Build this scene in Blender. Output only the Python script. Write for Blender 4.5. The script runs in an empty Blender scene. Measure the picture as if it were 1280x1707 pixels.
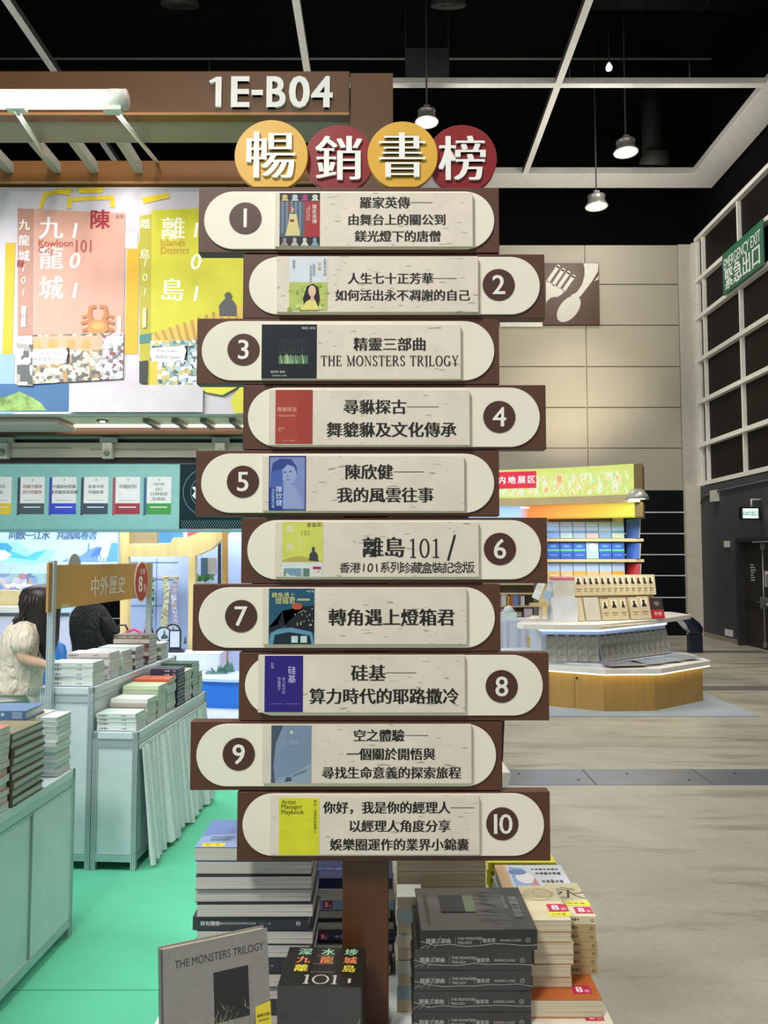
import bpy, math, random
from mathutils import Vector, Matrix
random.seed(7)
PI = math.pi
SC = bpy.context.scene
COL = SC.collection
# ------------------------------------------------------------------ camera, light, exposure
F_PX = 1283.0
PITCH = math.atan(76.5 / F_PX)
EYE = 1.6
cam_d = bpy.data.cameras.new('camera'); cam = bpy.data.objects.new('camera', cam_d); COL.objects.link(cam)
cam_d.sensor_fit = 'VERTICAL'; cam_d.sensor_height = 36.0; cam_d.lens = F_PX / 1707 * 36.0
cam_d.clip_start = 0.05; cam_d.clip_end = 100
cam.location = (0, 0, EYE); cam.rotation_euler = (PI / 2 + PITCH, 0, 0)
SC.camera = cam
SC.view_settings.view_transform = 'Standard'; SC.view_settings.look = 'None'
SC.view_settings.gamma = 1.0; SC.view_settings.use_curve_mapping = False
SC.view_settings.exposure = 0.32
wd = bpy.data.worlds.new('hall_air'); SC.world = wd; wd.use_nodes = True
wd.node_tree.nodes['Background'].inputs[0].default_value = (0.95, 0.97, 1.0, 1)
wd.node_tree.nodes['Background'].inputs[1].default_value = 0.35


def lamp(name, kind, loc, energy, color=(1, 1, 1), size=1.0, size_y=None, aim=None, spot=None, blend=0.6):
    d = bpy.data.lights.new(name, kind); d.energy = energy; d.color = color
    if kind == 'AREA':
        d.size = size
        if size_y: d.shape = 'RECTANGLE'; d.size_y = size_y
    else:
        d.shadow_soft_size = size
    if spot: d.spot_size = spot; d.spot_blend = blend
    o = bpy.data.objects.new(name, d); COL.objects.link(o); o.location = loc
    if aim is not None:
        o.rotation_euler = (Vector(aim) - Vector(loc)).to_track_quat('-Z', 'Y').to_euler()
    return o


# overhead hall lamps above and behind the visitor, with added sign and beam lights
lamp('hall_area_light', 'AREA', (-1.4, -1.0, 4.7), 108, (1, .96, .9), .7, aim=(0, 1.5, 1.7))  # added low light, not a ceiling lamp; grades the sign from top to bottom
lamp('hall_area_light', 'AREA', (3.5, -1.0, 8.3), 60, (1, .95, .87), 1.2, aim=(2.0, 3.5, 0))
lamp('hall_area_light', 'AREA', (3.0, 3.6, 8.6), 95, (1, .95, .88), 1.2, aim=(3.0, 5.5, 0))
lamp('hall_area_light', 'AREA', (-1.0, 1.6, 8.4), 100, (1, .97, .92), 1.2, aim=(-.6, 2.4, 0))
lamp('hall_area_light', 'AREA', (5.0, 7.0, 8.9), 100, (1, .95, .88), 1.2, aim=(4.6, 10.5, 0))
lamp('beam_fill_glow', 'POINT', (1.0, 5.5, 8.2), 110, (1, .96, .9), .3)  # added point light without a fitting, brightens the beams
lamp('beam_fill_glow', 'POINT', (-3.4, 8.5, 8.2), 110, (1, .96, .9), .3)  # second added beam light, likewise no lamp body
# the booth's own ceiling tubes
lamp('booth_tube_light', 'AREA', (-2.4, 3.0, 3.6), 62, (.95, .98, 1), 1.8, .5, aim=(-2.2, 3.3, 0))
lamp('booth_tube_light', 'AREA', (-2.2, 6.4, 3.0), 75, (.9, .97, 1), 3.0, .8, aim=(-2.2, 6.9, 0))
lamp('booth_tube_light', 'AREA', (-2.8, 8.75, 3.0), 120, (.88, .94, 1), 4.4, .5, aim=(-2.8, 9.5, .7))


# ------------------------------------------------------------------ pixel -> point helpers (each thing gets its own distance)
_c, _s = math.cos(PITCH), math.sin(PITCH)
def ray(px, py):
    dx = (px - 640) / F_PX; dy = -(py - 853.5) / F_PX
    return Vector((dx, _c - _s * dy, _s + _c * dy))
def W(px, py, Y):
    d = ray(px, py); k = Y / d.y
    return Vector((d.x * k, Y, EYE + d.z * k))
def WZ(px, py, z):
    d = ray(px, py); k = (z - EYE) / d.z
    return Vector((d.x * k, d.y * k, z))
def WX(px, py, X):
    d = ray(px, py); k = X / d.x
    return Vector((X, d.y * k, EYE + d.z * k))


# ------------------------------------------------------------------ materials
def lin(h):
    if not isinstance(h, str): return tuple(h)
    h = h.lstrip('#'); r = []
    for i in (0, 2, 4):
        c = int(h[i:i + 2], 16) / 255
        r.append(c / 12.92 if c <= .04045 else ((c + .055) / 1.055) ** 2.4)
    return tuple(r)
_M = {}
def M(hexc, rough=.6, metal=0, kind='plain', name=None, em=0, scale=None, k=None):
    key = (hexc, rough, metal, kind, em, scale, k)
    if key in _M: return _M[key]
    m = bpy.data.materials.new(name or f'{kind}_{str(hexc).lstrip("#")}'); _M[key] = m
    m.use_nodes = True; nt = m.node_tree; N = nt.nodes; L = nt.links
    b = N['Principled BSDF']; c = lin(hexc)
    b.inputs['Roughness'].default_value = rough; b.inputs['Metallic'].default_value = metal
    tc = N.new('ShaderNodeTexCoord'); mp = N.new('ShaderNodeMapping'); L.new(tc.outputs['Object'], mp.inputs[0])
    def noise(sc, det=3, rgh=.5):
        n = N.new('ShaderNodeTexNoise'); L.new(mp.outputs[0], n.inputs['Vector'])
        n.inputs['Scale'].default_value = sc; n.inputs['Detail'].default_value = det; n.inputs['Roughness'].default_value = rgh
        return n
    def ramp(src, stops):
        r = N.new('ShaderNodeValToRGB'); L.new(src, r.inputs[0])
        e = r.color_ramp.elements
        while len(e) < len(stops): e.new(.5)
        for q, (p, cc) in zip(e, stops): q.position = p; q.color = (*cc, 1)
        return r
    sh = lambda f: tuple(min(1, x * f) for x in c)
    def bump(src, st, dist=.002):
        bp = N.new('ShaderNodeBump'); bp.inputs['Strength'].default_value = st; bp.inputs['Distance'].default_value = dist
        L.new(src, bp.inputs['Height']); L.new(bp.outputs[0], b.inputs['Normal'])
    if kind == 'plain':
        r = ramp(noise(scale or 9).outputs[0], [(.3, sh(.95)), (.7, sh(1.05))])
    elif kind == 'pages':
        mp.inputs['Scale'].default_value = (3, 3, 700)
        n = noise(1, 2); r = ramp(n.outputs[0], [(.3, sh(.62)), (.52, sh(.98)), (.75, sh(1.08))]); bump(n.outputs[0], .4, .001)
    elif kind == 'wood':
        mp.inputs['Scale'].default_value = k or (1, 1, 14)
        n = noise(scale or 3, 6, .6); r = ramp(n.outputs[0], [(.3, sh(.86)), (.55, sh(1)), (.75, sh(1.1))])
    elif kind == 'washi':
        n = noise(14, 5, .7); r1 = ramp(n.outputs[0], [(.3, sh(.90)), (.7, sh(1.05))])
        mp2 = N.new('ShaderNodeMapping'); L.new(tc.outputs['Object'], mp2.inputs[0]); mp2.inputs['Rotation'].default_value = (0, .7, 0); mp2.inputs['Scale'].default_value = (34, 34, 170)
        n2 = N.new('ShaderNodeTexNoise'); L.new(mp2.outputs[0], n2.inputs['Vector']); n2.inputs['Scale'].default_value = 1.0; n2.inputs['Detail'].default_value = 1
        r2 = ramp(n2.outputs[0], [(.27, (.5, .46, .42)), (.31, (1, 1, 1))])
        mx = N.new('ShaderNodeMix'); mx.data_type = 'RGBA'; mx.blend_type = 'MULTIPLY'; mx.inputs[0].default_value = .85
        L.new(r1.outputs[0], mx.inputs[6]); L.new(r2.outputs[0], mx.inputs[7])
        L.new(mx.outputs[2], b.inputs['Base Color']); r = None
    elif kind == 'concrete':
        n = noise(.55, 8, .62); n.inputs['Distortion'].default_value = .6
        r1 = ramp(n.outputs[0], [(.3, sh(.66)), (.48, sh(.95)), (.68, sh(1.2))])
        mp2 = N.new('ShaderNodeMapping'); L.new(tc.outputs['Object'], mp2.inputs[0]); mp2.inputs['Scale'].default_value = (.5, 3.0, 1)
        n2 = N.new('ShaderNodeTexNoise'); L.new(mp2.outputs[0], n2.inputs['Vector']); n2.inputs['Scale'].default_value = 2.2; n2.inputs['Detail'].default_value = 8; n2.inputs['Roughness'].default_value = .68
        r2 = ramp(n2.outputs[0], [(.33, (.64, .61, .57)), (.47, (.95, .95, .94)), (.6, (1, 1, 1)), (.7, (1.0, .99, .97))])
        n3 = noise(38, 6, .7); r3 = ramp(n3.outputs[0], [(.34, (.86, .86, .86)), (.55, (1, 1, 1))])
        mx = N.new('ShaderNodeMix'); mx.data_type = 'RGBA'; mx.blend_type = 'MULTIPLY'; mx.inputs[0].default_value = 1
        mx2 = N.new('ShaderNodeMix'); mx2.data_type = 'RGBA'; mx2.blend_type = 'MULTIPLY'; mx2.inputs[0].default_value = .8
        L.new(r1.outputs[0], mx.inputs[6]); L.new(r2.outputs[0], mx.inputs[7])
        L.new(mx.outputs[2], mx2.inputs[6]); L.new(r3.outputs[0], mx2.inputs[7]); L.new(mx2.outputs[2], b.inputs['Base Color'])
        rr = ramp(n2.outputs[0], [(.35, (.34,) * 3), (.65, (.58,) * 3)]); L.new(rr.outputs[0], b.inputs['Roughness'])
        bump(n3.outputs[0], .25, .003); r = None
    elif kind == 'matte':
        b.inputs['Specular IOR Level'].default_value = .12; r = ramp(noise(scale or 2, 5, .6).outputs[0], [(.3, sh(.8)), (.7, sh(1.15))])
    elif kind == 'carpet':
        n = noise(1.6, 5, .6); n2 = noise(420, 2)
        r = ramp(n.outputs[0], [(.3, sh(.88)), (.7, sh(1.08))]); bump(n2.outputs[0], .5, .002)
    elif kind == 'foliage':
        n = noise(scale or 26, 6, .75); r = ramp(n.outputs[0], [(.32, sh(.25)), (.45, sh(.8)), (.6, sh(1.2)), (.72, sh(1.9))])
    elif kind == 'metal':
        mp.inputs['Scale'].default_value = (4, 4, 60)
        r = ramp(noise(1, 3).outputs[0], [(.3, sh(.9)), (.7, sh(1.05))])
    elif kind == 'cloth':
        n = noise(60, 4); r = ramp(n.outputs[0], [(.3, sh(.92)), (.7, sh(1.05))]); bump(n.outputs[0], .15, .002)
    elif kind == 'folds':
        mp.inputs['Scale'].default_value = (1.6, 1.6, .7); n = noise(9, 3, .55); n.inputs['Distortion'].default_value = 1.2
        r = ramp(noise(40, 3).outputs[0], [(.3, sh(.94)), (.7, sh(1.04))]); bump(n.outputs[0], .9, .05)
    elif kind == 'gradient':   # printed colour change along x of a panel: k = ((pos, hex), ...), scale = (x0, x1)
        sx = N.new('ShaderNodeSeparateXYZ'); L.new(tc.outputs['Object'], sx.inputs[0])
        mr = N.new('ShaderNodeMapRange'); L.new(sx.outputs[0], mr.inputs[0]); mr.inputs[1].default_value = scale[0]; mr.inputs[2].default_value = scale[1]
        r = ramp(mr.outputs[0], [(p, lin(h)) for p, h in k])
    elif kind == 'collage':    # small printed photographs: k = hex palette
        v = N.new('ShaderNodeTexVoronoi'); L.new(mp.outputs[0], v.inputs['Vector']); v.inputs['Scale'].default_value = scale or 40; v.distance = 'CHEBYCHEV'
        sp = N.new('ShaderNodeSeparateColor'); L.new(v.outputs['Color'], sp.inputs[0])
        n = len(k); r = ramp(sp.outputs[0], [(i / n, lin(h)) for i, h in enumerate(k)]); r.color_ramp.interpolation = 'CONSTANT'
    elif kind == 'scribble':   # dense printed brush marks
        mp.inputs['Scale'].default_value = (14, 14, 4.5)
        n = noise(1, 6, .7); st = [(.3 + .4 * i / (len(k) - 1), lin(h)) for i, h in enumerate(k)]; r = ramp(n.outputs[0], st)
    if r is not None: L.new(r.outputs[0], b.inputs['Base Color'])
    if em:
        b.inputs['Emission Strength'].default_value = em
        src = b.inputs['Base Color'].links[0].from_socket
        L.new(src, b.inputs['Emission Color'])
    return m
def film(name='shrink_wrap'):
    if name in _M: return _M[name]
    m = bpy.data.materials.new(name); _M[name] = m; m.use_nodes = True; nt = m.node_tree; N = nt.nodes; L = nt.links
    N.remove(N['Principled BSDF']); out = N['Material Output']
    tr = N.new('ShaderNodeBsdfTransparent'); gl = N.new('ShaderNodeBsdfGlossy'); gl.inputs['Roughness'].default_value = .12
    mx = N.new('ShaderNodeMixShader'); mx.inputs[0].default_value = .03
    tc = N.new('ShaderNodeTexCoord'); n = N.new('ShaderNodeTexNoise'); L.new(tc.outputs['Object'], n.inputs['Vector']); n.inputs['Scale'].default_value = 8; n.inputs['Detail'].default_value = 2; n.inputs['Distortion'].default_value = 2
    bp = N.new('ShaderNodeBump'); bp.inputs['Strength'].default_value = .3; bp.inputs['Distance'].default_value = .003; L.new(n.outputs[0], bp.inputs['Height']); L.new(bp.outputs[0], gl.inputs['Normal'])
    L.new(tr.outputs[0], mx.inputs[1]); L.new(gl.outputs[0], mx.inputs[2]); L.new(mx.outputs[0], out.inputs[0])
    return m


# ------------------------------------------------------------------ mesh builder
_TXT = {}
def glyphs(s, off=0.0):
    k = (s, off)
    if k not in _TXT:
        c = bpy.data.curves.new('t', 'FONT'); c.body = s; c.size = 1; c.resolution_u = 3; c.offset = off
        o = bpy.data.objects.new('t', c); COL.objects.link(o)
        me = bpy.data.meshes.new_from_object(o.evaluated_get(bpy.context.evaluated_depsgraph_get()))
        vs = [v.co.copy() for v in me.vertices]; fs = [tuple(p.vertices) for p in me.polygons]
        bpy.data.objects.remove(o); bpy.data.curves.remove(c); bpy.data.meshes.remove(me)
        _TXT[k] = (vs, fs)
    return _TXT[k]
def frame(o, right=(1, 0, 0), up=(0, 0, 1)):
    r = Vector(right).normalized(); u = Vector(up).normalized(); n = r.cross(u)
    m = Matrix((r, u, n)).transposed().to_4x4(); m.translation = Vector(o); return m
ID = Matrix.Identity(4)
class MB:
    def __init__(s, T=None): s.v = []; s.f = []; s.mi = []; s.sm = []; s.mats = []; s.T = T or ID
    def add(s, vs, fs, mat, smooth=False):
        b = len(s.v); T = s.T
        s.v += [T @ Vector(p) for p in vs]
        if mat not in s.mats: s.mats.append(mat)
        i = s.mats.index(mat)
        for f in fs: s.f.append(tuple(q + b for q in f)); s.mi.append(i); s.sm.append(smooth)
        return s
    def box(s, x0, y0, z0, x1, y1, z1, mat):
        return s.add([(x0, y0, z0), (x1, y0, z0), (x1, y1, z0), (x0, y1, z0), (x0, y0, z1), (x1, y0, z1), (x1, y1, z1), (x0, y1, z1)],
                     [(0, 3, 2, 1), (4, 5, 6, 7), (0, 1, 5, 4), (1, 2, 6, 5), (2, 3, 7, 6), (3, 0, 4, 7)], mat)
    def prism(s, pts, z0, z1, mat, smooth=False):
        n = len(pts)
        return s.add([(x, y, z0) for x, y in pts] + [(x, y, z1) for x, y in pts],
                     [tuple(range(n - 1, -1, -1)), tuple(range(n, 2 * n))] + [(i, (i + 1) % n, n + (i + 1) % n, n + i) for i in range(n)], mat, smooth)
    def poly(s, pts, w, mat):
        return s.add([(x, y, w) for x, y in pts], [tuple(range(len(pts)))], mat)
    def rect(s, x0, y0, x1, y1, w, mat): return s.poly([(x0, y0), (x1, y0), (x1, y1), (x0, y1)], w, mat)
    def ell(s, cx, cy, rx, ry, w, mat, n=28, a0=0, a1=2 * PI):
        return s.poly([(cx + rx * math.cos(a0 + (a1 - a0) * i / n), cy + ry * math.sin(a0 + (a1 - a0) * i / n)) for i in range(n if a1 - a0 > 6.2 else n + 1)], w, mat)
    def disc(s, cx, cy, r, z0, z1, mat, n=48, ry=None):
        return s.prism([(cx + r * math.cos(2 * PI * i / n), cy + (ry or r) * math.sin(2 * PI * i / n)) for i in range(n)], z0, z1, mat)
    def ring(s, cx, cy, r0, r1, w, mat, n=40):
        vs = []; fs = []
        for i in range(n):
            a = 2 * PI * i / n; vs += [(cx + r0 * math.cos(a), cy + r0 * math.sin(a), w), (cx + r1 * math.cos(a), cy + r1 * math.sin(a), w)]
        for i in range(n):
            j = (i + 1) % n; fs.append((2 * i, 2 * i + 1, 2 * j + 1, 2 * j))
        return s.add(vs, fs, mat)
    def quad4(s, pts, mat): return s.add(pts, [(0, 1, 2, 3)], mat)
    def tube(s, path, r, mat, n=8, smooth=True, caps=True):
        P = [Vector(p) for p in path]; rs = r if isinstance(r, (list, tuple)) else [r] * len(P)
        vs = []; fs = []; ref = None
        for i, p in enumerate(P):
            d = (P[min(i + 1, len(P) - 1)] - P[max(i - 1, 0)]).normalized()
            if ref is None: ref = Vector((0, 0, 1)) if abs(d.z) < .9 else Vector((1, 0, 0))
            a = d.cross(ref).normalized(); bb = a.cross(d).normalized(); ref = bb
            for k in range(n):
                t = 2 * PI * k / n + (PI / 4 if n == 4 else 0); vs.append(p + (a * math.cos(t) + bb * math.sin(t)) * rs[i])
        for i in range(len(P) - 1):
            for k in range(n):
                fs.append((i * n + k, i * n + (k + 1) % n, (i + 1) * n + (k + 1) % n, (i + 1) * n + k))
        if caps: fs += [tuple(range(n - 1, -1, -1)), tuple(range((len(P) - 1) * n, len(P) * n))]
        return s.add(vs, fs, mat, smooth and n > 5)
    def loft(s, rings, mat, n=16, smooth=True):     # rings: (centre, rx, ry[, yaw])
        vs = []; fs = []
        for rg in rings:
            c = Vector(rg[0]); yw = rg[3] if len(rg) > 3 else 0
            for k in range(n):
                a = 2 * PI * k / n; x = rg[1] * math.cos(a); y = rg[2] * math.sin(a)
                vs.append(c + Vector((x * math.cos(yw) - y * math.sin(yw), x * math.sin(yw) + y * math.cos(yw), 0)))
        for i in range(len(rings) - 1):
            for k in range(n): fs.append((i * n + k, i * n + (k + 1) % n, (i + 1) * n + (k + 1) % n, (i + 1) * n + k))
        fs += [tuple(range(n - 1, -1, -1)), tuple(range((len(rings) - 1) * n, len(rings) * n))]
        return s.add(vs, fs, mat, smooth)
    def lathe(s, prof, c, mat, n=28, smooth=True):   # prof: (r, z)
        return s.loft([((c[0], c[1], c[2] + z), max(r, 1e-4), max(r, 1e-4)) for r, z in prof], mat, n, smooth)
    def text(s, t, x, y, em, mat, w=.0004, align='c', off=0.0, bx=0.0, sx=1.0, shear=0.0, ext=0.0, vfit=None):
        """x,y = middle of the line (CJK body), em = character size"""
        vs, fs = glyphs(t, off)
        if not vs: return s
        x0 = min(v.x for v in vs); x1 = max(v.x for v in vs); y0 = min(v.y for v in vs); y1 = max(v.y for v in vs)
        cx = {'c': (x0 + x1) / 2, 'l': x0, 'r': x1}[align]; cy = (y0 + y1) / 2
        for i, d in enumerate(((-bx, 0), (0, 0), (bx, 0)) if bx else ((0, 0),)):
            ww = w + i * 4e-6
            q = [(x + ((v.x - cx + d[0]) * sx + shear * (v.y - cy)) * em, y + (v.y - cy) * em) for v in vs]
            s.add([(a, b_, ww) for a, b_ in q], fs, mat)
        if ext:   # raised letters: give them sides
            from collections import Counter
            ec = Counter(); 
            for f in fs:
                for i in range(len(f)): ec[tuple(sorted((f[i], f[(i + 1) % len(f)])))] += 1
            for d in ((-bx, 0), (bx, 0)) if bx else ((0, 0),):
                q = [(x + ((v.x - cx + d[0]) * sx) * em, y + (v.y - cy) * em) for v in vs]
                vv = [(a, b_, w) for a, b_ in q] + [(a, b_, w - ext) for a, b_ in q]; n = len(q)
                s.add(vv, [(e[0], e[1], e[1] + n, e[0] + n) for e, cnt in ec.items() if cnt == 1], mat)
        return s
    def vtext(s, t, x, y, em, mat, w=.0004, step=1.0, **kw):   # vertical column, y = top
        for i, ch in enumerate(t): s.text(ch, x, y - em * (.5 + i * step), em, mat, w + i * 1e-6, **kw)
        return s
    def pen(s, pts, a, b, mat, w, closed=False):   # broad-nib stroke: a = width of upright strokes, b = of level ones
        P = [Vector((p[0], p[1])) for p in pts]; L = []; R = []; n = len(P)
        for i, p in enumerate(P):
            if closed: d = P[(i + 1) % n] - P[i - 1]
            else: d = P[min(i + 1, n - 1)] - P[max(i - 1, 0)]
            d.normalize(); nx, ny = -d.y, d.x; h = .5 * math.sqrt((a * nx) ** 2 + (b * ny) ** 2)
            L.append((p.x + nx * h, p.y + ny * h, w)); R.append((p.x - nx * h, p.y - ny * h, w))
        m = n if closed else n - 1
        return s.add(L + R, [(i, n + i, n + (i + 1) % n, (i + 1) % n) for i in range(m)], mat)
    def serif(s, t, x, y, cap, mat, w=.0004, a=.17, b=.055, sp=.17, sx=1.0, fit=None, align='c'):
        """capital letters and figures in a roman serif face; x,y = middle, cap = capital height"""
        adv = []; 
        for ch in t: adv.append(.35 if ch == ' ' else SERIF[ch][0])
        tot = sum(adv) + sp * (len(t) - 1)
        if fit: sx = fit / (tot * cap)
        cx = x - (tot * cap * sx / 2 if align == 'c' else 0)
        for ch, ad in zip(t, adv):
            if ch != ' ':
                for st in SERIF[ch][1]:
                    aa, bb, cl, pts = st[0] * a, st[1] * b, st[2], st[3]
                    s.pen([(cx + p[0] * cap * sx, y - cap / 2 + p[1] * cap) for p in pts], aa * cap * sx, bb * cap, mat, w, cl); w += 2e-6
            cx += (ad + sp) * cap * sx
        return s
    def build(s, name, parent=None, bevel=0, origin=None):
        me = bpy.data.meshes.new(name)
        if parent is not None and origin is None: origin = WORG[parent.name]
        if origin is None:
            xs = [v.x for v in s.v]; ys = [v.y for v in s.v]; zs = [v.z for v in s.v]
            origin = Vector(((min(xs) + max(xs)) / 2, (min(ys) + max(ys)) / 2, min(zs)))
        origin = Vector(origin)
        me.from_pydata([tuple(v - origin) for v in s.v], [], s.f)
        for m in s.mats: me.materials.append(m)
        me.polygons.foreach_set('material_index', s.mi); me.polygons.foreach_set('use_smooth', s.sm); me.update()
        o = bpy.data.objects.new(name, me); COL.objects.link(o)
        if parent is not None:
            o.parent = parent; o.location = origin - WORG[parent.name]
        else: o.location = origin
        WORG[o.name] = origin
        if bevel:
            bv = o.modifiers.new('bevel', 'BEVEL'); bv.width = bevel; bv.segments = 2; bv.limit_method = 'ANGLE'
        return o
WORG = {}
def arc(cx, cy, rx, ry, d0, d1, n=14): return [(cx + rx * math.cos(math.radians(d0 + (d1 - d0) * i / n)), cy + ry * math.sin(math.radians(d0 + (d1 - d0) * i / n))) for i in range(n + 1)]
def _sf(x, y, h=.15): return (1, 1, False, [(x - h, y), (x + h, y)])
def _stem(x, y0=0, y1=1): return (1, 1, False, [(x, y0), (x, y1)])
SERIF = {
    'T': (.8, [_stem(.4), _sf(.4, .02), (1, 1, False, [(0, .98), (.8, .98)]), (.35, 1, False, [(.02, 1), (.02, .76)]), (.35, 1, False, [(.78, 1), (.78, .76)])]),
    'H': (.9, [_stem(.15), _stem(.75), _sf(.15, .02), _sf(.15, .98), _sf(.75, .02), _sf(.75, .98), (1, 1, False, [(.15, .51), (.75, .51)])]),
    'E': (.72, [_stem(.15), (1, 1, False, [(0, .98), (.66, .98)]), (1, 1, False, [(0, .02), (.7, .02)]), (1, 1, False, [(.15, .52), (.5, .52)]), (.35, 1, False, [(.65, 1), (.65, .78)]), (.35, 1, False, [(.69, 0), (.69, .24)]), (.35, 1, False, [(.5, .4), (.5, .64)])]),
    'M': (1.1, [(.35, 1, False, [(.15, 0), (.15, 1)]), _stem(.95), (1, 1, False, [(.15, 1), (.53, .03)]), (.4, .6, False, [(.95, 1), (.53, .03)]), _sf(.15, .02, .13), _sf(.95, .02), _sf(.08, .98, .1), _sf(1.0, .98, .1)]),
    'O': (.94, [(1, 1, True, arc(.47, .5, .4, .49, 0, 345, 23))]),
    'N': (.95, [(.35, 1, False, [(.14, 0), (.14, 1)]), (.35, 1, False, [(.8, 0), (.8, 1)]), (1, 1, False, [(.14, 1), (.8, .02)]), _sf(.14, .02, .13), _sf(.06, .98, .1), _sf(.8, .98, .13)]),
    'S': (.62, [(.9, 1, False, arc(.31, .74, .24, .245, 25, 200, 12) + [(.18, .58), (.42, .43)] + arc(.31, .26, .25, .245, 15, -155, 12)), (.35, 1, False, [(.53, .98), (.53, .76)]), (.35, 1, False, [(.06, .02), (.06, .26)])]),
    'R': (.88, [_stem(.15), _sf(.15, .02), _sf(.12, .98, .12), (1, 1, False, [(.15, .98), (.36, .98)] + arc(.38, .74, .23, .24, 85, -90, 12) + [(.15, .5)]), (1, 1, False, [(.38, .5), (.74, .02)]), _sf(.78, .02, .1)]),
    'I': (.34, [_stem(.17), _sf(.17, .02), _sf(.17, .98)]),
    'L': (.72, [_stem(.15), _sf(.15, .98), (1, 1, False, [(0, .02), (.7, .02)]), (.35, 1, False, [(.69, 0), (.69, .26)])]),
    'G': (.92, [(1, 1, False, arc(.46, .5, .39, .49, 40, 322, 20)), _stem(.75, .02, .4), _sf(.74, .42, .14), (.35, 1, False, [(.76, .98), (.76, .74)])]),
    'Y': (.86, [_stem(.43, 0, .46), _sf(.43, .02), (1, 1, False, [(.12, .98), (.43, .45)]), (.45, .6, False, [(.72, .98), (.43, .45)]), _sf(.12, .98, .13), _sf(.73, .98, .12)]),
    '1': (.5, [_stem(.26), _sf(.26, .02, .19), (.4, 1, False, [(.06, .88), (.24, .97)])]),
    '0': (.68, [(1, 1, True, arc(.34, .5, .27, .48, 0, 345, 23))]),
    '/': (.5, [(1, 1, False, [(.05, -.05), (.45, 1.05)])]),
}


# ------------------------------------------------------------------ objects
def tagit(o, label, cat, group=None, kind=None):
    if label: o['label'] = label
    if cat: o['category'] = cat
    if group: o['group'] = group
    if kind: o['kind'] = kind
    return o
def thing(name, label, cat, base, group=None):
    o = bpy.data.objects.new(name, None); COL.objects.link(o); o.location = base; o.empty_display_size = .1
    WORG[o.name] = Vector(base); return tagit(o, label, cat, group)
def solid(name, mb, label, cat, group=None, bevel=0, kind=None): return tagit(mb.build(name, bevel=bevel), label, cat, group, kind)
def struct(name, mb, bevel=0, label=None):
    o = mb.build(name, bevel=bevel); o['kind'] = 'structure'
    if label: o['label'] = label
    return o
def part(name, mb, parent, label=None, bevel=0):
    o = mb.build(name, parent, bevel=bevel)
    if label: o['label'] = label
    return o
ORD = ['topmost', 'second', 'third', 'fourth', 'fifth', 'sixth', 'seventh', 'eighth', 'ninth', 'tenth', 'eleventh', 'twelfth', 'thirteenth']
def book_mesh(w, d, t, T, cover, page, spine='-y', hard=True, art=None, split=True):
    """book lying flat: w along x, d along y, t along z; T places the middle of its underside"""
    bt = .0028 if hard else .0012; ins = .004 if hard else .0008
    c = MB(T); p = MB(T); x, y = w / 2, d / 2
    c.box(-x, -y, 0, x, y, bt, cover); c.box(-x, -y, t - bt, x, y, t, cover)
    X0, X1, Y0, Y1 = -x + ins, x - ins, -y + ins, y - ins
    if spine == '-y': c.box(-x, -y, bt, x, -y + bt, t - bt, cover); Y0 = -y + bt
    elif spine == '+y': c.box(-x, y - bt, bt, x, y, t - bt, cover); Y1 = y - bt
    elif spine == '-x': c.box(-x, -y, bt, -x + bt, y, t - bt, cover); X0 = -x + bt
    else: c.box(x - bt, -y, bt, x, y, t - bt, cover); X1 = x - bt
    (p if split else c).box(X0, Y0, bt, X1, Y1, t - bt, page)
    if art: art(c, w, d, t)
    return c, p
def book(desc_label, w, d, t, T, cover, page, spine='-y', hard=True, art=None, group=None, full=True, cat='book', name='book'):
    c, p = book_mesh(w, d, t, T, cover, page, spine, hard, art, full)
    base = T @ Vector((0, 0, 0))
    if full:
        o = thing(name, desc_label, cat, base, group)
        part('cover', c, o); part('page_block', p, o)
    else:
        o = solid(name, c, desc_label, cat, group)
    return o
def stack(cx, cy, z0, rz, specs, where, group=None, full=True, jit=.006):
    """specs top to bottom: (desc, w, d, t, cover, page, spine, hard, art)"""
    z = z0; n = len(specs)
    for i in range(n - 1, -1, -1):
        s = list(specs[i]) + [None] * (9 - len(specs[i])); desc, w, d, t, cv, pg, sp, hd, art = s
        T = Matrix.Translation((cx + random.uniform(-jit, jit), cy + random.uniform(-jit, jit) * .6, z)) @ Matrix.Rotation(rz + random.uniform(-.5, .5) * jit * 4, 4, 'Z')
        o_ = 'topmost' if i == 0 else ('lowest' if i == n - 1 and n > 3 else ORD[i] + ' from top')
        book(f'{desc}, {o_} of {where}', w, d, t - .0004, T, cv, pg, sp or '-y', bool(hd), art, group, full)
        z += t
    return z
FRONT = lambda Y: frame((0, Y, 0))      # u = world x, v = world z, w = towards the visitor
PG = M('#d3cfc9', .75, kind='pages'); PGC = M('#d2c6ab', .75, kind='pages'); PGW = M('#d6d6d0', .75, kind='pages')
NAVY = M('#23283c', .4); SLATE = M('#3a3d45', .4); CHAR = M('#2a2a2c', .4)
wt = lambda s, x, y, em, h='#d8d8d4', **k: (s, x, y, em, h, k)
def face(c, side, w, d, t):
    """frame on a side of a book (local), origin in the middle of that face"""
    T0 = c.T
    o, r, u = {'-y': ((0, -d / 2, t / 2), (1, 0, 0), (0, 0, 1)), '+x': ((w / 2, 0, t / 2), (0, 1, 0), (0, 0, 1)), '-x': ((-w / 2, 0, t / 2), (0, -1, 0), (0, 0, 1)), 'top': ((0, 0, t), (1, 0, 0), (0, 1, 0))}[side]
    return T0 @ frame(o, r, u)
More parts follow.
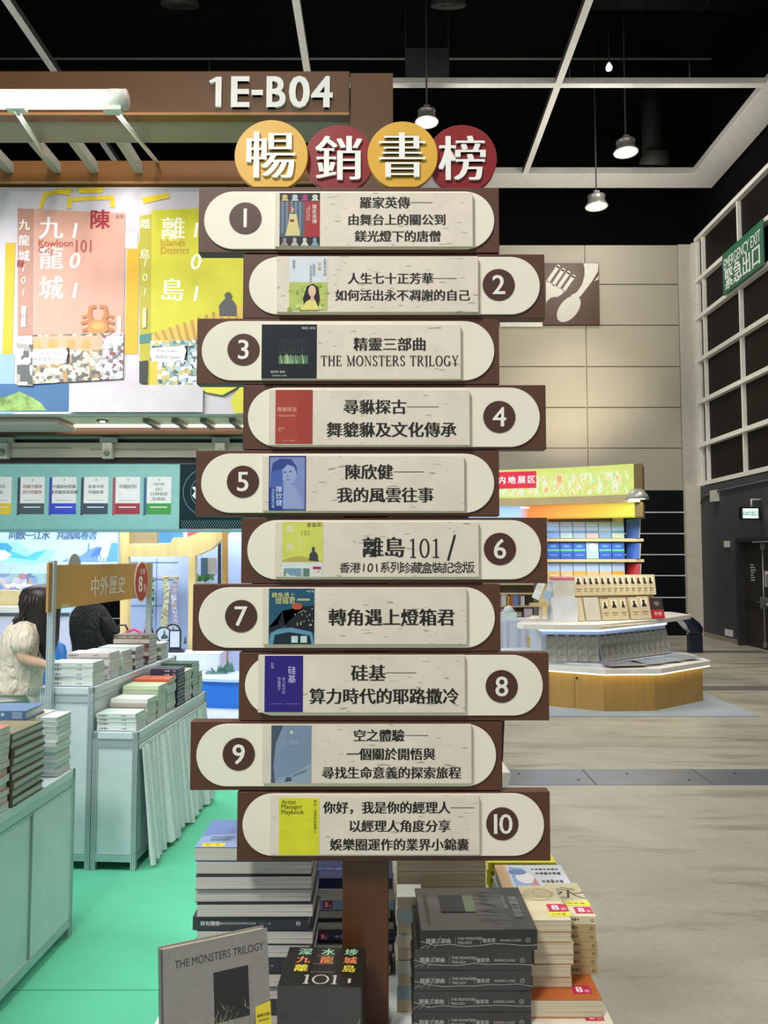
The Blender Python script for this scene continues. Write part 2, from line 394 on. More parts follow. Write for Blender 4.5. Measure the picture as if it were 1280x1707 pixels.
def on(c, side, w, d, t, items):
    T0 = c.T; c.T = face(c, side, w, d, t); z = .0003
    for it in items:
        z += .00006
        if it[0] == 'r': c.rect(it[1], it[2], it[3], it[4], z, M(it[5], .4))
        elif it[0] == 'e': c.ell(it[1], it[2], it[3], it[4], z, M(it[5], .4))
        elif it[0] == 'p': c.poly(it[1], z, M(it[2], .4))
        elif it[0] == 'ring': c.ring(it[1], it[2], it[3], it[4], z, M(it[5], .4), 24)
        elif it[0] == 'ser': c.serif(it[1], it[2], it[3], it[4], M(it[5], .4), z, **it[6])
        else:
            kw = dict(it[6]) if len(it) > 6 else {}; rot = kw.pop('rot', 0); Tb = c.T
            if rot: c.T = Tb @ Matrix.Translation((it[2], it[3], 0)) @ Matrix.Rotation(rot, 4, 'Z'); c.text(it[1], 0, 0, it[4], M(it[5], .45), z, **kw)
            else: c.text(it[1], it[2], it[3], it[4], M(it[5], .45), z, **kw)
            c.T = Tb
    c.T = T0
TXT = lambda s, x, y, em, h='#d8d8d4', **k: ('t', s, x, y, em, h, k)
def sticker(x, y, s=1.0, rot=0):
    q = .021 * s
    return [('r', x - q, y - q * .8, x + q, y + q * .8, '#c01f55'), TXT('8', x - q * .25, y, q * 1.5, '#f4e9ea', bx=.03), TXT('折', x + q * .55, y - q * .3, q * .6, '#f4e9ea')]
DASH = lambda x0, x1, y, h, hx: ('r', x0, y - h / 2, x1, y + h / 2, hx)
def marks(x0, x1, y, h, hx, n): return [DASH(x0 + (x1 - x0) * i / n, x0 + (x1 - x0) * (i + .72) / n, y, h * (.75 + .25 * ((i * 7) % 3 - 1)), hx) for i in range(n)]
# ------------------------------------------------------------------ the hall: floor, walls, ceiling
WHITE = M('#f0ede4', .5); BLACKM = M('#050606', .8, kind='matte'); CONC = M('#aaa597', .45, kind='concrete')
mb = MB(); mb.box(-14, -5, -.12, 7.0, 17.2, 0, CONC); struct('floor', mb)
mb = MB(); mb.box(-14, -5, 11.6, 7.6, 17.6, 11.7, BLACKM); struct('ceiling', mb)
YB = 16.0
XW = 6.55
# back wall: pale acoustic panels above, dark boarding with pale joints below
BEIGE = M('#a8a293', .7, scale=.6); SEAM = M('#bdb7a6', .7)
ZB = [W(1000, y_, YB).z for y_ in (818, 747, 679, 611, 542, 474, 408)]; ZL = ZB[0]
mb = MB(); mb.box(-14, YB + .06, ZL, 6.24, YB + .3, ZB[6], SEAM)
for ix in range(-5, 1):
    x0 = 4.26 + 3.6 * ix; x1 = min(x0 + 3.6, 6.24)
    for iz in range(6):
        mb.box(x0 + .012, YB, ZB[iz] + .01, x1 - .012, YB + .07, ZB[iz + 1] - .012, BEIGE)
mb2 = M('#101216', .5, kind='matte')
mb.box(-14, YB, 0, 6.24, YB + .3, ZL, mb2)
for y_ in (854, 889.5, 924.5, 959.5, 996, 1031): z_ = W(1100, y_, YB - .02).z; mb.box(-14, YB - .02, z_ - .011, 6.24, YB, z_ + .011, M('#d9dde0', .5))
struct('wall_back', mb)
mb = MB(); mb.box(-14, 17.3, ZB[6] - .1, 7.6, 17.5, 11.6, M('#040405', .9, kind='matte')); struct('dark_void_back', mb)  # black sheet whose colour stands in for the dark void above the panels
mb = MB(); mb.box(-14.1, 10.8, 0, -14, 17.4, 11.6, M('#101113', .9)); struct('wall_left', mb)
# pale pillar in the corner
mb = MB(); mb.box(6.24, YB - .12, 0, 6.60, YB + .2, 3.1, M('#cfc9b8', .6)); mb.box(6.24, YB - .02, 3.1, 6.5, YB + .2, ZB[6], M('#b5b2a8', .6)); mb.box(6.5, YB - .1, 3.1, 6.62, YB + .2, ZB[6], M('#cfccc2', .6)); struct('pillar', mb)
# right wall, dark lower part
GREYW = M('#3b3e42', .55, scale=.8)
DY0, DY1, DZ = 12.55, 14.22, 1.9
mb = MB(); mb.box(XW, DY1, 0, XW + .25, YB + .1, 3.06, GREYW); mb.box(XW, DY0, DZ, XW + .25, DY1, 3.06, GREYW); mb.box(XW, -5, 0, XW + .25, DY0, 3.06, GREYW)
struct('wall_right', mb)
mb = MB(); mb.box(XW - .015, DY1 + .04, 0, XW - .001, YB - .13, .09, M('#8e897c', .6)); struct('baseboard_right', mb)
mb = MB(); mb.box(XW + .5, -5, ZB[6] - .05, XW + .6, 17.4, 11.6, M('#040405', .9, kind='matte')); struct('wall_right_upper', mb)
# glazing above
win = bpy.data.objects.new('window_1', None); COL.objects.link(win); win.location = (XW, 10, 3.06); WORG['window_1'] = Vector((XW, 10, 3.06)); win['kind'] = 'structure'
mb = MB(); mb.box(XW + .1, -5, 3.06, XW + .14, YB - .1, ZB[6] + .05, M('#15110e', .5, kind='matte', scale=.7)); part('pane', mb, win, 'dark brown glazing')
mb = MB(); FRM = M('#e9e6de', .5)
for k in range(7):
    z = W(1150, (808, 744, 673, 604, 534, 473, 405)[k], YB).z; mb.box(XW - .005, -5, z - .042, XW + .12, YB - .1, z + .042, FRM)
ym = [YB - .13, 15.6] + [15.6 - 1.6 * (i + 1) for i in range(12)]
for y in ym: mb.box(XW + .03, y - .025, 3.1, XW + .12, y + .025, ZB[6] + .1, FRM)
part('window_frame', mb, win, 'white painted frame')
# door
door = bpy.data.objects.new('door_1', None); COL.objects.link(door); door.location = (XW, 13.4, 0); WORG['door_1'] = Vector((XW, 13.4, 0)); door['kind'] = 'structure'
DK = M('#2d2925', .5); mb = MB()
mb.box(XW - .04, DY1 - .02, 0, XW + .2, DY1 + .07, DZ + .06, M('#2a2c2e', .5)); mb.box(XW - .04, DY0 - .07, 0, XW + .2, DY0 + .02, DZ + .06, M('#2a2c2e', .5)); mb.box(XW - .04, DY0, DZ - .01, XW + .2, DY1, DZ + .06, M('#2a2c2e', .5))
part('door_frame', mb, door)
YM = 13.5
for a, b_ in ((YM + .008, DY1 - .03), (DY0 + .03, YM - .008)):
    mb = MB(); mb.box(XW + .1, a, .01, XW + .15, b_, DZ - .02, DK); part('door_leaf', mb, door)
STEEL = M('#b9bbb8', .35, .8, kind='metal')
mb = MB(); mb.tube([(XW + .08, YM, .05), (XW + .08, YM, DZ - .06)], .012, STEEL); mb.box(XW + .06, YM - .025, .04, XW + .1, YM + .025, .14, STEEL); mb.box(XW + .06, YM - .04, DZ - .16, XW + .1, YM + .04, DZ - .04, STEEL); part('shoot_bolt', mb, door)
mb = MB(); mb.box(XW + .03, YM - .05, .72, XW + .1, YM + .04, .92, STEEL); mb.box(XW + .03, YM - .2, .78, XW + .1, YM - .1, .9, STEEL); part('panic_lock', mb, door)
mb = MB(); mb.tube([(XW + .06, YM + .05, .81), (XW + .06, DY1 - .06, .81)], .018, M('#191816', .4)); part('push_bar', mb, door)
mb = MB(); mb.box(XW + .03, DY0 + .15, .78, XW + .07, YM - .2, .82, M('#d8d0c8', .4)); mb.box(XW + .029, YM - .42, .785, XW + .071, YM - .28, .815, M('#b03030', .4)); part('push_bar', mb, door)
TR = frame((XW + .095, 0, 0), (0, -1, 0))
mb = MB(TR)
for i in range(7): mb.rect(-13.99, 1.46 - .045 * i, -13.99 + (.12, .16, .2, .14, .1, .15, .16)[i], 1.48 - .045 * i, .002, M('#b8b8b4', .6))
part('door_lettering', mb, door)
def wall_paper(y0, y1, z0, z1, label, red=False):
    m = MB(TR); m.rect(-y0, z0, -y1, z1, .003, M('#d6d4cc', .6))
    for i in range(6): m.rect(-y0 + .03, z1 - .06 - i * (z1 - z0) * .14, -y1 - .03, z1 - .09 - i * (z1 - z0) * .14, .005, M('#77777a', .6))
    if red: m.ring(-(y0 + y1) / 2, z1 - .1, .05, .075, .006, M('#b62f35', .6), 20)
    solid('paper_notice', m, label, 'notice')
wall_paper(YM - .03, YM - .21, 1.1, 1.37, 'white paper notice taped near the middle joint of the brown double doors')
wall_paper(YM - .3, YM - .46, 1.35, 1.52, 'small white prohibition notice with red ring on the brown right door leaf', True)
wall_paper(YM - .3, YM - .5, 1.14, 1.33, 'pale notice taped below the red ring notice on the door leaf')
# ---- fittings on the right wall
p = WX(1249, 856, XW - .2)
t = thing('exit_sign', 'small lit green and white EXIT box sign above the brown double doors', 'sign', (p.x, p.y, p.z - .12))
mb = MB(); mb.box(p.x - .16, p.y - .05, p.z - .11, p.x + .16, p.y + .05, p.z + .11, M('#0c0f0e', .4)); mb.tube([(p.x + .04, p.y, p.z + .1), (p.x + .04, p.y, p.z + .24), (XW, p.y, p.z + .24)], .02, M('#c8c6be', .5)); part('casing', mb, t)
mb = MB(FRONT(p.y - .05)); mb.rect(p.x - .14, p.z - .085, p.x + .13, p.z + .085, .004, M('#cfeee0', .5, em=.8)); mb.text('EXIT出口', p.x - .005, p.z, .095, M('#0f5a40', .5), .008, sx=.68, bx=.02); part('lit_face', mb, t)
p = WX(1195, 826, XW)
mb = MB(); mb.box(XW - .1, p.y - .1, p.z - .12, XW, p.y + .1, p.z + .1, M('#c9c8c0', .5)); solid('wall_speaker', mb, 'small off-white box fixed to dark wall beneath the glazing', 'wall box')
mb = MB(); mb.tube([(XW - .03, YB - .2, p.z - .1), (XW - .03, p.y + .6, p.z + .02), (XW - .03, p.y - .2, p.z + .08), (XW - .03, 6, p.z + .12)], .018, M('#55585b', .5)); solid('conduit_pipe', mb, 'thin grey conduit running along the dark wall under the white frame', 'pipe')
p = WX(1216, 1055, XW); mb = MB(); mb.box(XW - .03, p.y - .14, p.z - .06, XW, p.y - .02, p.z + .06, M('#d8d8d2', .5)); mb.box(XW - .03, p.y + .02, p.z - .06, XW, p.y + .14, p.z + .06, M('#d8d8d2', .5)); solid('power_outlet', mb, 'white double power outlet low on dark wall beside the door', 'outlet')
p = WX(1215, 907, XW); mb = MB(); mb.box(XW - .08, p.y - .04, p.z - .06, XW, p.y + .04, p.z + .06, M('#d0d0ca', .5)); solid('door_sensor', mb, 'tiny white sensor box at upper corner of the door frame', 'sensor')
# ---- green emergency exit sign on the glazing
a = WX(1205, 425, XW - .05); b_ = WX(1272, 362, XW - .05); zt = a.z; zb = WX(1207, 493, XW - .05).z
t = thing('emergency_exit_sign', 'large green EMERGENCY EXIT sign on the dark glazed wall', 'sign', (XW - .05, (a.y + b_.y) / 2, zb))
mb = MB(); mb.box(XW - .07, b_.y, zb, XW - .04, a.y, zt, M('#1f6a4c', .45)); part('sign_board', mb, t, bevel=.005)
TE = frame((XW - .07, 0, 0), (0, -1, 0)); cy = -(a.y + b_.y) / 2; wd_ = a.y - b_.y; hh = zt - zb; EW = M('#eef2ea', .5)
mb = MB(TE); mb.text('EMERGENCY EXIT', cy, zb + hh * .70, .3, EW, .004, bx=.012, sx=wd_ * .86 / (7.55 * .3)); mb.text('緊急出口', cy, zb + hh * .32, .42, EW, .004, bx=.02, off=.008, sx=wd_ * .9 / (4 * .42)); part('lettering', mb, t)
# ---- fork and spoon sign on the back wall
Yf = YB - .02; q = lambda x, y: (W(x, y, Yf).x, W(x, y, Yf).z)
A = q(905, 542); B = q(997, 440)
t = thing('restaurant_sign', 'square brown sign with pale fork and spoon on back wall', 'sign', ((A[0] + B[0]) / 2, Yf, A[1]))
mb = MB(); mb.box(A[0], Yf - .05, A[1], B[0], Yf, B[1], M('#4a3123', .5)); part('sign_board', mb, t)
def fs(x, y): return q(860 + x / 8, 430 + y / 8)
PALE = M('#c4c1b6', .5); mb = MB(FRONT(Yf - .05))
mb.poly([fs(*p_) for p_ in [(392, 620), (410, 580), (470, 535), (550, 530), (610, 490), (640, 445), (592, 424), (520, 384), (450, 340), (392, 305)]], .004, PALE)
for (x0, y0), (x1, y1) in (((555, 125), (415, 330)), ((622, 170), (485, 375)), ((692, 208), (555, 410)), ((760, 255), (625, 450))):
    P0, P1 = fs(x0, y0), fs(x1, y1); r = .036; d = Vector((P1[0] - P0[0], P1[1] - P0[1])).normalized(); n_ = Vector((-d.y, d.x)) * r
    mb.poly([(P0[0] + n_.x, P0[1] + n_.y), (P0[0] - n_.x, P0[1] - n_.y), (P1[0] - n_.x, P1[1] - n_.y), (P1[0] + n_.x, P1[1] + n_.y)], .004, PALE); mb.ell(*P0, r, r, .004, PALE, 16)
mb.poly([fs(*p_) for p_ in [(890, 85), (1090, 85), (1085, 190), (1000, 330), (850, 525), (800, 540), (720, 510), (800, 470), (870, 370), (905, 250), (905, 150)]], .004, PALE)
P0 = fs(695, 690); mb.poly([fs(695 + 150 * math.cos(a_) * .98 + 60 * math.sin(a_), 690 - 175 * math.sin(a_) - 20 * math.cos(a_)) for a_ in [2 * PI * i / 32 for i in range(32)]], .0045, PALE)
mb.poly([fs(*p_) for p_ in [(1030, 330), (1090, 250), (1090, 295)]], .0045, PALE)
part('fork_and_spoon', mb, t)
A = q(833, 545); B = q(903, 470); mb = MB(); mb.box(A[0], Yf - .03, A[1], B[0], Yf, B[1], M('#d8d5cb', .5)); 
mb.T = FRONT(Yf - .03)
for i in range(7): mb.rect(A[0] + .08 + i * .07, A[1] + .16, A[0] + .12 + i * .07, A[1] + .19, .003, M('#3a3a3a', .5))
solid('notice_board', mb, 'white notice board on back wall left of the fork sign', 'notice board')
# ---- floor fittings
mb = MB(); mb.box(-1, 5.53, 0, 6.5, 5.93, .004, M('#8e949c', .3, .55, kind='metal'))
for i in range(9): mb.box(-1 + i * .83, 5.53, .004, -.985 + i * .83, 5.93, .0045, M('#55585c', .5))
for i in range(18): mb.disc(-.6 + i * .4, 5.73 + .08 * (-1) ** i, .012, .004, .006, M('#2c2c2e', .5), 10)
struct('trim_1', mb, label='grey metal trench cover strip across the concrete floor')
mb = MB(); mb.box(3.4, 9.42, 0, 6.5, 9.72, .004, M('#6c6b66', .4)); struct('trim_2', mb)
mb = MB(); mb.box(2, 13.1, 0, 6.5, 13.4, .004, M('#63615a', .4)); struct('trim_3', mb)
mb = MB(); c0 = WZ(1266, 1195, 0); c1 = WZ(1174, 1157, 0)
mb.prism([(.2, c0.y), (c0.x, c0.y), (c1.x + .03, c1.y), (c1.x, 11.4), (.2, 11.4)], 0, .008, M('#98a3b0', .9, kind='carpet')); solid('kiosk_carpet', mb, 'grey-blue carpet pad under the round wooden book counter', 'carpet')
mb = MB(); mb.box(-7.5, -3, 0, 0, 6.7, .006, M('#5fc79f', .9, kind='carpet')); mb.box(-7.5, 2.94, .006, 0, 2.947, .0064, M('#2f9a6c', .9)); solid('green_carpet', mb, 'bright green exhibition carpet between the book tables', 'carpet')
mb = MB(); mb.box(-9, 6.9, 0, -.3, 12, .05, M('#b9c3d6', .6)); mb.box(-9, 6.86, 0, -.3, 6.9, .055, M('#d8dce2', .4)); solid('booth_platform', mb, 'low pale blue-grey booth platform behind the skirted table', 'platform')

# ------------------------------------------------------------------ ceiling grid, lamps and services
ZG = 9.5
BW = M('#eeeae0', .55)
def beam(x0, y0, x1, y1, h, name, side=M('#b9b6ae', .6)):  # sides coloured darker than the bright underside: shade put into the colour
    z0 = ZG - (.006 if name == 'beam_across' else (.003 if name == 'beam_soffit' else 0))
    m = MB(); m.box(x0, y0, z0, x1, y1, ZG + .01, BW); m.box(x0, y0, ZG + .01, x1, y1, ZG + h, side); return struct(name, m)
cy_ = lambda y: WZ(640, y, ZG).y
XI, XO = WZ(1155, 291, ZG).x, WZ(1186, 313, ZG).x; YF0, YF1 = cy_(290), cy_(313)
beam(-14, cy_(139), XI, cy_(146), .1, 'beam_across'); beam(-14, cy_(139) - 6.3, XI, cy_(139) - 6.18, .1, 'beam_across')
DARKS = M('#3a3935', .7)
for x in (WZ(875, 292, ZG).x, WZ(511, 115, ZG).x, WZ(87, 115, ZG).x, WZ(87, 115, ZG).x - 4.1): beam(x - .055, -2, x + .055, YF0, .12, 'beam_along', DARKS)
beam(-14, YF0, XO, YF1, .14, 'beam_soffit'); beam(XI, -2, XO, YF0, .14, 'beam_soffit')
mb = MB(); zq_ = W(900, 98, 13.6).z
mb.tube([(-8, 13.6, zq_), (6.0, 13.6, zq_)], .02, M('#6b6a66', .6)); 
for x in (-6, -3.2, .5, 3.4, 5.6): mb.tube([(x, 13.6, zq_), (x, 13.6, zq_ - .5)], .012, M('#4b4a46', .6))
solid('sprinkler_pipe', mb, 'thin pale pipe crossing the black ceiling', 'pipe')
def pendant(px, py, Y, r, lit, label):
    p = W(px, py, Y); t = thing('pendant_lamp', label, 'lamp', (p.x, p.y, p.z - r * .6), 'high bay lamps')
    AL = M('#8d8c86', .35, .5)
    m = MB(); m.lathe([(r * 1.0, -r * .5), (r * 1.03, -r * .44), (r * .8, -r * .1), (r * .72, r * .25), (r * .78, r * .35), (r * .8, r * .5), (r * .4, r * .55), (.02, r * .6)], p, AL); part('reflector', m, t)
    m = MB(); m.lathe([(.02, -r * .49), (r * .96, -r * .49), (r * .98, -r * .46), (.02, -r * .42)], p, M('#fff8ea', .5, em=lit)); part('lens', m, t, 'glowing white lens')
    m = MB(); m.tube([(p.x, p.y, p.z + r * .5), (p.x, p.y, 11.6)], .014, M('#3a3a38', .6)); m.box(p.x - .05, p.y - .05, p.z + r * .55, p.x + .05, p.y + .05, p.z + r * .95, AL); part('cable', m, t)
    return p
for px, py, Y, r, lit, lab in ((1043, 245, 13.2, .21, 4, 'lit silver pendant lamp between the white ceiling beams'), (994, 336, 14.4, .21, 4, 'lit silver pendant lamp just below the wide white ceiling soffit'), (711, 195, 12.2, .19, 1.0, 'silver pendant lamp behind the red and yellow title discs')):
    p = pendant(px, py, Y, r, lit, lab)
    lamp('pendant_glow', 'POINT', (p.x, p.y, p.z - .35), 60, (1, .95, .87), .15)
    lamp('pendant_light', 'SPOT', (p.x, p.y, p.z - .3), 260, (1, .95, .87), .2, aim=(p.x, p.y, 0), spot=1.5)
# warm wash on the pale back wall from an added spot without a fitting
lamp('wall_wash_light', 'SPOT', (3.8, 13.4, 3.2), 330, (1, .85, .58), .15, aim=(3.9, 16, 5.6), spot=1.35, blend=1)
DC = M('#0d0e0d', .7, kind='matte'); DC2 = M('#222320', .6, kind='matte')
def nozzle(px, py, Y, r, label):
    p = W(px, py, Y); t = thing('air_nozzle', label, 'air vent', p, 'round ceiling air nozzles')
    m = MB(); m.T = Matrix.Translation(p) @ Matrix.Rotation(.5, 4, 'X')
    m.lathe([(r * .8, .9 * r), (r, .3 * r), (r * 1.08, 0), (r * 1.0, -.12 * r), (r * .72, .1 * r), (r * .7, .5 * r)], (0, 0, 0), DC2); part('rim', m, t)
    m = MB(); m.T = Matrix.Translation(p) @ Matrix.Rotation(.5, 4, 'X'); m.lathe([(.01, -.02), (r * .22, 0), (r * .2, .1), (.01, .12)], (0, 0, 0), DC2)
    for k in range(6):
        a = k * PI / 3; m.tube([(0, 0, .05), (r * .72 * math.cos(a), r * .72 * math.sin(a), .1)], .02, DC2, 6)
    part('hub', m, t)
    m = MB(); m.tube([(p.x, p.y + .1, p.z + r * .8), (p.x, p.y + .1, 11.6)], .7 * r, DC, 20); part('duct', m, t)
nozzle(747, 8, 10.6, .24, 'round dark air nozzle directly above the title discs'); nozzle(300, 8, 10.8, .26, 'round dark air nozzle above the booth fascia'); nozzle(1090, 272, 14.4, .26, 'round dark air nozzle beside the lit pendant lamp')
mb = MB(); p = W(712, 101, 12.4); mb.box(p.x - .36, 12.4, p.z - .22, p.x + .36, 12.5, p.z + .22, M('#2c2f2b', .6)); 
for dx in (-.36, .36): mb.tube([(p.x + dx, 12.45, p.z - .25), (p.x + dx, 12.45, 11.6)], .015, DC2)
solid('ceiling_panel', mb, 'dark square panel hung between rods beneath the black ceiling', 'panel')
mb = MB()
for k in range(5):
    a, b_, c_ = W(975 + k * 6, 0 + k * 8, 9.5), W(1150 + k * 2, 8 + k * 9, 9.5), W(1195 + k * 3, 34 + k * 7, 9.5); z = 9.9
    pts = [(2.9 + k * .02, 9.0 + k * .42, 10.3), (4.3 - k * .05, 9.0 + k * .42, 10.3), (4.75, 9.6 + k * .42, 10.3), (6.4, 9.6 + k * .42, 10.3)]
    mb.tube(pts, .055, DC2, 4)
for x in (3.3, 4.2, 5.3): mb.box(x, 9, 10.34, x + .05, 11.3, 10.38, DC2); mb.tube([(x, 10, 10.36), (x, 10, 11.6)], .012, DC2)
solid('cable_tray', mb, 'dark multi-bar cable tray bending across the upper right ceiling', 'cable tray')
for (x, y, z, ang, L, lab) in ((4.6, 12.2, 11.15, 0, 2.6, 'wide dark air duct above the right-hand beams'), (-3.5, 11.6, 11.1, 0, 6, 'long dark air duct above the booth fascia')):
    m = MB(); m.tube([(x - L / 2, y, z), (x + L / 2, y, z)], .42, DC, 24)
    for k in range(int(L * 2)): m.tube([(x - L / 2 + k * .5, y, z), (x - L / 2 + k * .5 + .05, y, z)], .44, DC, 24)
    m.tube([(x, y, z), (x, y, 11.6)], .02, DC2); solid('air_duct', m, lab, 'duct')
mb = MB(); p = W(1015, 112, 13.2); mb.lathe([(.05, -.05), (.06, 0), (.02, .08)], p, M('#f4f2ea', .5, em=1)); mb.tube([(p.x, p.y, p.z + .05), (p.x, p.y, 11.6)], .01, DC2); solid('small_lamp', mb, 'tiny white lamp high in the black ceiling', 'lamp')
# ------------------------------------------------------------------ the wooden book counter at the right
OAK = M('#ad8848', .45, kind='wood', scale=4, k=(6, 6, .5)); WH2 = M('#e9e6de', .45)
kA, kB, kC, kD = WZ(915, 1178, 0), WZ(1006, 1187, 0), WZ(1092, 1186, 0), WZ(1172, 1169, 0)
kx = lambda v: (v.x, v.y)
kL = (1.15, kA.y + .35)
plan = [kL, kx(kA), kx(kB), kx(kC), kx(kD), (kD.x + .02, kD.y + .7), (kD.x - .5, kD.y + 1.12), (1.6, kD.y + 1.12), (1.1, kD.y + .7)]
pc = (sum(p[0] for p in plan) / len(plan), sum(p[1] for p in plan) / len(plan))
def grow(pl, d):
    r = []
    for p in pl:
        v = Vector((p[0] - pc[0], p[1] - pc[1])); n = v.normalized() * d; r.append((p[0] + n.x, p[1] + n.y))
    return r
ct = thing('book_counter', 'many-sided light wood book counter with glowing white edge on grey carpet', 'counter', (pc[0], pc[1], .008))
mb = MB(); mb.prism(plan, .008, .385, OAK); part('wood_plinth', mb, ct)
mb = MB(); mb.prism(grow(plan, -.02), .385, .392, OAK); mb.prism(grow(plan, .08), .388, .3995, M('#fff2c0', .5, em=2.4)); part('light_strip', mb, ct, 'glowing warm light strip')
mb = MB(); mb.prism(grow(plan, .09), .40, .455, WH2); mb.prism(grow(plan, -.1), .455, .475, M('#cfd4da', .4)); part('counter_top', mb, ct, 'white counter top', bevel=.006)
e0, e1 = Vector((kA.x, kA.y, 0)), Vector((kB.x, kB.y, 0)); ex = (e1 - e0).normalized(); pos = e0 + ex * .28
mb = MB(); nf = Vector((ex.y, -ex.x, 0)); T = frame(pos + nf * .002, ex, (0, 0, 1)); mb.T = T; mb.rect(0, .03, .006, .37, .0, M('#7d5f2e', .5)); mb.disc(.03, .33, .012, 0, .012, M('#2c2a26', .4), 14); mb.rect(-.27, .03, -.266, .37, 0, M('#7d5f2e', .5)); part('door_and_lock', mb, ct, 'cupboard door seam with small black lock')
kn = thing('tiered_display', 'stepped display with glowing blue lip standing on the wooden book counter', 'display stand', (pc[0], pc[1], .475))
# raised display step behind the row of grey books
sB, sC, sD = WZ(998, 1104, .475), WZ(1002, 1104, .475), WZ(1114, 1089, .475); sA = WZ(910, 1103, .475)
up1 = [(sA.x - .02, sA.y + .8), (sA.x - .02, sA.y + .13), (sB.x, sB.y + .12), (sD.x + .02, sD.y + .14), (sD.x - .1, sD.y + 1.0), (sA.x + .1, sD.y + .6)]
mb = MB(); mb.prism(up1, .475, .80, M('#c6cbd0', .5)); part('display_step', mb, kn, 'grey display step')
mb = MB(); mb.prism([(p[0] + (.02 if p[0] > 2 else -.02), p[1] - .09 if p[1] < 9.3 else p[1]) for p in up1], .80, .845, M('#bcd6ff', .5, em=1.5)); part('light_lip', mb, kn, 'glowing cold blue light lip')
u0, u1, u2, u3, u4 = W(864, 1040, 8.25), W(905, 1044, 8.15), W(1000, 1046, 8.15), W(1108, 1040, 9.0), W(1152, 1036, 9.6)
up2 = [(u0.x, u0.y + .1), (u0.x + .04, u0.y - .02), (u1.x + .1, u1.y), (u2.x, u2.y), (u3.x, u3.y), (u4.x, u4.y), (u4.x - .1, u4.y + .5), (1.9, 9.7)]
mb = MB(); mb.prism(up2, .845, .90, WH2); part('upper_shelf', mb, kn, 'white upper shelf', bevel=.005)
bx0, bx1 = W(921, 1000, 8.5), W(961, 1000, 8.5)
mb = MB(); mb.box(bx0.x, 8.45, .90, bx1.x, 8.85, 1.16, M('#dfe0e2', .4)); part('riser_block', mb, kn, 'white riser block')
rb0, rb1 = W(950, 1000, 8.75), W(1094, 1000, 8.95)
mb = MB(); mb.add([(rb0.x, 8.62, .90), (rb1.x, 8.95, .90), (rb1.x, 9.15, .90), (rb0.x, 8.9, .90), (rb0.x, 8.75, 1.17), (rb1.x, 9.05, 1.17), (rb1.x, 9.15, 1.17), (rb0.x, 8.9, 1.17)], [(0, 1, 5, 4), (1, 2, 6, 5), (2, 3, 7, 6), (3, 0, 4, 7), (4, 5, 6, 7)], M('#cdbf9e', .5)); part('riser_block', mb, kn, 'cream riser block')
tw = thing('shelf_tower', 'shelf tower under a lit yellow-green canopy with red character label', 'shelf unit', (W(985, 930, 9.3).x, 9.3, .90))
# tower with three shelves and the canopy
s0, s1 = W(908, 930, 9.3).x, W(1064, 930, 9.3).x; ZS = [W(0, y, 9.2).z for y in (966, 932, 898)]
zc = W(950, 862, 9.0).z
mb = MB()
for x_ in (W(1034, 930, 9.2).x, W(908, 930, 9.2).x): mb = MB(); mb.box(x_ - .05, 9.22, .902, x_ + .05, 9.34, zc, M('#d8c08a', .5)); part('upright_post', mb, tw, 'pale wooden upright')
for z in ZS: mb = MB(); mb.box(s0 - .05, 9.1, z - .035, s1, 9.45, z, M('#d9c79a', .5)); part('shelf', mb, tw, 'pale wooden shelf')
mb = MB(); mb.box(s0 - .1, 9.46, .902, W(1030, 930, 9.2).x, 9.5, zc, M('#6d6a62', .6)); part('back_panel', mb, tw)
hl, hr = W(780, 826, 9.3), W(1057, 824, 8.6); hz0 = hr.z; hz1 = W(1057, 773, 8.6).z
hx = (Vector((hr.x, hr.y, 0)) - Vector((hl.x, hl.y, 0))); hw = hx.length; hx.normalize()
TH = frame((hl.x, hl.y, hz0), hx, (0, 0, 1)); hh = hz1 - hz0
def bow(mb, z0, z1, mat, d0=0, d1=-.5, w0=0., w1=None, sag=.10, n=16):
    w1 = hw if w1 is None else w1; pts = []
    for i in range(n + 1): u = w0 + (w1 - w0) * i / n; pts.append((u, d0 - sag * math.sin(PI * u / hw)))
    vs = []; fs = []
    for (u, d) in pts: vs += [(u, z0, d), (u, z1, d)]
    for i in range(n): fs.append((2 * i, 2 * i + 2, 2 * i + 3, 2 * i + 1))
    b = len(vs); vs += [(w0, z0, d1), (w0, z1, d1), (w1, z0, d1), (w1, z1, d1)]
    fs += [(b, 0, 1, b + 1), (2 * n, b + 2, b + 3, 2 * n + 1), (b + 2, b, b + 1, b + 3), tuple([2 * i for i in range(n, -1, -1)] + [b, b + 2]), tuple([2 * i + 1 for i in range(n + 1)] + [b + 3, b + 1])]
    mb.add(vs, fs, mat)
GOLD = ('#d98f4e', '#dfc45c', '#cdd98a', '#d5cf6a', '#e2a860', '#bcd6c0')
mb = MB(TH); bow(mb, 0, hh, M('#c3cf72', .5, em=.45), 0, -.45); part('canopy_box', mb, tw, 'lit yellow-green canopy box')
mb = MB(TH); vs = []; n = 16
for i in range(n + 1):
    u = .06 + (hw - .12) * i / n; d = -.10 * math.sin(PI * u / hw) + .008; vs += [(u, .02, d), (u, hh * .78, d)]
mb.add(vs, [(2 * i, 2 * i + 2, 2 * i + 3, 2 * i + 1) for i in range(n)], M('#ffffff', .5, kind='scribble', em=.5, k=('#c97f45', '#d3a860', '#d8e0c8', '#a9c96a', '#dcc878', '#c6dce0', '#cf7a50'))); part('brush_lettering', mb, tw, 'dense printed brush writing')
ru0, ru1 = hw * (833 - 780) / (1057 - 780) - .02, hw * (897 - 780) / 277
mb = MB(TH); vs = []
for i in range(9):
    u = ru0 - .25 + (ru1 - ru0 + .25) * i / 8; d = -.10 * math.sin(PI * u / hw) + .014; vs += [(u, hh * .34, d), (u, hh * .92, d)]
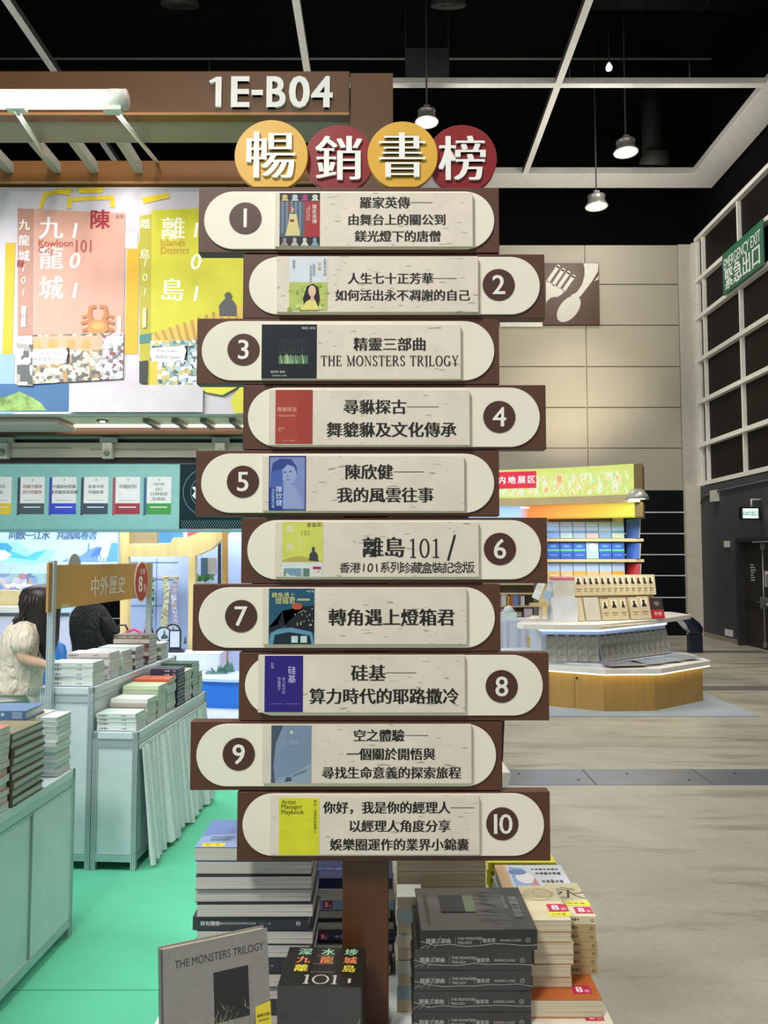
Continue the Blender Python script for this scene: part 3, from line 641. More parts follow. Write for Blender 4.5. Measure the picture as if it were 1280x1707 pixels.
mb.add(vs, [(2 * i, 2 * i + 2, 2 * i + 3, 2 * i + 1) for i in range(8)], M('#b8253c', .5, em=.7)); um = (ru0 + ru1) / 2
for i, ch in enumerate('内地展区'):
    u = ru0 + (ru1 - ru0) * (i + .55) / 4; mb.text(ch, u, hh * .63, .098, M('#f6e6e6', .5, em=.8), -.10 * math.sin(PI * u / hw) + .03, bx=.02)
part('red_name_label', mb, tw, 'red label with white characters')
mb = MB(TH); bow(mb, -.09, 0, M('#cfb98a', .5), .03, -.5, 0, hw + .06); bow(mb, 0, hh, M('#7f6b3c', .5), -.001, -.44, hw + .0, hw + .09, 0, 2); part('canopy_rim', mb, tw, 'wooden canopy rim')
mb = MB(TH); bow(mb, -.24, -.09, M('#ffffff', .5, kind='gradient', em=.5, scale=(hl.x - pc[0], hr.x - pc[0]), k=((0, '#9cc4e8'), (.24, '#a9cbee'), (.30, '#e8823c'), (.6, '#ecae44'), (1, '#cfdf4e'))), -.03, -.45); part('lower_band', mb, tw, 'lit orange to yellow band')
mb = MB(TH); bow(mb, -.25, -.09, M('#8a7440', .5), -.03, -.44, hw, hw + .09, 0, 2); part('canopy_end', mb, tw)
p = W(1062, 826, 8.52); mb = MB(); mb.lathe([(.02, .07), (.06, .07), (.115, .0), (.13, -.045), (.1, -.03), (.02, .02)], p, M('#c4c2ba', .35, .4)); part('spot_lamp', mb, tw, 'white canopy spot lamp')
mb = MB(); mb.disc(p.x, p.y, .10, p.z - .035, p.z - .03, M('#ffffff', .5, em=7)); part('lamp_lens', mb, tw, 'glowing lens')
lamp('counter_spot_light', 'SPOT', (p.x - .25, p.y - .45, p.z + .0), 16, (1, .95, .85), .08, aim=(2.7, 8.8, .6), spot=1.9, blend=1)
mb = MB(); q_ = W(875, 844, 8.75); mb.disc(q_.x, q_.y, .05, q_.z - .02, q_.z - .012, M('#ffffff', .5, em=5), 18); part('down_light', mb, tw, 'glowing downlight')
lamp('canopy_glow', 'AREA', (2.6, 8.75, hz0 - .3), 7, (1, .93, .78), 1.2, .3, aim=(2.6, 8.6, 0))
# --- upright books: tilted slab standing on a ledge
def upright(x, y, z, w, h, t, yaw, tilt, art, label, group, cov, name='book', page=None):
    T = Matrix.Translation((x, y, z + t * math.sin(tilt) + .001)) @ Matrix.Rotation(yaw, 4, 'Z') @ Matrix.Rotation(-tilt, 4, 'X')
    mb = MB(T); mb.box(-w / 2, 0, 0, w / 2, .002, h, cov); mb.box(-w / 2, t - .002, 0, w / 2, t, h, cov); mb.box(-w / 2, .002, 0, -w / 2 + .002, t - .002, h, cov); mb.box(-w / 2 + .002, .002, .002, w / 2 - .003, t - .002, h - .002, page or PGC0)
    mb.T = T @ frame((0, 0, 0))
    if art: art(mb, w, h)
    return solid(name, mb, label, 'book', group)
PGC0 = M('#d8d2c2', .7)
ordw = lambda i, n: 'leftmost' if i == 0 else ('rightmost' if i == n - 1 else (ORD[i] + ' from left'))
def leaf_art(mb, w, h): mb.rect(-w / 2, 0, w / 2, h, .003, M('#a9a89e', .5, kind='foliage', scale=9)); mb.rect(-w * .3, h * .93, w * .3, h * .985, .005, M('#5a6066', .5))
GRC = M('#a9a89e', .5)
nL = 5
for i in range(nL):
    f = (i + .5) / nL; a = sA.lerp(sB, f); yaw = math.atan2(sB.y - sA.y, sB.x - sA.x); upright(a.x, a.y - .03, .478, .108, .29, .02, yaw, .24, leaf_art, f'grey foliage-covered book, {ordw(i, nL)} of the row on counter\'s front face', 'grey foliage books on the counter', GRC)
nR = 12
for i in range(nR):
    f = (i + .5) / nR; a = sC.lerp(sD, f); yaw = math.atan2(sD.y - sC.y, sD.x - sC.x); upright(a.x + .02, a.y - .03, .478, .106, .29, .02, yaw - .08, .24, leaf_art, f'grey foliage-covered book, {ordw(i, nR)} of the row on counter\'s slanting side', 'grey foliage books on the counter', GRC)
# thin leaflets lying on the counter
for i, (x, y, w, hx_, lab) in enumerate(((1040, 1112, .42, '#8e8790', 'mauve thin book lying flat at the counter front'), (1078, 1109, .34, '#8b98a8', 'blue-grey thin book lying flat on the counter'), (1110, 1105, .34, '#93a1ad', 'pale blue thin book lying flat on the counter corner'), (1142, 1101, .3, '#8f959b', 'grey thin book lying flat at the counter\'s right corner'))):
    p = WZ(x, y - 4, .48); T = Matrix.Translation((p.x, p.y + .06, .477)) @ Matrix.Rotation(.45 if i else .2, 4, 'Z')
    mb = MB(T); mb.box(-w / 2, -.13, 0, w / 2, .13, .014, M(hx_, .5)); mb.box(-w / 2 + .004, -.126, .002, w / 2 - .004, -.131, .012, PGC0); solid('book', mb, lab, 'book', 'thin books lying on the counter')
a0, a1 = WZ(1000, 1110, .478), WZ(1128, 1094, .478)
# cream book display
def cream_art(pic='#5c4a34'):
    def f(mb, w, h): mb.rect(-w / 2, 0, w / 2, h, .003, M('#cfc19b', .5)); mb.rect(-w * .3, h * .52, w * .3, h * .9, .005, M('#efe6cc', .5)); mb.ell(0, h * .78, w * .13, h * .08, .006, M(pic, .5), 14); mb.poly([(-w * .26, h * .54), (w * .26, h * .54), (w * .1, h * .72), (-w * .1, h * .72)], .006, M('#2c2620', .5)); mb.rect(-w * .3, h * .3, w * .3, h * .34, .005, M('#8c7c5c', .5)); mb.rect(-w * .2, h * .2, w * .2, h * .23, .005, M('#8c7c5c', .5))
    return f
CRB = M('#d6caa6', .5)
n = 13
for i in range(n):
    f = (i + .4) / n; a = W(960 + f * 130, 1009 - 2 * f, 8.72 + .32 * f)
    upright(a.x, a.y - .04, 1.171, .112 if i % 5 else .12, .235, .018, .02, .2, cream_art(['#5c4a34', '#7b3d34', '#4a4038'][i % 3]), f'cream book with portrait, {ordw(i, n)} of the upper cream row on counter', 'cream portrait books on the upper row', CRB)
low = [(969, .07, .26, None, 'narrow cream book leaning at the left end of the lower cream row'), (989, .18, .26, None, 'wide blank ivory book second along the lower cream row'), (1011, .11, .24, cream_art('#7b4d34'), 'cream book with brown portrait standing after the blank ivory one'), (1026, .13, .25, cream_art(), 'cream portrait book left of the middle gap of the lower row'), (1041, .1, .25, cream_art('#7b3d34'), 'cream portrait book just right of the middle gap, lower row'), (1060, .13, .25, cream_art(), 'cream portrait book third from the red book, lower row'), (1076, .14, .26, cream_art('#33302c'), 'cream book with large dark photo beside the red book')]
for i, (px, w, h, art, lab) in enumerate(low):
    f = (px - 955) / 150; a = W(px, 1046 - 4 * f, 8.5 + .42 * f); upright(a.x, a.y - .03, .902, w, h, .022, .25, .28, art, lab, 'cream books on the lower row', CRB if i != 1 else M('#cfc9bb', .5))
def red_art(mb, w, h): mb.rect(-w / 2, h * .4, w / 2, h, .003, M('#2e2a2c', .5)); mb.rect(-w / 2, 0, w / 2, h * .42, .004, M('#b8242a', .5)); mb.text('影視', 0, h * .22, w * .3, M('#eadfd8', .5), .006); mb.ell(0, h * .72, w * .2, h * .12, .005, M('#7a6f68', .5), 14)
a = W(1098, 1043, 8.88); upright(a.x, a.y, .902, .15, .24, .02, .1, .3, red_art, 'red and black book at the right end of the lower row', None, M('#b8242a', .5))
for i in range(5):
    p = WZ(1012 + i * 17, 1046 - i * 1.2, .905); mb = MB(Matrix.Translation((p.x, p.y + .075, .901)) @ Matrix.Rotation(.3, 4, 'Z')); mb.box(-.075, -.05, 0, .075, .05, .012, M(['#d6c49a', '#cdb88a', '#d9cba8'][i % 3], .5)); mb.box(-.073, -.0505, .002, .073, -.049, .01, PGC0); solid('booklet', mb, f'tan booklet lying flat, {ordw(i, 5)} along the upper shelf\'s front edge', 'booklet', 'booklets along the shelf edge')
# paper stack on the white riser, with a pink book on top
for i in range(7):
    mb = MB(); z = 1.161 + i * .032; mb.box(bx0.x + .03 + .004 * (i % 2), 8.5, z, bx1.x - .02, 8.78, z + .031, M('#d9d3c6', .6) if i < 6 else M('#d0748c', .5)); solid('book', mb, 'pink-covered book topping the white pile on counter' if i == 6 else f'white paperback, {"lowest" if i == 0 else ORD[6 - i] + " from top"} of pile under the pink book', 'book', 'paperbacks piled on the white riser')
# books on the three tower shelves
def tier(z, arts, desc, cols):
    for i in range(6):
        a = W(923 + i * 21.6, 930, 9.12); upright(a.x, 9.12, z + .002, .145, .193, .02, 0, .12, arts[i], f'{desc}, {ordw(i, 6)} on its tower shelf', desc.split(',')[0] + 's on the tower', M(cols, .5))
def sea(i):
    def f(mb, w, h): mb.rect(-w / 2, h * .45, w / 2, h, .003, M('#9fc0ea', .5)); mb.rect(-w / 2, h * .3, w / 2, h * .46, .004, M('#5f8cc8' if i % 3 != 1 else '#7ca2c4', .5)); mb.rect(-w / 2, 0, w / 2, h * .3, .003, M(['#7fa6e6', '#a9c8d6', '#9db4d8', '#c9b6b6', '#7f9fd8', '#b9cdbb'][i], .5)); mb.rect(-w * .35, h * .8, w * .35, h * .84, .005, M('#e8f0f8', .5))
    return f
def deep(i):
    def f(mb, w, h):
        if i == 3: mb.rect(-w / 2, 0, w / 2, h, .003, M('#a8c6f0', .3)); mb.ell(.01, h * .7, w * .32, h * .24, .004, M('#f2f6fb', .3), 20)
        else: mb.rect(-w / 2, 0, w / 2, h, .003, M('#2f63c8', .35)); mb.rect(-w / 2, h * .46, w / 2, h * .58, .004, M('#5fbf9a', .4)); mb.ell(0, h * .76, w * .3, h * .09, .004, M('#5f93e0', .4), 16); mb.rect(-w * .3, h * .2, w * .3, h * .24, .005, M('#8fb4ea', .4))
    return f
def sand(i):
    def f(mb, w, h): mb.rect(-w / 2, h * .5, w / 2, h, .003, M('#a9c6ee', .5)); mb.rect(-w / 2, 0, w / 2, h * .5, .003, M(['#dcb878', '#d9bf96', '#dfb04c', '#d9b888', '#dcbb90', '#e0ac3c'][i], .5)); mb.rect(-w * .3, h * .22, w * .3, h * .27, .005, M('#f0e6cf', .5))
    return f
tier(ZS[2], [sea(i) for i in range(6)], 'pale blue seascape book', '#8fb4e6'); tier(ZS[1], [deep(i) for i in range(6)], 'deep blue book with green band', '#2f5fc0'); tier(ZS[0], [sand(i) for i in range(6)], 'blue and sand-coloured book', '#c9b48c')
for z, hx_, h, lab in ((ZS[2], '#3a5fae', .23, 'blue folder leaning at the right end of top tower shelf'), (ZS[1], '#2c58b4', .185, 'blue folder at the right end of middle tower shelf'), (ZS[0], '#a3222c', .185, 'red folder at the right end of lowest tower shelf')):
    a = W(1052, 930, 9.15); mb = MB(Matrix.Translation((a.x + .01, 9.13, z + .005)) @ Matrix.Rotation(-.9, 4, 'Z') @ Matrix.Rotation(-.12, 4, 'X')); mb.box(-.09, 0, 0, .09, .02, h, M(hx_, .4)); mb.box(-.086, .003, .003, .092, .017, h - .003, PGC0); solid('folder', mb, lab, 'folder', 'folders at the tower end')
# ---- low bookcase and draped table further back, left of the counter
t = thing('bookcase', 'wooden bookcase with a few books behind the counter\'s left end', 'bookcase', (2.0, 12.2, 0))
bx = [W(800, 1000, 12.2).x, W(912, 1000, 12.2).x]; zs = [W(0, y, 12.2).z for y in (1032, 1009, 988, 972)]
mb = MB(); mb.box(bx[0], 12.4, 0, bx[1], 12.45, zs[3] + .02, M('#8e7f68', .6)); mb.box(bx[0], 12.1, 0, bx[0] + .03, 12.4, zs[3], M('#a8967a', .6)); mb.box(bx[1] - .03, 12.1, 0, bx[1], 12.4, zs[3], M('#a8967a', .6)); part('carcass', mb, t)
for z in zs + [.05]: mb = MB(); mb.box(bx[0], 12.1, z - .025, bx[1], 12.4, z, M('#c9b48c', .6)); part('shelf', mb, t)
for i, (px, w, h, hx_, lab) in enumerate(((840, .09, .17, '#cfc8c0', 'cream'), (846, .05, .15, '#b0a050', 'olive'), (852, .05, .16, '#c0502f', 'orange-red'), (859, .08, .19, '#5f86b8', 'blue'), (865, .04, .17, '#8a4a6a', 'plum'), (870, .07, .15, '#cfc3c6', 'pale pink'))):
    a = W(px, 1000, 12.15); mb = MB(); mb.box(a.x - w / 2, 12.12, zs[1] + .001, a.x + w / 2, 12.3, zs[1] + h, M(hx_, .5)); mb.box(a.x - w / 2 + .004, 12.125, zs[1] + h, a.x + w / 2 - .004, 12.295, zs[1] + h + .002, PGC0); solid('book', mb, f'{lab} book standing upright on the distant wooden bookcase', 'book', 'books in the distant bookcase')
for i, (px, w, h, hx_, lab) in enumerate(((839, .09, .17, '#c98f96', 'pink'), (864, .1, .12, '#a88a78', 'brown'), (880, .13, .17, '#cdbfc6', 'lilac-white'), (895, .1, .15, '#c9c2b4', 'ivory'))):
    a = W(px, 1020, 12.15); mb = MB(); mb.box(a.x - w / 2, 12.12, zs[0] + .001, a.x + w / 2, 12.16, zs[0] + h, M(hx_, .5)); mb.box(a.x - w * .3, 12.118, zs[0] + h * .5, a.x + w * .3, 12.12, zs[0] + h * .7, PGC0); solid('book', mb, f'{lab} book facing out on the distant bookcase\'s lower shelf', 'book', 'books in the distant bookcase')
tb = [W(800, 1050, 11.2).x, W(905, 1050, 11.2).x]; zt_ = W(0, 1034, 11.2).z
def drape(mb, pts, z0, z1, mat, amp=.02, per=.09, fl=.03):
    """gathered cloth hanging along a plan polyline"""
    L = []; 
    for a, b_ in zip(pts[:-1], pts[1:]):
        a = Vector(a); b_ = Vector(b_); n = max(2, int((b_ - a).length / per * 6)); d = (b_ - a).normalized(); nn = Vector((d.y, -d.x))
        for i in range(n): L.append((a.lerp(b_, i / n), nn))
    L.append((Vector(pts[-1]), L[-1][1])); rows = 7; vs = []; fs = []; N_ = len(L)
    rnd = [random.random() for _ in range(N_)]
    for r in range(rows):
        f = r / (rows - 1); z = z1 + (z0 - z1) * f
        for i, (p_, nn) in enumerate(L):
            o_ = amp * (.35 + .65 * f) * (math.sin(i * 2 * PI / 6 + math.sin(i * .37) * 1.3) + .5 * math.sin(i * .23 + 1)) + fl * f + .004 * rnd[i]
            vs.append((p_.x + nn.x * o_, p_.y + nn.y * o_, z + (.012 * math.sin(i * .31) + .008 * rnd[i] if r == rows - 1 else 0)))
    for r in range(rows - 1):
        for i in range(N_ - 1): fs.append((r * N_ + i, r * N_ + i + 1, (r + 1) * N_ + i + 1, (r + 1) * N_ + i))
    mb.add(vs, fs, mat, True)
t = thing('draped_table', 'table under a white-blue cloth behind the counter\'s left end', 'table', ((tb[0] + tb[1]) / 2, 11.4, 0))
mb = MB(); mb.box(tb[0], 11.2, zt_ - .03, tb[1], 11.7, zt_, M('#dfe2ee', .6)); part('table_top', mb, t)
mb = MB(); drape(mb, [(tb[0], 11.2), (tb[1], 11.2), (tb[1], 11.7)], .02, zt_ + .002, M('#d3d9ea', .7, kind='cloth'), .012, .12, .02); mb.box(tb[0], 11.2, zt_, tb[1], 11.7, zt_ + .004, M('#d3d9ea', .7, kind='cloth')); part('tablecloth', mb, t)
mb = MB(); p = W(849, 1031, 11.4); mb.box(p.x - .12, 11.35, zt_ + .005, p.x + .1, 11.5, zt_ + .1, M('#cfe0da', .5)); mb.loft([((p.x, 11.42, zt_ + .1), .1, .06), ((p.x - .01, 11.42, zt_ + .17), .06, .04), ((p.x, 11.42, zt_ + .2), .01, .01)], M('#d8e6e0', .6), 10); solid('tissue_box', mb, 'white tissue box on the distant draped table', 'box')
mb = MB(); p = WZ(898, 1056, .0); a = W(898, 1080, 9.95); mb.box(a.x - .1, 9.95, .0085, a.x + .08, 10.2, W(0, 1066, 9.9).z, M('#cdb465', .5)); mb.box(a.x - .104, 9.946, W(0, 1070, 9.9).z, a.x + .084, 10.204, W(0, 1066, 9.9).z + .004, M('#c8a94c', .5)); solid('wooden_crate', mb, 'yellow wooden box on floor beside the counter\'s left end', 'box')
for i, (px, hx_, lab) in enumerate(((892, '#dfe6ea', 'white-blue leaflet, left of the pair tilted over the counter\'s left end'), (909, '#9fc0d8', 'blue leaflet, right of the pair tilted over the counter\'s left end'))):
    a = W(px, 998, 8.6); mb = MB(Matrix.Translation((a.x, 8.6, a.z)) @ Matrix.Rotation(.45, 4, 'Y') @ Matrix.Rotation(-.2, 4, 'X')); mb.box(-.04, 0, 0, .04, .012, .2, M(hx_, .5)); mb.box(-.03, -.001, .1, .03, .0, .17, PGC0); solid('leaflet', mb, lab, 'leaflet', 'leaflets over the counter end')
t = thing('leaflet_ledge', 'small wooden ledge holding tilted leaflets left of the paper pile', 'ledge', W(905, 1004, 8.62)); p = W(905, 1003, 8.62)
mb = MB(); mb.box(p.x - .13, 8.55, p.z - .05, p.x + .05, 8.75, p.z - .02, M('#c9b07a', .5)); part('ledge_board', mb, t); mb = MB(); mb.box(p.x - .03, 8.66, .902, p.x + .0, 8.70, p.z - .05, M('#d8d2c4', .5)); part('bracket', mb, t)
# ---- dark curved sculpture behind the counter
p0 = W(1160, 1060, 13.2); mb = MB(); SK = M('#1b2236', .35, kind='foliage', scale=30)
mb.loft([(W(1159, 1061, 13.2), .09, .06), (W(1158, 1055, 13.2), .13, .09), (W(1156, 1047, 13.2), .16, .11), (W(1149, 1038, 13.2), .17, .11), (W(1140, 1030, 13.2), .16, .09), (W(1131, 1024, 13.2), .13, .05), (W(1121, 1020, 13.2), .05, .02)], SK, 16)
mb.tube([W(1119, 1021, 13.12), W(1130, 1032, 13.1), W(1140, 1043, 13.08), W(1149, 1054, 13.08)], [.02, .045, .045, .02], M('#b9bfbe', .5, kind='foliage', scale=20), 8)
mb.add([W(1138, 1025, 13.2), W(1146, 1021, 13.2), W(1147, 1032, 13.2), W(1138, 1025, 13.26), W(1146, 1021, 13.26), W(1147, 1032, 13.26)], [(0, 1, 2), (5, 4, 3), (0, 3, 4, 1), (1, 4, 5, 2), (2, 5, 3, 0)], SK)
mb.box(p0.x - .12, 13.12, 0, p0.x + .08, 13.3, p0.z + .02, SK)
solid('curved_sculpture', mb, 'dark navy curved tail-like sculpture with pale speckled edge by the pillar', 'sculpture')
# ------------------------------------------------------------------ the booth on the left: fascia, poster, lamp
FB = M('#5a380f', .4, kind='wood', scale=3, k=(1, 1, 1)); FB2 = M('#875420', .45, kind='wood', scale=3, k=(1, 1, 1))
Y1 = 3.6; zf0, zf1 = W(300, 192, Y1).z, W(300, 119, Y1).z; xf_ = W(582, 150, Y1).x
bt = thing('booth_fascia', 'brown booth header with raised stand code above the poster', 'booth header', (-1.6, Y1, 0))
mb = MB(); mb.box(-4.2, Y1, zf0, xf_, Y1 + .06, zf1, FB); mb.box(-4.2, Y1 - .004, zf0, xf_, Y1, zf0 + .012, M('#a9784c', .3)); part('fascia_board', mb, bt)
mb = MB(); mb.box(-4.2, Y1 + .06, W(300, 238, 4.0).z, xf_, 4.0, W(300, 238, 4.0).z + .09, M('#8d8778', .6)); part('soffit', mb, bt, 'grey soffit behind the header')
mb = MB(FRONT(Y1)); em = .217; u0, u1 = W(350, 156, Y1).x, W(556, 156, Y1).x; vs_, _f = glyphs('1E-B04', .012)
zc_ = W(450, 156, Y1).z; SWH = M('#e6e4df', .4); c1 = W(370, 156, Y1).x; hc_ = .0745
mb.prism([(c1 - .028, zc_ - hc_), (c1, zc_ - hc_), (c1, zc_ + hc_), (c1 - .024, zc_ + hc_), (c1 - .06, zc_ + hc_ * .72), (c1 - .052, zc_ + hc_ * .55), (c1 - .028, zc_ + hc_ * .68)], 0, .016, SWH)
for s_, p0_, p1_ in (('E', 386, 417), ('-', 420, 439), ('B', 445, 477), ('0', 482, 517), ('4', 519, 555)):
    q0_, q1_ = W(p0_, 156, Y1).x, W(p1_, 156, Y1).x; g_, _f = glyphs(s_, .014); gw = (max(v.x for v in g_) - min(v.x for v in g_) + .03) * em
    mb.text(s_, (q0_ + q1_) / 2, zc_ - (.004 if s_ == '-' else 0), em, SWH, .016, off=.014, bx=.015, sx=(q1_ - q0_) / gw, ext=.015)
part('stand_code', mb, bt, 'white raised stand code')
cz = W(620, 122, Y1 + .02).z; mb = MB(); mb.box(xf_ + .004, Y1 + .02, .009, W(655, 160, Y1).x, Y1 + .2, cz, FB); part('column', mb, bt, 'brown booth column')
for x in (-1.44, -1.70, -1.92, -2.2, -2.5): mb = MB(); mb.box(x - .022, 4.0, 3.86, x + .022, 4.4, 3.915, M('#a9a79a', .6)); part('slat', mb, bt, 'pale roof slat')
Y4 = 4.42; zp1, zp0 = W(200, 312, Y4).z, W(200, 690, Y4).z; xr = W(572, 400, Y4).x; xl = W(-60, 400, Y4).x - .3
mb = MB(); mb.box(xl, 4.4, W(200, 306, 4.4).z, xr, 4.52, W(200, 268, 4.4).z, FB2); mb.box(xl, 4.396, W(200, 306, 4.4).z, xr, 4.40, W(200, 303, 4.4).z, M('#a97f5c', .3)); part('rear_beam', mb, bt, 'lighter brown rear beam')
po = thing('booth_poster', 'long bright poster of pink and yellow books under the brown beam', 'poster', (-1.7, Y4, zp0))
G = lambda px, py: (W(px, py, Y4).x, W(px, py, Y4).z)
mb = MB(); mb.box(xl, Y4, zp0, xr, Y4 + .08, zp1, M('#cdc4cc', .55)); part('poster_board', mb, po)
mb = MB(FRONT(Y4)); z_ = [.002]
def ar(px0, py0, px1, py1, hx, **k): z_[0] += .0002; a, b_ = G(px0, py1), G(px1, py0); mb.rect(*a, *b_, z_[0], M(hx, .55, **k))
def ap(pts, hx, **k): z_[0] += .0002; mb.poly([G(*p) for p in pts], z_[0], M(hx, .55, **k))
def at(s_, px, py, empx, hx, **k): z_[0] += .0002; mb.text(s_, *G(px, py), empx * Y4 / F_PX, M(hx, .55), z_[0], **k)
ar(-60, 590, 25, 690, '#92b0d4'); ap([(-60, 640), (115, 640), (115, 686), (-60, 686)], '#3f6a96'); ap([(-60, 655), (10, 662), (32, 653), (55, 663), (68, 672), (78, 684), (-60, 686)], '#8fae62', kind='foliage', scale=9)
for a, b_ in ((4, 26), (208, 233)): ar(a, 405, b_, 590, '#dbab10')
ar(206, 388, 230, 415, '#d9d2d6')
# big outlined yellow characters cut by the top edge
for pts in ([(65, 348), (72, 322), (105, 316), (105, 322), (78, 328), (70, 348)], [(112, 348), (112, 330), (190, 326), (192, 346), (184, 346), (184, 333), (120, 336), (120, 348)], [(90, 316), (120, 314), (118, 326), (100, 324)], [(128, 314), (176, 313), (170, 322), (132, 322)], [(236, 330), (280, 322), (284, 330), (240, 340)]): ap(pts, '#e6c42a')
# pink book
ap([(30, 348), (60, 349), (56, 644), (30, 643)], '#b58473'); ap([(57, 349), (209, 356), (206, 632), (55, 641)], '#d69d8a'); ap([(57, 349), (62, 349), (60, 641), (55, 641)], '#d0a08f')
for i, ch in enumerate('九龍城'): at(ch, 86, 380 + i * 50, 42, '#f3eef2', bx=.02); at(ch, 41, 375 + i * 26, 20, '#efe6ea', bx=.02)
for i, ch in enumerate('101'): at(ch, 126, 385 + i * 50, 38, '#f3eef2', bx=.02, shear=.15); at(ch, 40, 448 + i * 20, 17, '#efe6ea', shear=.15)
at('Kowloon', 65, 406, 17, '#b3483c', align='l', sx=.95); at('City', 65, 419, 17, '#b3483c', align='l', sx=.95); at('101', 140, 411, 30, '#b3483c', sx=.8)
for ch, x, y in (('陳', 168, 366),): at(ch, x, y, 36, '#a3202c', bx=.02)
at('龍', 35, 440, 14, '#a3202c'); ar(36, 511, 45, 546, '#dcd3d6'); at('鄭寶鴻', 40, 528, 8, '#55484a', sx=.4); at('香港', 200, 362, 7, '#8a6a66'); ar(196, 528, 203, 560, '#e6dcdc')
# crab
for (x0, y0, x1, y1) in ((158, 545, 138, 530), (158, 545, 136, 540), (158, 548, 138, 552), (170, 545, 190, 530), (170, 545, 191, 540), (170, 548, 190, 552)): z_[0] += .0002; mb.pen([G(x0, y0), G((x0 + x1) / 2, y1 - 3), G(x1, y1)], .02, .02, M('#b56c2c', .5), z_[0])
for s in (-1, 1): z_[0] += .0002; mb.pen([G(164 + s * 6, 542), G(164 + s * 14, 526), G(164 + s * 12, 513), G(164 + s * 3, 512)], .026, .022, M('#b8702e', .5), z_[0])
z_[0] += .0002; a = G(164, 547); mb.ell(*a, .06, .045, z_[0], M('#c98438', .5)); z_[0] += .0002; mb.ell(a[0], a[1] + .01, .035, .02, z_[0], M('#dba050', .5))
ap([(55, 559), (207, 556), (206, 632), (55, 641)], '#b9a894', kind='collage', scale=44, k=('#c9b9a4', '#d9d0c4', '#7a6f62', '#b08a5c', '#e4dfd8', '#5b5f60', '#a9a49a', '#cfc8be')); ap([(57, 562), (172, 560), (172, 584), (57, 586)], '#c7a488'); ap([(172, 560), (207, 558), (206, 632), (172, 634)], '#cbc8cc', kind='collage', scale=48, k=('#d8d4da', '#b9b2b6', '#8c4a52', '#eeeaf0', '#70707a', '#cfcad0'))
for i, ch in enumerate('公和荳品'): at(ch, 63 + i * 26 + (4 if i > 1 else 0), 574, 17, '#c99b2c', bx=.03)
ap([(54, 584), (111, 581), (117, 593), (111, 606), (54, 610)], '#e9e6ea'); ap([(111, 581), (117, 581), (117, 606), (111, 606), (117, 593)], '#2b2b2e'); at('South Wall Road', 82, 590, 7.5, '#6a6a70', sx=.9); at('衙前塱道 (south)', 84, 600, 7.5, '#6a6a70'); z_[0] += .0002; mb.ell(*G(38, 617), .02, .022, z_[0], M('#efe9ee', .5), 20)
ap([(30, 562), (56, 560), (56, 644), (30, 643)], '#9a8c80', kind='collage', scale=22, k=('#a39a92', '#c9c2ba', '#5c5e60', '#d8d4ce'))
# yellow book
ap([(234, 362), (256, 358), (254, 643), (234, 640)], '#b5a92a'); ap([(254, 352), (420, 346), (420, 645), (252, 644)], '#cfc624'); at('離', 290, 382, 42, '#f0eed6', bx=.02); at('島', 289, 484, 42, '#f0eed6', bx=.02)
for i, ch in enumerate('101'): at(ch, 328, 385 + i * 53, 38, '#f0eed6', bx=.02, shear=.15); at(ch, 243, 440 + i * 24, 18, '#efebc0', shear=.15)
at('島', 243, 425, 19, '#efebc0', bx=.02); at('離', 244, 375, 19, '#efebc0', bx=.02)
at('Islands', 269, 406, 17, '#c98a34', align='l', sx=.95); at('District', 269, 419, 17, '#c98a34', align='l', sx=.95)
ap([(234, 560), (256, 556), (256, 572), (234, 574)], '#3f7f77'); ap([(254, 558), (300, 545), (345, 530), (420, 505), (420, 568), (254, 570)], '#d9b24c')
for i in range(12): ap([(258 + i * 12, 556 - i * 4.2), (262 + i * 12, 555 - i * 4.2), (270 + i * 12, 568), (264 + i * 12, 568)], '#b8903a')
ap([(252, 570), (420, 566), (420, 645), (252, 644)], '#9fb3ba', kind='collage', scale=44, k=('#a9bec6', '#d6dcdc', '#5f7d90', '#e8e6dc', '#8fa58e', '#c9b46a', '#47606c')); ap([(254, 582), (308, 578), (315, 590), (308, 602), (254, 606)], '#e6e6e6'); ap([(308, 578), (314, 578), (314, 602), (308, 602), (314, 590)], '#2b2b2e'); at('Praya Street', 280, 587, 7.5, '#77777c', sx=.9); at('海傍街 (west)', 281, 597, 7.5, '#77777c'); ap([(234, 604), (248, 602), (247, 641), (234, 640)], '#2b2d30'); ap([(252, 605), (264, 603), (264, 643), (252, 643)], '#d8b83a'); ar(239, 515, 246, 548, '#d9d0a0')
ap([(367, 528), (366, 512), (372, 504), (377, 500), (375, 494), (379, 489), (384, 489), (388, 495), (386, 500), (391, 505), (395, 514), (395, 528)], '#4a4a4c')
ap([(330, 642), (344, 655), (372, 660), (400, 645), (400, 642)], '#d6cf3c'); ap([(405, 642), (390, 660), (386, 672), (392, 690), (420, 690), (420, 642)], '#d6cf3c'); ar(117, 643, 340, 688, '#cdc4ca')
part('poster_print', mb, po, 'printed books and district names')
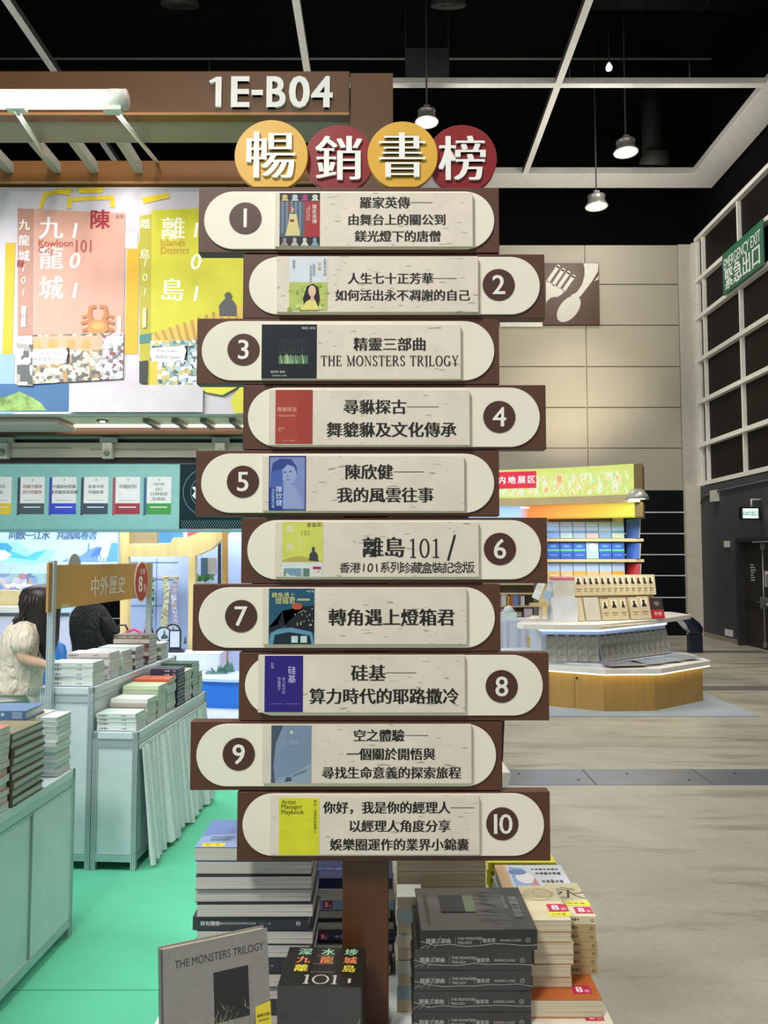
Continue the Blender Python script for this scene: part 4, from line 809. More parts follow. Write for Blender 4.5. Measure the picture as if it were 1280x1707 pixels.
# tube lamp on two arms
Yl_ = 3.2; lz = W(110, 166, Yl_).z; lx1 = W(212, 166, Yl_).x; lx0 = -1.72
la = thing('poster_lamp', 'white fluorescent tube lamp on two arms in front of header', 'lamp', ((lx0 + lx1) / 2, Yl_, lz)); WL = M('#d9d8d0', .4)
mb = MB(); 
mb.T = ID; N_ = 14; vs = []; fs = []
for x in (lx0, lx1 - .06):
    for k in range(N_ + 1): a = math.radians(-10 + 200 * k / N_ + 30); vs.append((x, Yl_ - .04 * math.cos(a), lz + .04 * math.sin(a)))
for k in range(N_): fs.append((k, k + 1, N_ + 2 + k, N_ + 1 + k))
mb.add(vs, fs, WL, True); mb.tube([(lx1 - .07, Yl_, lz), (lx1, Yl_, lz)], .041, WL, 24); mb.box(lx1 - .1, Yl_ - .02, lz - .055, lx1 - .02, Yl_ + .02, lz - .02, WL); mb.box(-1.62, Yl_ - .02, lz - .05, -1.54, Yl_ + .02, lz - .01, WL); part('lamp_housing', mb, la)
mb = MB(); mb.tube([(lx0, Yl_ + .004, lz - .012), (lx1 - .075, Yl_ + .004, lz - .012)], .017, M('#ffffff', .4, em=3.5), 12); part('fluorescent_tube', mb, la, 'glowing tube')
for x, px in ((lx1 - .05, 261), (-1.58, 82)):
    e = W(px, 268, 4.39); mb = MB(); mb.tube([(x, Yl_, lz - .05), (e.x, e.y, e.z - .006)], .011, WL, 8); part('arm', mb, la)
lamp('poster_lamp_light', 'AREA', ((lx0 + lx1) / 2, Yl_ + .06, lz - .03), 2.4, (.97, 1, .98), 1.0, .06, aim=((lx0 + lx1) / 2, 4.42, 2.9))
lamp('poster_hotspot_fill', 'SPOT', (W(215, 330, Y4).x, 4.2, 3.70), 1.7, (1, 1, .97), .03, aim=(W(215, 340, Y4).x, Y4, 3.62), spot=2.6, blend=1)  # added spot with no lamp body, makes the bright patch on the poster
# gantry beneath the poster
gt = thing('booth_gantry', 'pale soffit, dark beam and silver lighting rail below the poster', 'gantry', (-1.7, 4.8, 2.2)); zs_ = zp0
mb = MB(); mb.box(xl, Y4 + .09, zs_ - .004, xr, 4.82, zs_ + .03, M('#ead6c2', .5)); part('soffit', mb, gt)
mb = MB(); a = W(100, 707, 4.8); mb.box(a.x, 4.77, zs_ - .012, xr, 4.80, zs_ - .005, M('#fff1e0', .5, em=6)); part('light_line', mb, gt, 'thin glowing light line')
mb = MB(); b_ = W(98, 700, 4.5).x; mb.box(xl, 4.5, zs_ - .05, b_, 4.78, zs_ - .005, M('#bda8a4', .5)); part('curved_cover', mb, gt, 'grey cover at the left', bevel=.02)
for px in (250, 297, 344, 391): x = W(px, 700, 4.6).x; mb = MB(); mb.box(x - .018, 4.52, zs_ - .03, x + .018, 4.78, zs_ - .005, M('#6d675c', .5)); part('slat', mb, gt, 'dark slat')
mb = MB(); p = W(171, 695, 4.6); mb.disc(p.x, p.y, .035, zs_ - .012, zs_ - .004, M('#6a5c50', .4), 24); part('down_light', mb, gt, 'round recessed lamp'); mb = MB(); mb.disc(p.x, p.y, .014, zs_ - .016, zs_ - .012, M('#ffffff', .4, em=5), 18); part('lamp_bulb', mb, gt, 'glowing bulb')
def bar(py0, py1, Y, mat, name, d=.05, lab=None):
    m = MB(); m.box(xl, Y, W(200, py1, Y).z, xr, Y + d, W(200, py0, Y).z, mat); return part(name, m, gt, lab)
bar(707, 724, 4.82, M('#583d2e', .5), 'beam', .1, 'dark brown beam'); bar(724, 731, 4.9, M('#8fa69a', .4), 'rail', .05, 'grey-green rail'); bar(731, 738, 4.95, M('#33241d', .5), 'beam', .04, 'dark brown gap strip'); bar(738, 762, 4.9, M('#dbcdc4', .4, .1, kind='metal'), 'rail', .05, 'silver lighting rail'); bar(761, 772, 4.93, M('#3b2a20', .5), 'beam', .06, 'dark brown lower beam')
mb = MB(); mb.box(xl, 4.895, W(0, 748, 4.9).z, W(118, 748, 4.9).x, 4.9, W(0, 746, 4.9).z, M('#a59c92', .4)); mb.box(W(150, 748, 4.9).x, 4.895, W(0, 750, 4.9).z, W(330, 748, 4.9).x, 4.9, W(0, 748, 4.9).z, M('#a59c92', .4)); part('rail_groove', mb, gt)
for px in (8, 181, 368):
    x = W(px, 745, 4.88).x; mb = MB(); mb.box(x - .055, 4.87, W(0, 737, 4.87).z, x + .055, 4.9, W(0, 729, 4.87).z, M('#b9c0ba', .3)); mb.box(x - .03, 4.85, W(0, 764, 4.85).z, x + .03, 4.89, W(0, 738, 4.85).z, M('#c9c9c3', .25)); mb.lathe([(.005, -.03), (.016, -.02), (.018, .0), (.005, .015)], (x, 4.84, W(0, 752, 4.84).z), M('#8d8f8b', .3), 14); part('rail_clip', mb, gt, 'clear lamp clip')
# ------------------------------------------------------------------ far booth: teal header, screen, wooden gate
YT = 8.2; hd = thing('book_header_panel', 'teal header panel printed with a row of six books', 'header panel', (-3.4, YT, W(0, 882, YT).z)); G8 = lambda px, py: (W(px, py, YT).x, W(px, py, YT).z)
a, b_ = G8(-60, 882), G8(300, 765); mb = MB(); mb.box(a[0] - .8, YT, a[1], b_[0], YT + .1, b_[1], M('#78aaa4', .5)); part('panel_board', mb, hd)
c_, d_ = G8(300, 881), G8(470, 765); mb = MB(); mb.box(c_[0], YT, c_[1], d_[0], YT + .1, d_[1], M('#0d2428', .5, kind='matte')); mb.T = FRONT(YT); e = G8(345, 820); mb.ring(*e, .25, .258, .003, M('#47707a', .5)); mb.ring(*e, .17, .176, .003, M('#47707a', .5)); mb.pen([G8(322, 812), G8(328, 818), G8(323, 826), G8(329, 832)], .03, .03, M('#cfd8d8', .5), .004)
for j in range(4):
    for i in range(34): u = G8(303 + i * 4.2 + (j % 2) * 2, 869 + j * 3.2); mb.ell(*u, .006, .006, .003, M('#6f8f90', .5), 6)
part('dark_panel', mb, hd, 'dark green patterned end panel')
mb = MB(FRONT(YT))
for i, (px, sp_, bd_, ttl) in enumerate(((-2, '#3c4148', '#c9b02a', ('世界的', '世紀')), (53, '#34404c', '#3e4d50', ('理解中國與', '西方的關係')), (106, '#2c3f9a', '#2b3fae', ('中國如何思維', '東西關係與思維'))  , (159, '#34404c', '#2e3f52', ('故事中的', '中國故事')), (212, '#8a4450', '#8c2330', ('中國如何',  )), (264, '#20506c', '#2f8230', ('HOW', 'DO', 'CHINESE', 'THINK')))):
    p0, p1 = G8(px - 20, 857), G8(px + 22, 795); s1 = G8(px - 25, 860); w_ = .002 + i * .0003
    mb.poly([(s1[0], s1[1]), (p0[0], p0[1]), (p0[0], p1[1]), (s1[0], p1[1] - .015)], w_, M(sp_, .5)); mb.rect(*p0, *p1, w_ + .0005, M('#cfcdca', .5)); h_ = p1[1] - p0[1]; mb.rect(p0[0], p0[1], p1[0], p0[1] + h_ * .29, w_ + .001, M(bd_, .5)); xm = (p0[0] + p1[0]) / 2
    for j, s_ in enumerate(ttl): mb.text(s_, xm, p1[1] - h_ * ((.2 + .13 * j) if len(ttl) > 2 else (.26 + .15 * j)), .042 if len(ttl) == 2 else .048, M('#55565c' if i not in (1, 5) else ('#9a5a4a' if i == 1 else '#4e6a4c'), .5), w_ + .002, bx=.02)
    mb.rect(xm - .09, p0[1] + h_ * .36, xm + .09, p0[1] + h_ * .38, w_ + .002, M('#a9a9ac', .5)); mb.rect(xm - .09, p0[1] + h_ * .17, xm + .09, p0[1] + h_ * .2, w_ + .002, M('#c9ccd0', .5)); mb.ell(xm, p1[1] - h_ * .08, .012, .012, w_ + .002, M('#9a9a9c', .5), 10)
part('printed_books', mb, hd, 'row of printed books')
mb = MB(); mb.box(a[0] - .8, YT - .02, a[1] - .03, d_[0], YT + .12, a[1], M('#5f8a8e', .5)); part('bottom_rim', mb, hd)
YC = 10.6; sc_ = thing('lit_screen', 'bright blue-white landscape screen with brush slogan under teal header', 'screen', (-5.0, YC, W(0, 985, YC).z)); GC = lambda px, py: (W(px, py, YC).x, W(px, py, YC).z)
a, b_ = GC(-80, 984), GC(197, 860); mb = MB(); mb.box(a[0] - .6, YC, a[1], b_[0], YC + .1, b_[1], M('#b9d6dc', .5, em=.3)); part('screen_panel', mb, sc_)
mb = MB(FRONT(YC)); z_[0] = .003; EM = dict(em=.25)
def cp(pts, hx): z_[0] += .0006; mb.poly([GC(*p) for p in pts], z_[0], M(hx, .5, **EM))
cp([(-80, 902), (-5, 900), (10, 905), (28, 902), (40, 912), (55, 925), (75, 915), (95, 918), (80, 935), (55, 942), (30, 938), (-80, 930)], '#9fe0ea'); cp([(-80, 915), (0, 905), (18, 918), (45, 928), (60, 920), (78, 917), (60, 934), (38, 932), (10, 928), (-80, 925)], '#5fc4e0'); cp([(-10, 906), (12, 905), (22, 914), (10, 926), (-10, 928)], '#4fa9d6'); cp([(-10, 918), (8, 917), (20, 925), (8, 934), (-10, 936)], '#f3fbfb')
cp([(104, 936), (118, 928), (130, 930), (142, 922), (146, 918), (147, 905), (149, 905), (150, 916), (162, 911), (172, 912), (176, 924), (182, 936)], '#6f95d2'); cp([(150, 930), (160, 914), (170, 913), (168, 930)], '#5577c2'); cp([(163, 936), (178, 890), (186, 888), (176, 936)], '#f0f8fa'); cp([(178, 936), (186, 905), (196, 905), (196, 936)], '#5f9fe0')
for i in range(14): x = 112 + i * 5; cp([(x, 936), (x, 930 - (i * 7) % 6), (x + 3, 930 - (i * 7) % 6), (x + 3, 936)], '#7fa4dc')
for i, ch in enumerate('同飲一江水'): z_[0] += .0004; mb.text(ch, *GC(23 + i * 13.6, 892), 15 * YC / F_PX, M('#2f5f9a', .5), z_[0], bx=.02, shear=.1)
for i, ch in enumerate('共讀萬卷書'): z_[0] += .0004; mb.text(ch, *GC(102 + i * 13.4, 892), 15 * YC / F_PX, M('#2f5f9a', .5), z_[0], bx=.02, shear=.1)
z_[0] += .0004; a, b_ = GC(-80, 984), GC(110, 956); mb.rect(a[0] - .6, a[1], b_[0], b_[1], z_[0], M('#ffffff', .5, kind='collage', em=.2, scale=11, k=('#8fa8d0', '#b9c4e0', '#c08f9a', '#9fc6c6', '#d6d0dc', '#6f86b8', '#c9a98f')))
for i in range(5): z_[0] += .0004; mb.ell(*GC(14 + i * 9, 977 - (i % 2) * 2), .04, .03, z_[0], M('#d9dde6' if i else '#e9e0d0', .5, em=.5), 14)
part('screen_picture', mb, sc_, 'glowing waves, skyline and brush writing')
# wooden gate with upswept lintel
YG = 9.1; gtw = thing('wooden_gate', 'pale yellow wooden gateway with upswept lintel behind the tables', 'gate', (W(290, 1000, YG).x, YG, .05)); GG = lambda px, py: (W(px, py, YG).x, W(px, py, YG).z); YW = M('#e6c888', .5, kind='wood', scale=3, k=(4, 4, .5))
def gp(pts, d0, d1, mat, name, lab=None): m = MB(FRONT(YG)); m.prism([(u, max(v, .052)) for u, v in [GG(*p) for p in pts]][::-1], d0, d1, mat); return part(name, m, gtw, lab)
zfl = W(0, 0, YG); fy = 930 + (EYE - .05) * F_PX / YG
gp([(200, 870), (213, 870), (213, fy), (200, fy)], -.1, 0, YW, 'post'); gp([(314, 926), (325, 926), (325, fy), (314, fy)], -.1, 0, YW, 'post'); gp([(372, 868), (380, 868), (380, 1192), (372, 1192)], .0, .08, M('#b98a48', .5), 'post', 'darker slim wooden post')
gp([(213, 907), (282, 907), (288, 896), (310, 896), (335, 886), (352, 870), (372, 864), (394, 866), (376, 892), (352, 915), (330, 925), (300, 928), (213, 928)], -.14, -.02, YW, 'lintel')
gp([(213, 880), (260, 880), (260, 906), (213, 906)], -.1, -.05, M('#a58d68', .5), 'panel', 'dim brown recess'); gp([(262, 870), (302, 870), (302, 905), (262, 905)], -.1, -.06, M('#4f86b0', .5), 'panel', 'blue panel')
for (x0, y0, x1, y1, hx) in ((303, 872, 330, 900, '#b9505a'), (326, 930, 338, 960, '#5a7f9a'), (338, 930, 352, 958, '#cfc6c4'), (355, 870, 360, 975, '#37404c')): gp([(x0, y0), (x1, y0), (x1, y1), (x0, y1)], -.3, -.26, M(hx, .5), 'hanging_banner', 'coloured banner behind the gate')
YP = 9.6; mb = MB(); a, b_ = W(206, 1100, YP), W(420, 868, YP); mb.box(a.x, YP, .05, b_.x, YP + .06, b_.z, M('#b3c3e6', .5))
for py in (938, 966, 1010): mb.box(a.x, YP - .005, W(0, py, YP).z, W(312, 0, YP).x, YP, W(0, py, YP).z + .012, M('#8094b8', .5))
for px in (277,): mb.box(W(px, 0, YP).x, YP - .005, .4, W(px, 0, YP).x + .012, YP, W(0, 930, YP).z, M('#8094b8', .5))
solid('display_wall', mb, 'pale blue gridded display wall behind the wooden gate', 'display wall')
for px, w_, k, lab in ((251, .036, ('#5f9a6c', '#2f5a3c', '#a9c9a4', '#16241c', '#cfe0c8'), 'green patterned hanging scroll, leftmost on the blue grid wall'), (276, .036, ('#e0dfa0', '#d8cf8a', '#e9e6d0', '#c99a9a', '#9fb08a'), 'yellow patterned hanging scroll in the middle of blue wall'), (292, .032, ('#c4b6cf', '#b9cbe0', '#cf9a8f', '#e4e6f0', '#9fa8c8'), 'pinkish blue hanging scroll, rightmost on the blue grid wall')):
    t0 = W(px, 962, 9.5); b0 = W(px, 1045, 9.5); mb = MB(); n = 14; vs = []; fs = []
    for i in range(n + 1): f = i / n; s_ = .02 * math.sin(f * 5 + px); vs += [(t0.x - w_ + s_, 9.5 + .012 * math.sin(f * 7), t0.z + (b0.z - t0.z) * f), (t0.x + w_ + s_ * .6, 9.5 + .012 * math.sin(f * 7 + 1), t0.z + (b0.z - t0.z) * f)]
    vs += [(v[0], v[1] + .012, v[2]) for v in vs]; m_ = 2 * n + 2
    for i in range(n): fs += [(2 * i, 2 * i + 2, 2 * i + 3, 2 * i + 1), (m_ + 2 * i, m_ + 2 * i + 1, m_ + 2 * i + 3, m_ + 2 * i + 2), (2 * i, m_ + 2 * i, m_ + 2 * i + 2, 2 * i + 2), (2 * i + 1, 2 * i + 3, m_ + 2 * i + 3, m_ + 2 * i + 1)]
    mb.add(vs, fs, M('#ffffff', .6, kind='collage', scale=44, k=k)); mb.tube([(t0.x - w_ - .01, 9.51, t0.z), (t0.x + w_ + .01, 9.51, t0.z)], .01, YW, 8); mb.tube([(t0.x, 9.51, t0.z), (t0.x, YP, t0.z + .01)], .006, YW, 6); solid('hanging_scroll', mb, lab, 'scroll', 'hanging scrolls')
# white craft table with frames
YD2 = 8.6; za = W(0, 1090, YD2).z; xa, xb = W(180, 1090, YD2).x, W(366, 1090, YD2).x
t = thing('craft_table', 'white-clothed craft table with round frames before the blue wall', 'table', ((xa + xb) / 2, 8.8, .05)); WC = M('#dcdcee', .6, kind='cloth')
mb = MB(); mb.box(xa, YD2, za - .03, xb, YD2 + .38, za, WC); part('table_top', mb, t); mb = MB(); drape(mb, [(xa, YD2), (xb, YD2), (xb, YD2 + .38)], .078, za + .002, WC, .008, .2, .0); part('tablecloth', mb, t)
for px, py, lab in ((273, 1058, 'round black-rimmed frame with green bird, front of the pair'), (288, 1053, 'round black-rimmed frame set just behind the green bird frame')):
    Yx = 8.75 if px == 273 else 8.85; p = W(px, py, Yx); r = .085; t = thing('round_frame', lab, 'frame', (p.x, p.y, za), 'round frames'); z0_ = za
    mb = MB(); n = 28; mb.tube([(p.x + r * math.cos(2 * PI * i / n), p.y, max(z0_ + r + .03, p.z) + r * math.sin(2 * PI * i / n)) for i in range(n + 1)], .009, M('#22242a', .4), 8, caps=False); mb.tube([(p.x, p.y, z0_), (p.x, p.y, max(z0_ + r + .03, p.z) - r)], .012, M('#22242a', .4), 8); mb.box(p.x - .04, p.y - .03, z0_, p.x + .04, p.y + .03, z0_ + .012, M('#22242a', .4)); part('rim', mb, t)
    mb = MB(frame((p.x, p.y + .004, max(z0_ + r + .03, p.z)))); mb.disc(0, 0, r * .95, -.004, 0, M('#cdd6e6', .5), 28); mb.poly([(-.03, -.05), (.04, -.045), (.05, -.02), (.02, 0), (.01, .04), (-.005, .06), (-.002, .01), (-.03, -.02)], .002, M('#3f5f50', .5)); part('picture', mb, t)
p = W(309, 1066, 8.72); t = thing('picture_frame', 'small upright rectangular black frame beside the round frames', 'frame', (p.x, 8.72, za)); fx0, fx1 = W(299, 0, 8.72).x, W(318, 0, 8.72).x; fz = W(0, 1050, 8.72).z
mb = MB(); mb.box(fx0, 8.72, za + .03, fx1, 8.75, fz, M('#2b2c34', .4)); mb.box(fx0 - .015, 8.69, za, fx1 + .04, 8.78, za + .035, M('#2b2c34', .4)); part('rim', mb, t); mb = MB(FRONT(8.72)); mb.rect(fx0 + .015, za + .06, fx1 - .015, fz - .015, .002, M('#cdd3e4', .5)); mb.poly([(p.x - .02, za + .1), (p.x + .02, za + .1), (p.x + .005, za + .16), (p.x + .01, za + .19), (p.x - .008, za + .17)], .004, M('#3f4f4c', .5)); part('picture', mb, t)
p = W(225, 1075, 8.75); t = thing('gift_bag', 'white paper bag with crimson handle on the craft table', 'bag', (p.x, 8.75, za)); bz = W(0, 1062, 8.75).z
mb = MB(); mb.box(p.x - .12, 8.72, za, p.x + .1, 8.82, max(bz, za + .16), M('#dfe0f0', .6)); part('bag_body', mb, t); mb = MB(); mb.tube([(p.x - .09, 8.71, max(bz, za + .16) - .06), (p.x - .08, 8.71, max(bz, za + .16) + .06), (p.x, 8.72, max(bz, za + .16) + .09), (p.x + .08, 8.71, max(bz, za + .16) + .05), (p.x + .09, 8.71, max(bz, za + .16) - .07)], .018, M('#c02a5c', .5), 8); part('handle', mb, t, 'crimson handle')
for px, w_, h_, hx, lab in ((199, .13, .2, '#d0d3de', 'white printed tote bag with black trim, left end of craft table'), (244, .1, .17, '#9fbfc6', 'pale teal bag beside the crimson-handled bag on craft table')):
    p = W(px, 1060, 8.8); mb = MB(); mb.loft([((p.x, 8.9, za), w_, .06), ((p.x, 8.9, za + h_ * .6), w_ * 1.05, .06), ((p.x, 8.9, za + h_), w_ * .9, .03)], M(hx, .6, kind='foliage' if px == 199 else 'plain', scale=12), 14); mb.tube([(p.x - w_ * .6, 8.89, za + h_), (p.x - w_ * .3, 8.89, za + h_ + .09), (p.x + w_ * .3, 8.89, za + h_ + .09), (p.x + w_ * .6, 8.89, za + h_)], .012, M('#1b1b1f', .5), 6); solid('tote_bag', mb, lab, 'bag')
# blue low counter, plant
mb = MB(); q0_, q1_ = W(325, 1157, 8.9), W(420, 1150, 9.4); zt_ = W(0, 1112, 8.9).z; n = 12; pts = [(q0_.x - .6 + (q1_.x + .3 - q0_.x + .6) * i / n, 8.55 + .12 * math.cos(PI * i / n)) for i in range(n + 1)]; pts += [(pts[-1][0], 8.59), (pts[0][0], 8.59)]
pts = [(x, y - .42) for x, y in pts[:n + 1]] + [(pts[n][0], 8.57), (pts[0][0], 8.57)]
t = thing('low_blue_counter', 'low curved bright blue counter past the skirted table end', 'counter', (pts[6][0], 8.3, .05)); mb.prism(pts, .051, zt_ - .03, M('#2272d0', .45)); part('counter_body', mb, t); mb = MB(); mb.prism([(x, y - .03) for x, y in pts[:n + 1]] + [(x, y) for x, y in pts[n + 1:]], zt_ - .03, zt_, M('#b9d3ee', .4)); part('counter_top', mb, t, 'pale top')
p = W(362, 1104, 8.4); mb = MB()
for i in range(26):
    a_ = random.random() * 2 * PI; l_ = .05 + .08 * random.random(); mb.add([(p.x, 8.4, zt_), (p.x + l_ * math.cos(a_) * 1.4, 8.4 + l_ * math.sin(a_) * .5, zt_ + .03 + .1 * random.random()), (p.x + l_ * math.cos(a_) * 1.4 + .03, 8.4 + l_ * math.sin(a_) * .5, zt_ + .02)], [(0, 1, 2)], M('#51756c', .6))
mb.box(p.x - .12, 8.36, zt_, p.x + .1, 8.44, zt_ + .02, M('#5f7f78', .6)); solid('dark_leafy_sprig', mb, 'grey-green leafy sprig lying on the low blue counter', 'plant')
p = W(340, 967, 9.5); t = thing('potted_plant', 'small green potted plant behind the gate at plaque seven', 'plant', (p.x, 9.5, p.z - .1)); mb = MB()
for i in range(60):
    a_ = random.random() * 2 * PI; e_ = random.random(); c0 = Vector((p.x + .13 * math.cos(a_) * e_, 9.5 + .03 * math.sin(a_), p.z - .03 + .1 * random.random())); mb.add([c0, c0 + Vector((.03, 0, .012)), c0 + Vector((.02, .01, .04)), c0 + Vector((-.01, 0, .03))], [(0, 1, 2, 3)], M(random.choice(['#4f8a48', '#6fa85c', '#396f3c']), .5))
part('foliage', mb, t); mb = MB(); mb.lathe([(.05, -.18), (.07, -.05), (.075, -.04)], p, M('#d9d6d0', .5), 18); mb.box(p.x - .2, 9.43, p.z - .22, p.x + .2, 9.58, p.z - .18, M('#c9c6d0', .5)); mb.box(p.x - .18, 9.45, .051, p.x + .18, 9.57, p.z - .22, M('#c9c9dc', .5)); part('pot', mb, t, 'white pot on plinth')
# pale storage counter behind the woman
mb = MB(); YS2 = 9.4; a, b_ = W(-60, 1012, YS2), W(96, 985, YS2); mb.box(a.x - .5, YS2, a.z, b_.x, YS2 + .3, b_.z, M('#cdb98a', .5)); mb.box(a.x - .5, YS2 + .02, .052, b_.x, YS2 + .3, a.z, M('#c9c9d6', .5)); mb.box(a.x - .5, YS2 - .03, W(0, 1027, YS2).z, b_.x, YS2 + .02, W(0, 1024, YS2).z, M('#8f8f94', .5)); solid('storage_counter', mb, 'pale wooden storage counter beneath the lit screen', 'counter')
for px, w_, hx, lab in ((15, .35, '#d5d3cc', 'off-white machine on storage counter left of the woman'), (110, .12, '#b9d3dd', 'small pale blue printed box right of the woman')):
    p = W(px, 1020, 9.3); z0_ = W(0, 1027, 9.3).z; mb = MB(); mb.box(p.x - w_, 9.15, z0_ - .02, p.x + w_, 9.36, z0_ + .12, M(hx, .5)); mb.box(p.x - w_ * .9, 9.14, z0_ + .01, p.x + w_ * .9, 9.15, z0_ + .05, M('#4a4d54', .5)); mb.box(p.x - w_, 9.15, .052, p.x + w_, 9.36, z0_ - .02, M('#c3c5d6', .5)); solid('counter_box', mb, lab, 'box')
# ------------------------------------------------------------------ exhibition counters with aluminium frames
PAN = M('#d0dee2', .45); AL2 = M('#bfcbd0', .35, .35, kind='metal')
def counter(name, label, T, x0, y0, x1, y1, h, faces, post=.026):
    base = T @ Vector(((x0 + x1) / 2, (y0 + y1) / 2, .007)); t = thing(name, label, 'counter', base, 'aluminium-framed book counters')
    m = MB(T); m.box(x0, y0, h - .03, x1, y1, h, PAN); part('counter_top', m, t)
    for (x, y) in ((x0, y0), (x1 - post, y0), (x0, y1 - post), (x1 - post, y1 - post)):
        m = MB(T); m.box(x, y, .007, x + post, y + post, h + .004, AL2)
        for k in (.008, .017): m.box(x + k, y - .0008, .01, x + k + .0015, y, h, M('#6f807e', .5)); m.box(x + post, y + k, .01, x + post + .0008, y + k + .0015, h, M('#6f807e', .5))
        part('post', m, t, 'grooved aluminium post')
    m = MB(T); DKL = M('#71827f', .5)
    for (a, b_, c, d) in ((x0, y0, x1, y0 + .02), (x1 - .02, y0, x1, y1), (x0, y0, x0 + .02, y1), (x0, y1 - .02, x1, y1)):
        for z0_, z1_ in ((h - .075, h - .003), (.05, .09)): m.box(a + .002, b_ + .002, z0_, c - .002, d - .002, z1_, AL2)
    m.box(x1 - .0025, y0 + post, h - .024, x1 - .0012, y1 - post, h - .02, DKL); m.box(x1 - .0025, y0 + post, h - .068, x1 - .0012, y1 - post, h - .064, DKL); m.box(x0 + post, y0 + .0012, h - .04, x1 - post, y0 + .0025, h - .037, DKL)
    part('rail', m, t, 'aluminium rails')
    m = MB(T); m.box(x0 + .008, y0 + .008, .05, x1 - .008, y0 + .014, h - .06, PAN); part('front_panel', m, t)
    m = MB(T); m.box(x1 - .014, y0 + .014, .05, x1 - .008, y1 - .008, h - .06, PAN); part('side_panel', m, t); m = MB(T); m.box(x0 + .008, y0 + .014, .05, x0 + .014, y1 - .008, h - .06, PAN); part('side_panel', m, t)
    return t
T1 = Matrix.Translation((-1.322, 3.36, 0)) @ Matrix.Rotation(-.037, 4, 'Z')
c1 = counter('exhibition_counter', 'nearest pale aluminium-framed book counter at the left edge', T1, -.8, -.68, 0, 0, .70, None)
mb = MB(T1); mb.box(-.0079, -.37, .09, -.001, -.362, .63, M('#7d9190', .5)); mb.box(-.0079, -.02, .09, -.004, -.36, .625, PAN); part('sliding_door', mb, c1)
c1b = counter('exhibition_counter', 'second pale framed counter joined to the nearest one, mostly out of view', T1, -.8, -1.42, 0, -.70, .70, None)
T2 = Matrix.Translation((-1.268, 4.02, 0)) @ Matrix.Rotation(-.058, 4, 'Z')
c2 = counter('exhibition_counter', 'low pale counter with white pleated skirt beyond the green aisle', T2, -.235, 0, 0, 1.22, .70, None)
c3 = counter('exhibition_counter', 'taller pale framed counter behind the skirted one, sign post in front', T2, -.52, .0, -.24, 1.32, .926, None)
sk = MB(T2); drape(sk, [(.006, .035), (.006, 1.215)], .02, .625, M('#e2eaee', .75, kind='cloth'), .026, .075, .05); sk.box(.0, .03, .612, .009, 1.215, .632, M('#d3e2e0', .7)); tagit(sk.build('table_skirt'), 'white pleated cloth skirt hanging on the low counter', 'table skirt')
T3 = Matrix.Translation((-1.84, 3.60, 0))
c4 = counter('exhibition_counter', 'pale framed counter standing before the long-haired person', T3, -1.1, 0, 0, .62, .70, None)
# aisle sign on two posts
yn, yfq = .01, 1.30; xs = -.453
P0 = T2 @ Vector((xs, -.035, 0)); P1 = T2 @ Vector((xs, 1.36, 0))
ax = (P1 - P0).normalized(); zs0, zs1 = 1.333, 1.563
sg = thing('aisle_sign', 'ochre history-books sign board on two aluminium posts', 'sign', P0 + Vector((0, 0, .007)))
for P, lab in ((P0, 'near'), (P1, 'far')):
    mb = MB(Matrix.Translation(P) @ Matrix.Rotation(-.058, 4, 'Z')); mb.box(-.016, -.016, .007, .016, .016, 1.585 if P is P0 else 1.56, AL2)
    for k in (-.008, .006): mb.box(k, -.0165, .01, k + .002, -.016, 1.58 if P is P0 else 1.55, M('#6f807e', .5))
    part('post', mb, sg, 'aluminium post')
L_ = (P1 - P0).length; TS = frame(P0, ax, (0, 0, 1)); mb = MB(TS); mb.box(.02, zs0, -.012, L_ + .03, zs1, .012, M('#cc9d55', .5, scale=3)); mb.box(-.05, zs0 - .012, -.006, -.018, zs1 + .012, .006, M('#b0834a', .5)); part('sign_board', mb, sg)
mb = MB(TS); px2u = lambda px: ((lambda r: (r.x * P0.y - P0.x * r.y) / (ax.x * r.y - ax.y * r.x))(ray(px, 970)))
ua, ub = px2u(147), px2u(206)
for i, ch in enumerate('中外歷史'):
    u = ua + (ub - ua) * (i + .5) / 4; mb.text(ch, u, 1.435, .125, M('#efe8d8', .5), .0135, sx=(ub - ua) / 4 / .125 * .95, off=-.004, bx=.02)
mb.rect(px2u(100), 1.335, px2u(112), 1.355, .0135, M('#d9c29a', .5)); part('lettering', mb, sg, 'pale characters')
uc = px2u(232); mb = MB(TS); mb.disc(uc, 1.44, .125, .013, .018, M('#f0dcd2', .5), 40, .137); mb.disc(uc, 1.44, .114, .018, .0195, M('#b84a3c', .5), 40, .126); part('price_roundel', mb, sg, 'red round price plate')
mb = MB(TS); mb.text('8', uc - .03, 1.425, .15, M('#f6ebe0', .5), .021, bx=.03); mb.text('折', uc + .055, 1.395, .065, M('#f6ebe0', .5), .021); mb.text('全場', uc, 1.51, .05, M('#f6ebe0', .5), .021); part('price_lettering', mb, sg, 'white price figures')
mb = MB(TS); mb.disc(.25, zs1 - .02, .08, -.01, .0, M('#a9b0ae', .5), 24); part('round_knob', mb, sg, 'grey round plate above board')
# ---- book piles on these counters
WB = M('#dfe4e2', .5); CB = M('#d3d6cc', .5)
def pile(T, x, y, z0, n, w, d, t, cov, pg, spine, desc, where, group, art=None, tops=None, hard=False):
    z = z0
    for i in range(n):
        k = n - 1 - i; c_ = cov[k % len(cov)] if isinstance(cov, list) else cov
        if k == 0 and tops is not None: c_ = tops
        TT = T @ Matrix.Translation((x + random.uniform(-.004, .004), y + random.uniform(-.004, .004), z)) @ Matrix.Rotation(random.uniform(-.03, .03), 4, 'Z')
        o_ = 'topmost' if k == 0 else ('lowest' if i == 0 else ORD[k] + ' from top')
        c, p = book_mesh(w, d, t - .0006, TT, c_, pg, spine, hard, art, True); o = solid('book', c, f'{desc}, {o_} of {where}', 'book', group); part('page_block', p, o); z += t
PGT = M('#cfdcda', .7, kind='pages')
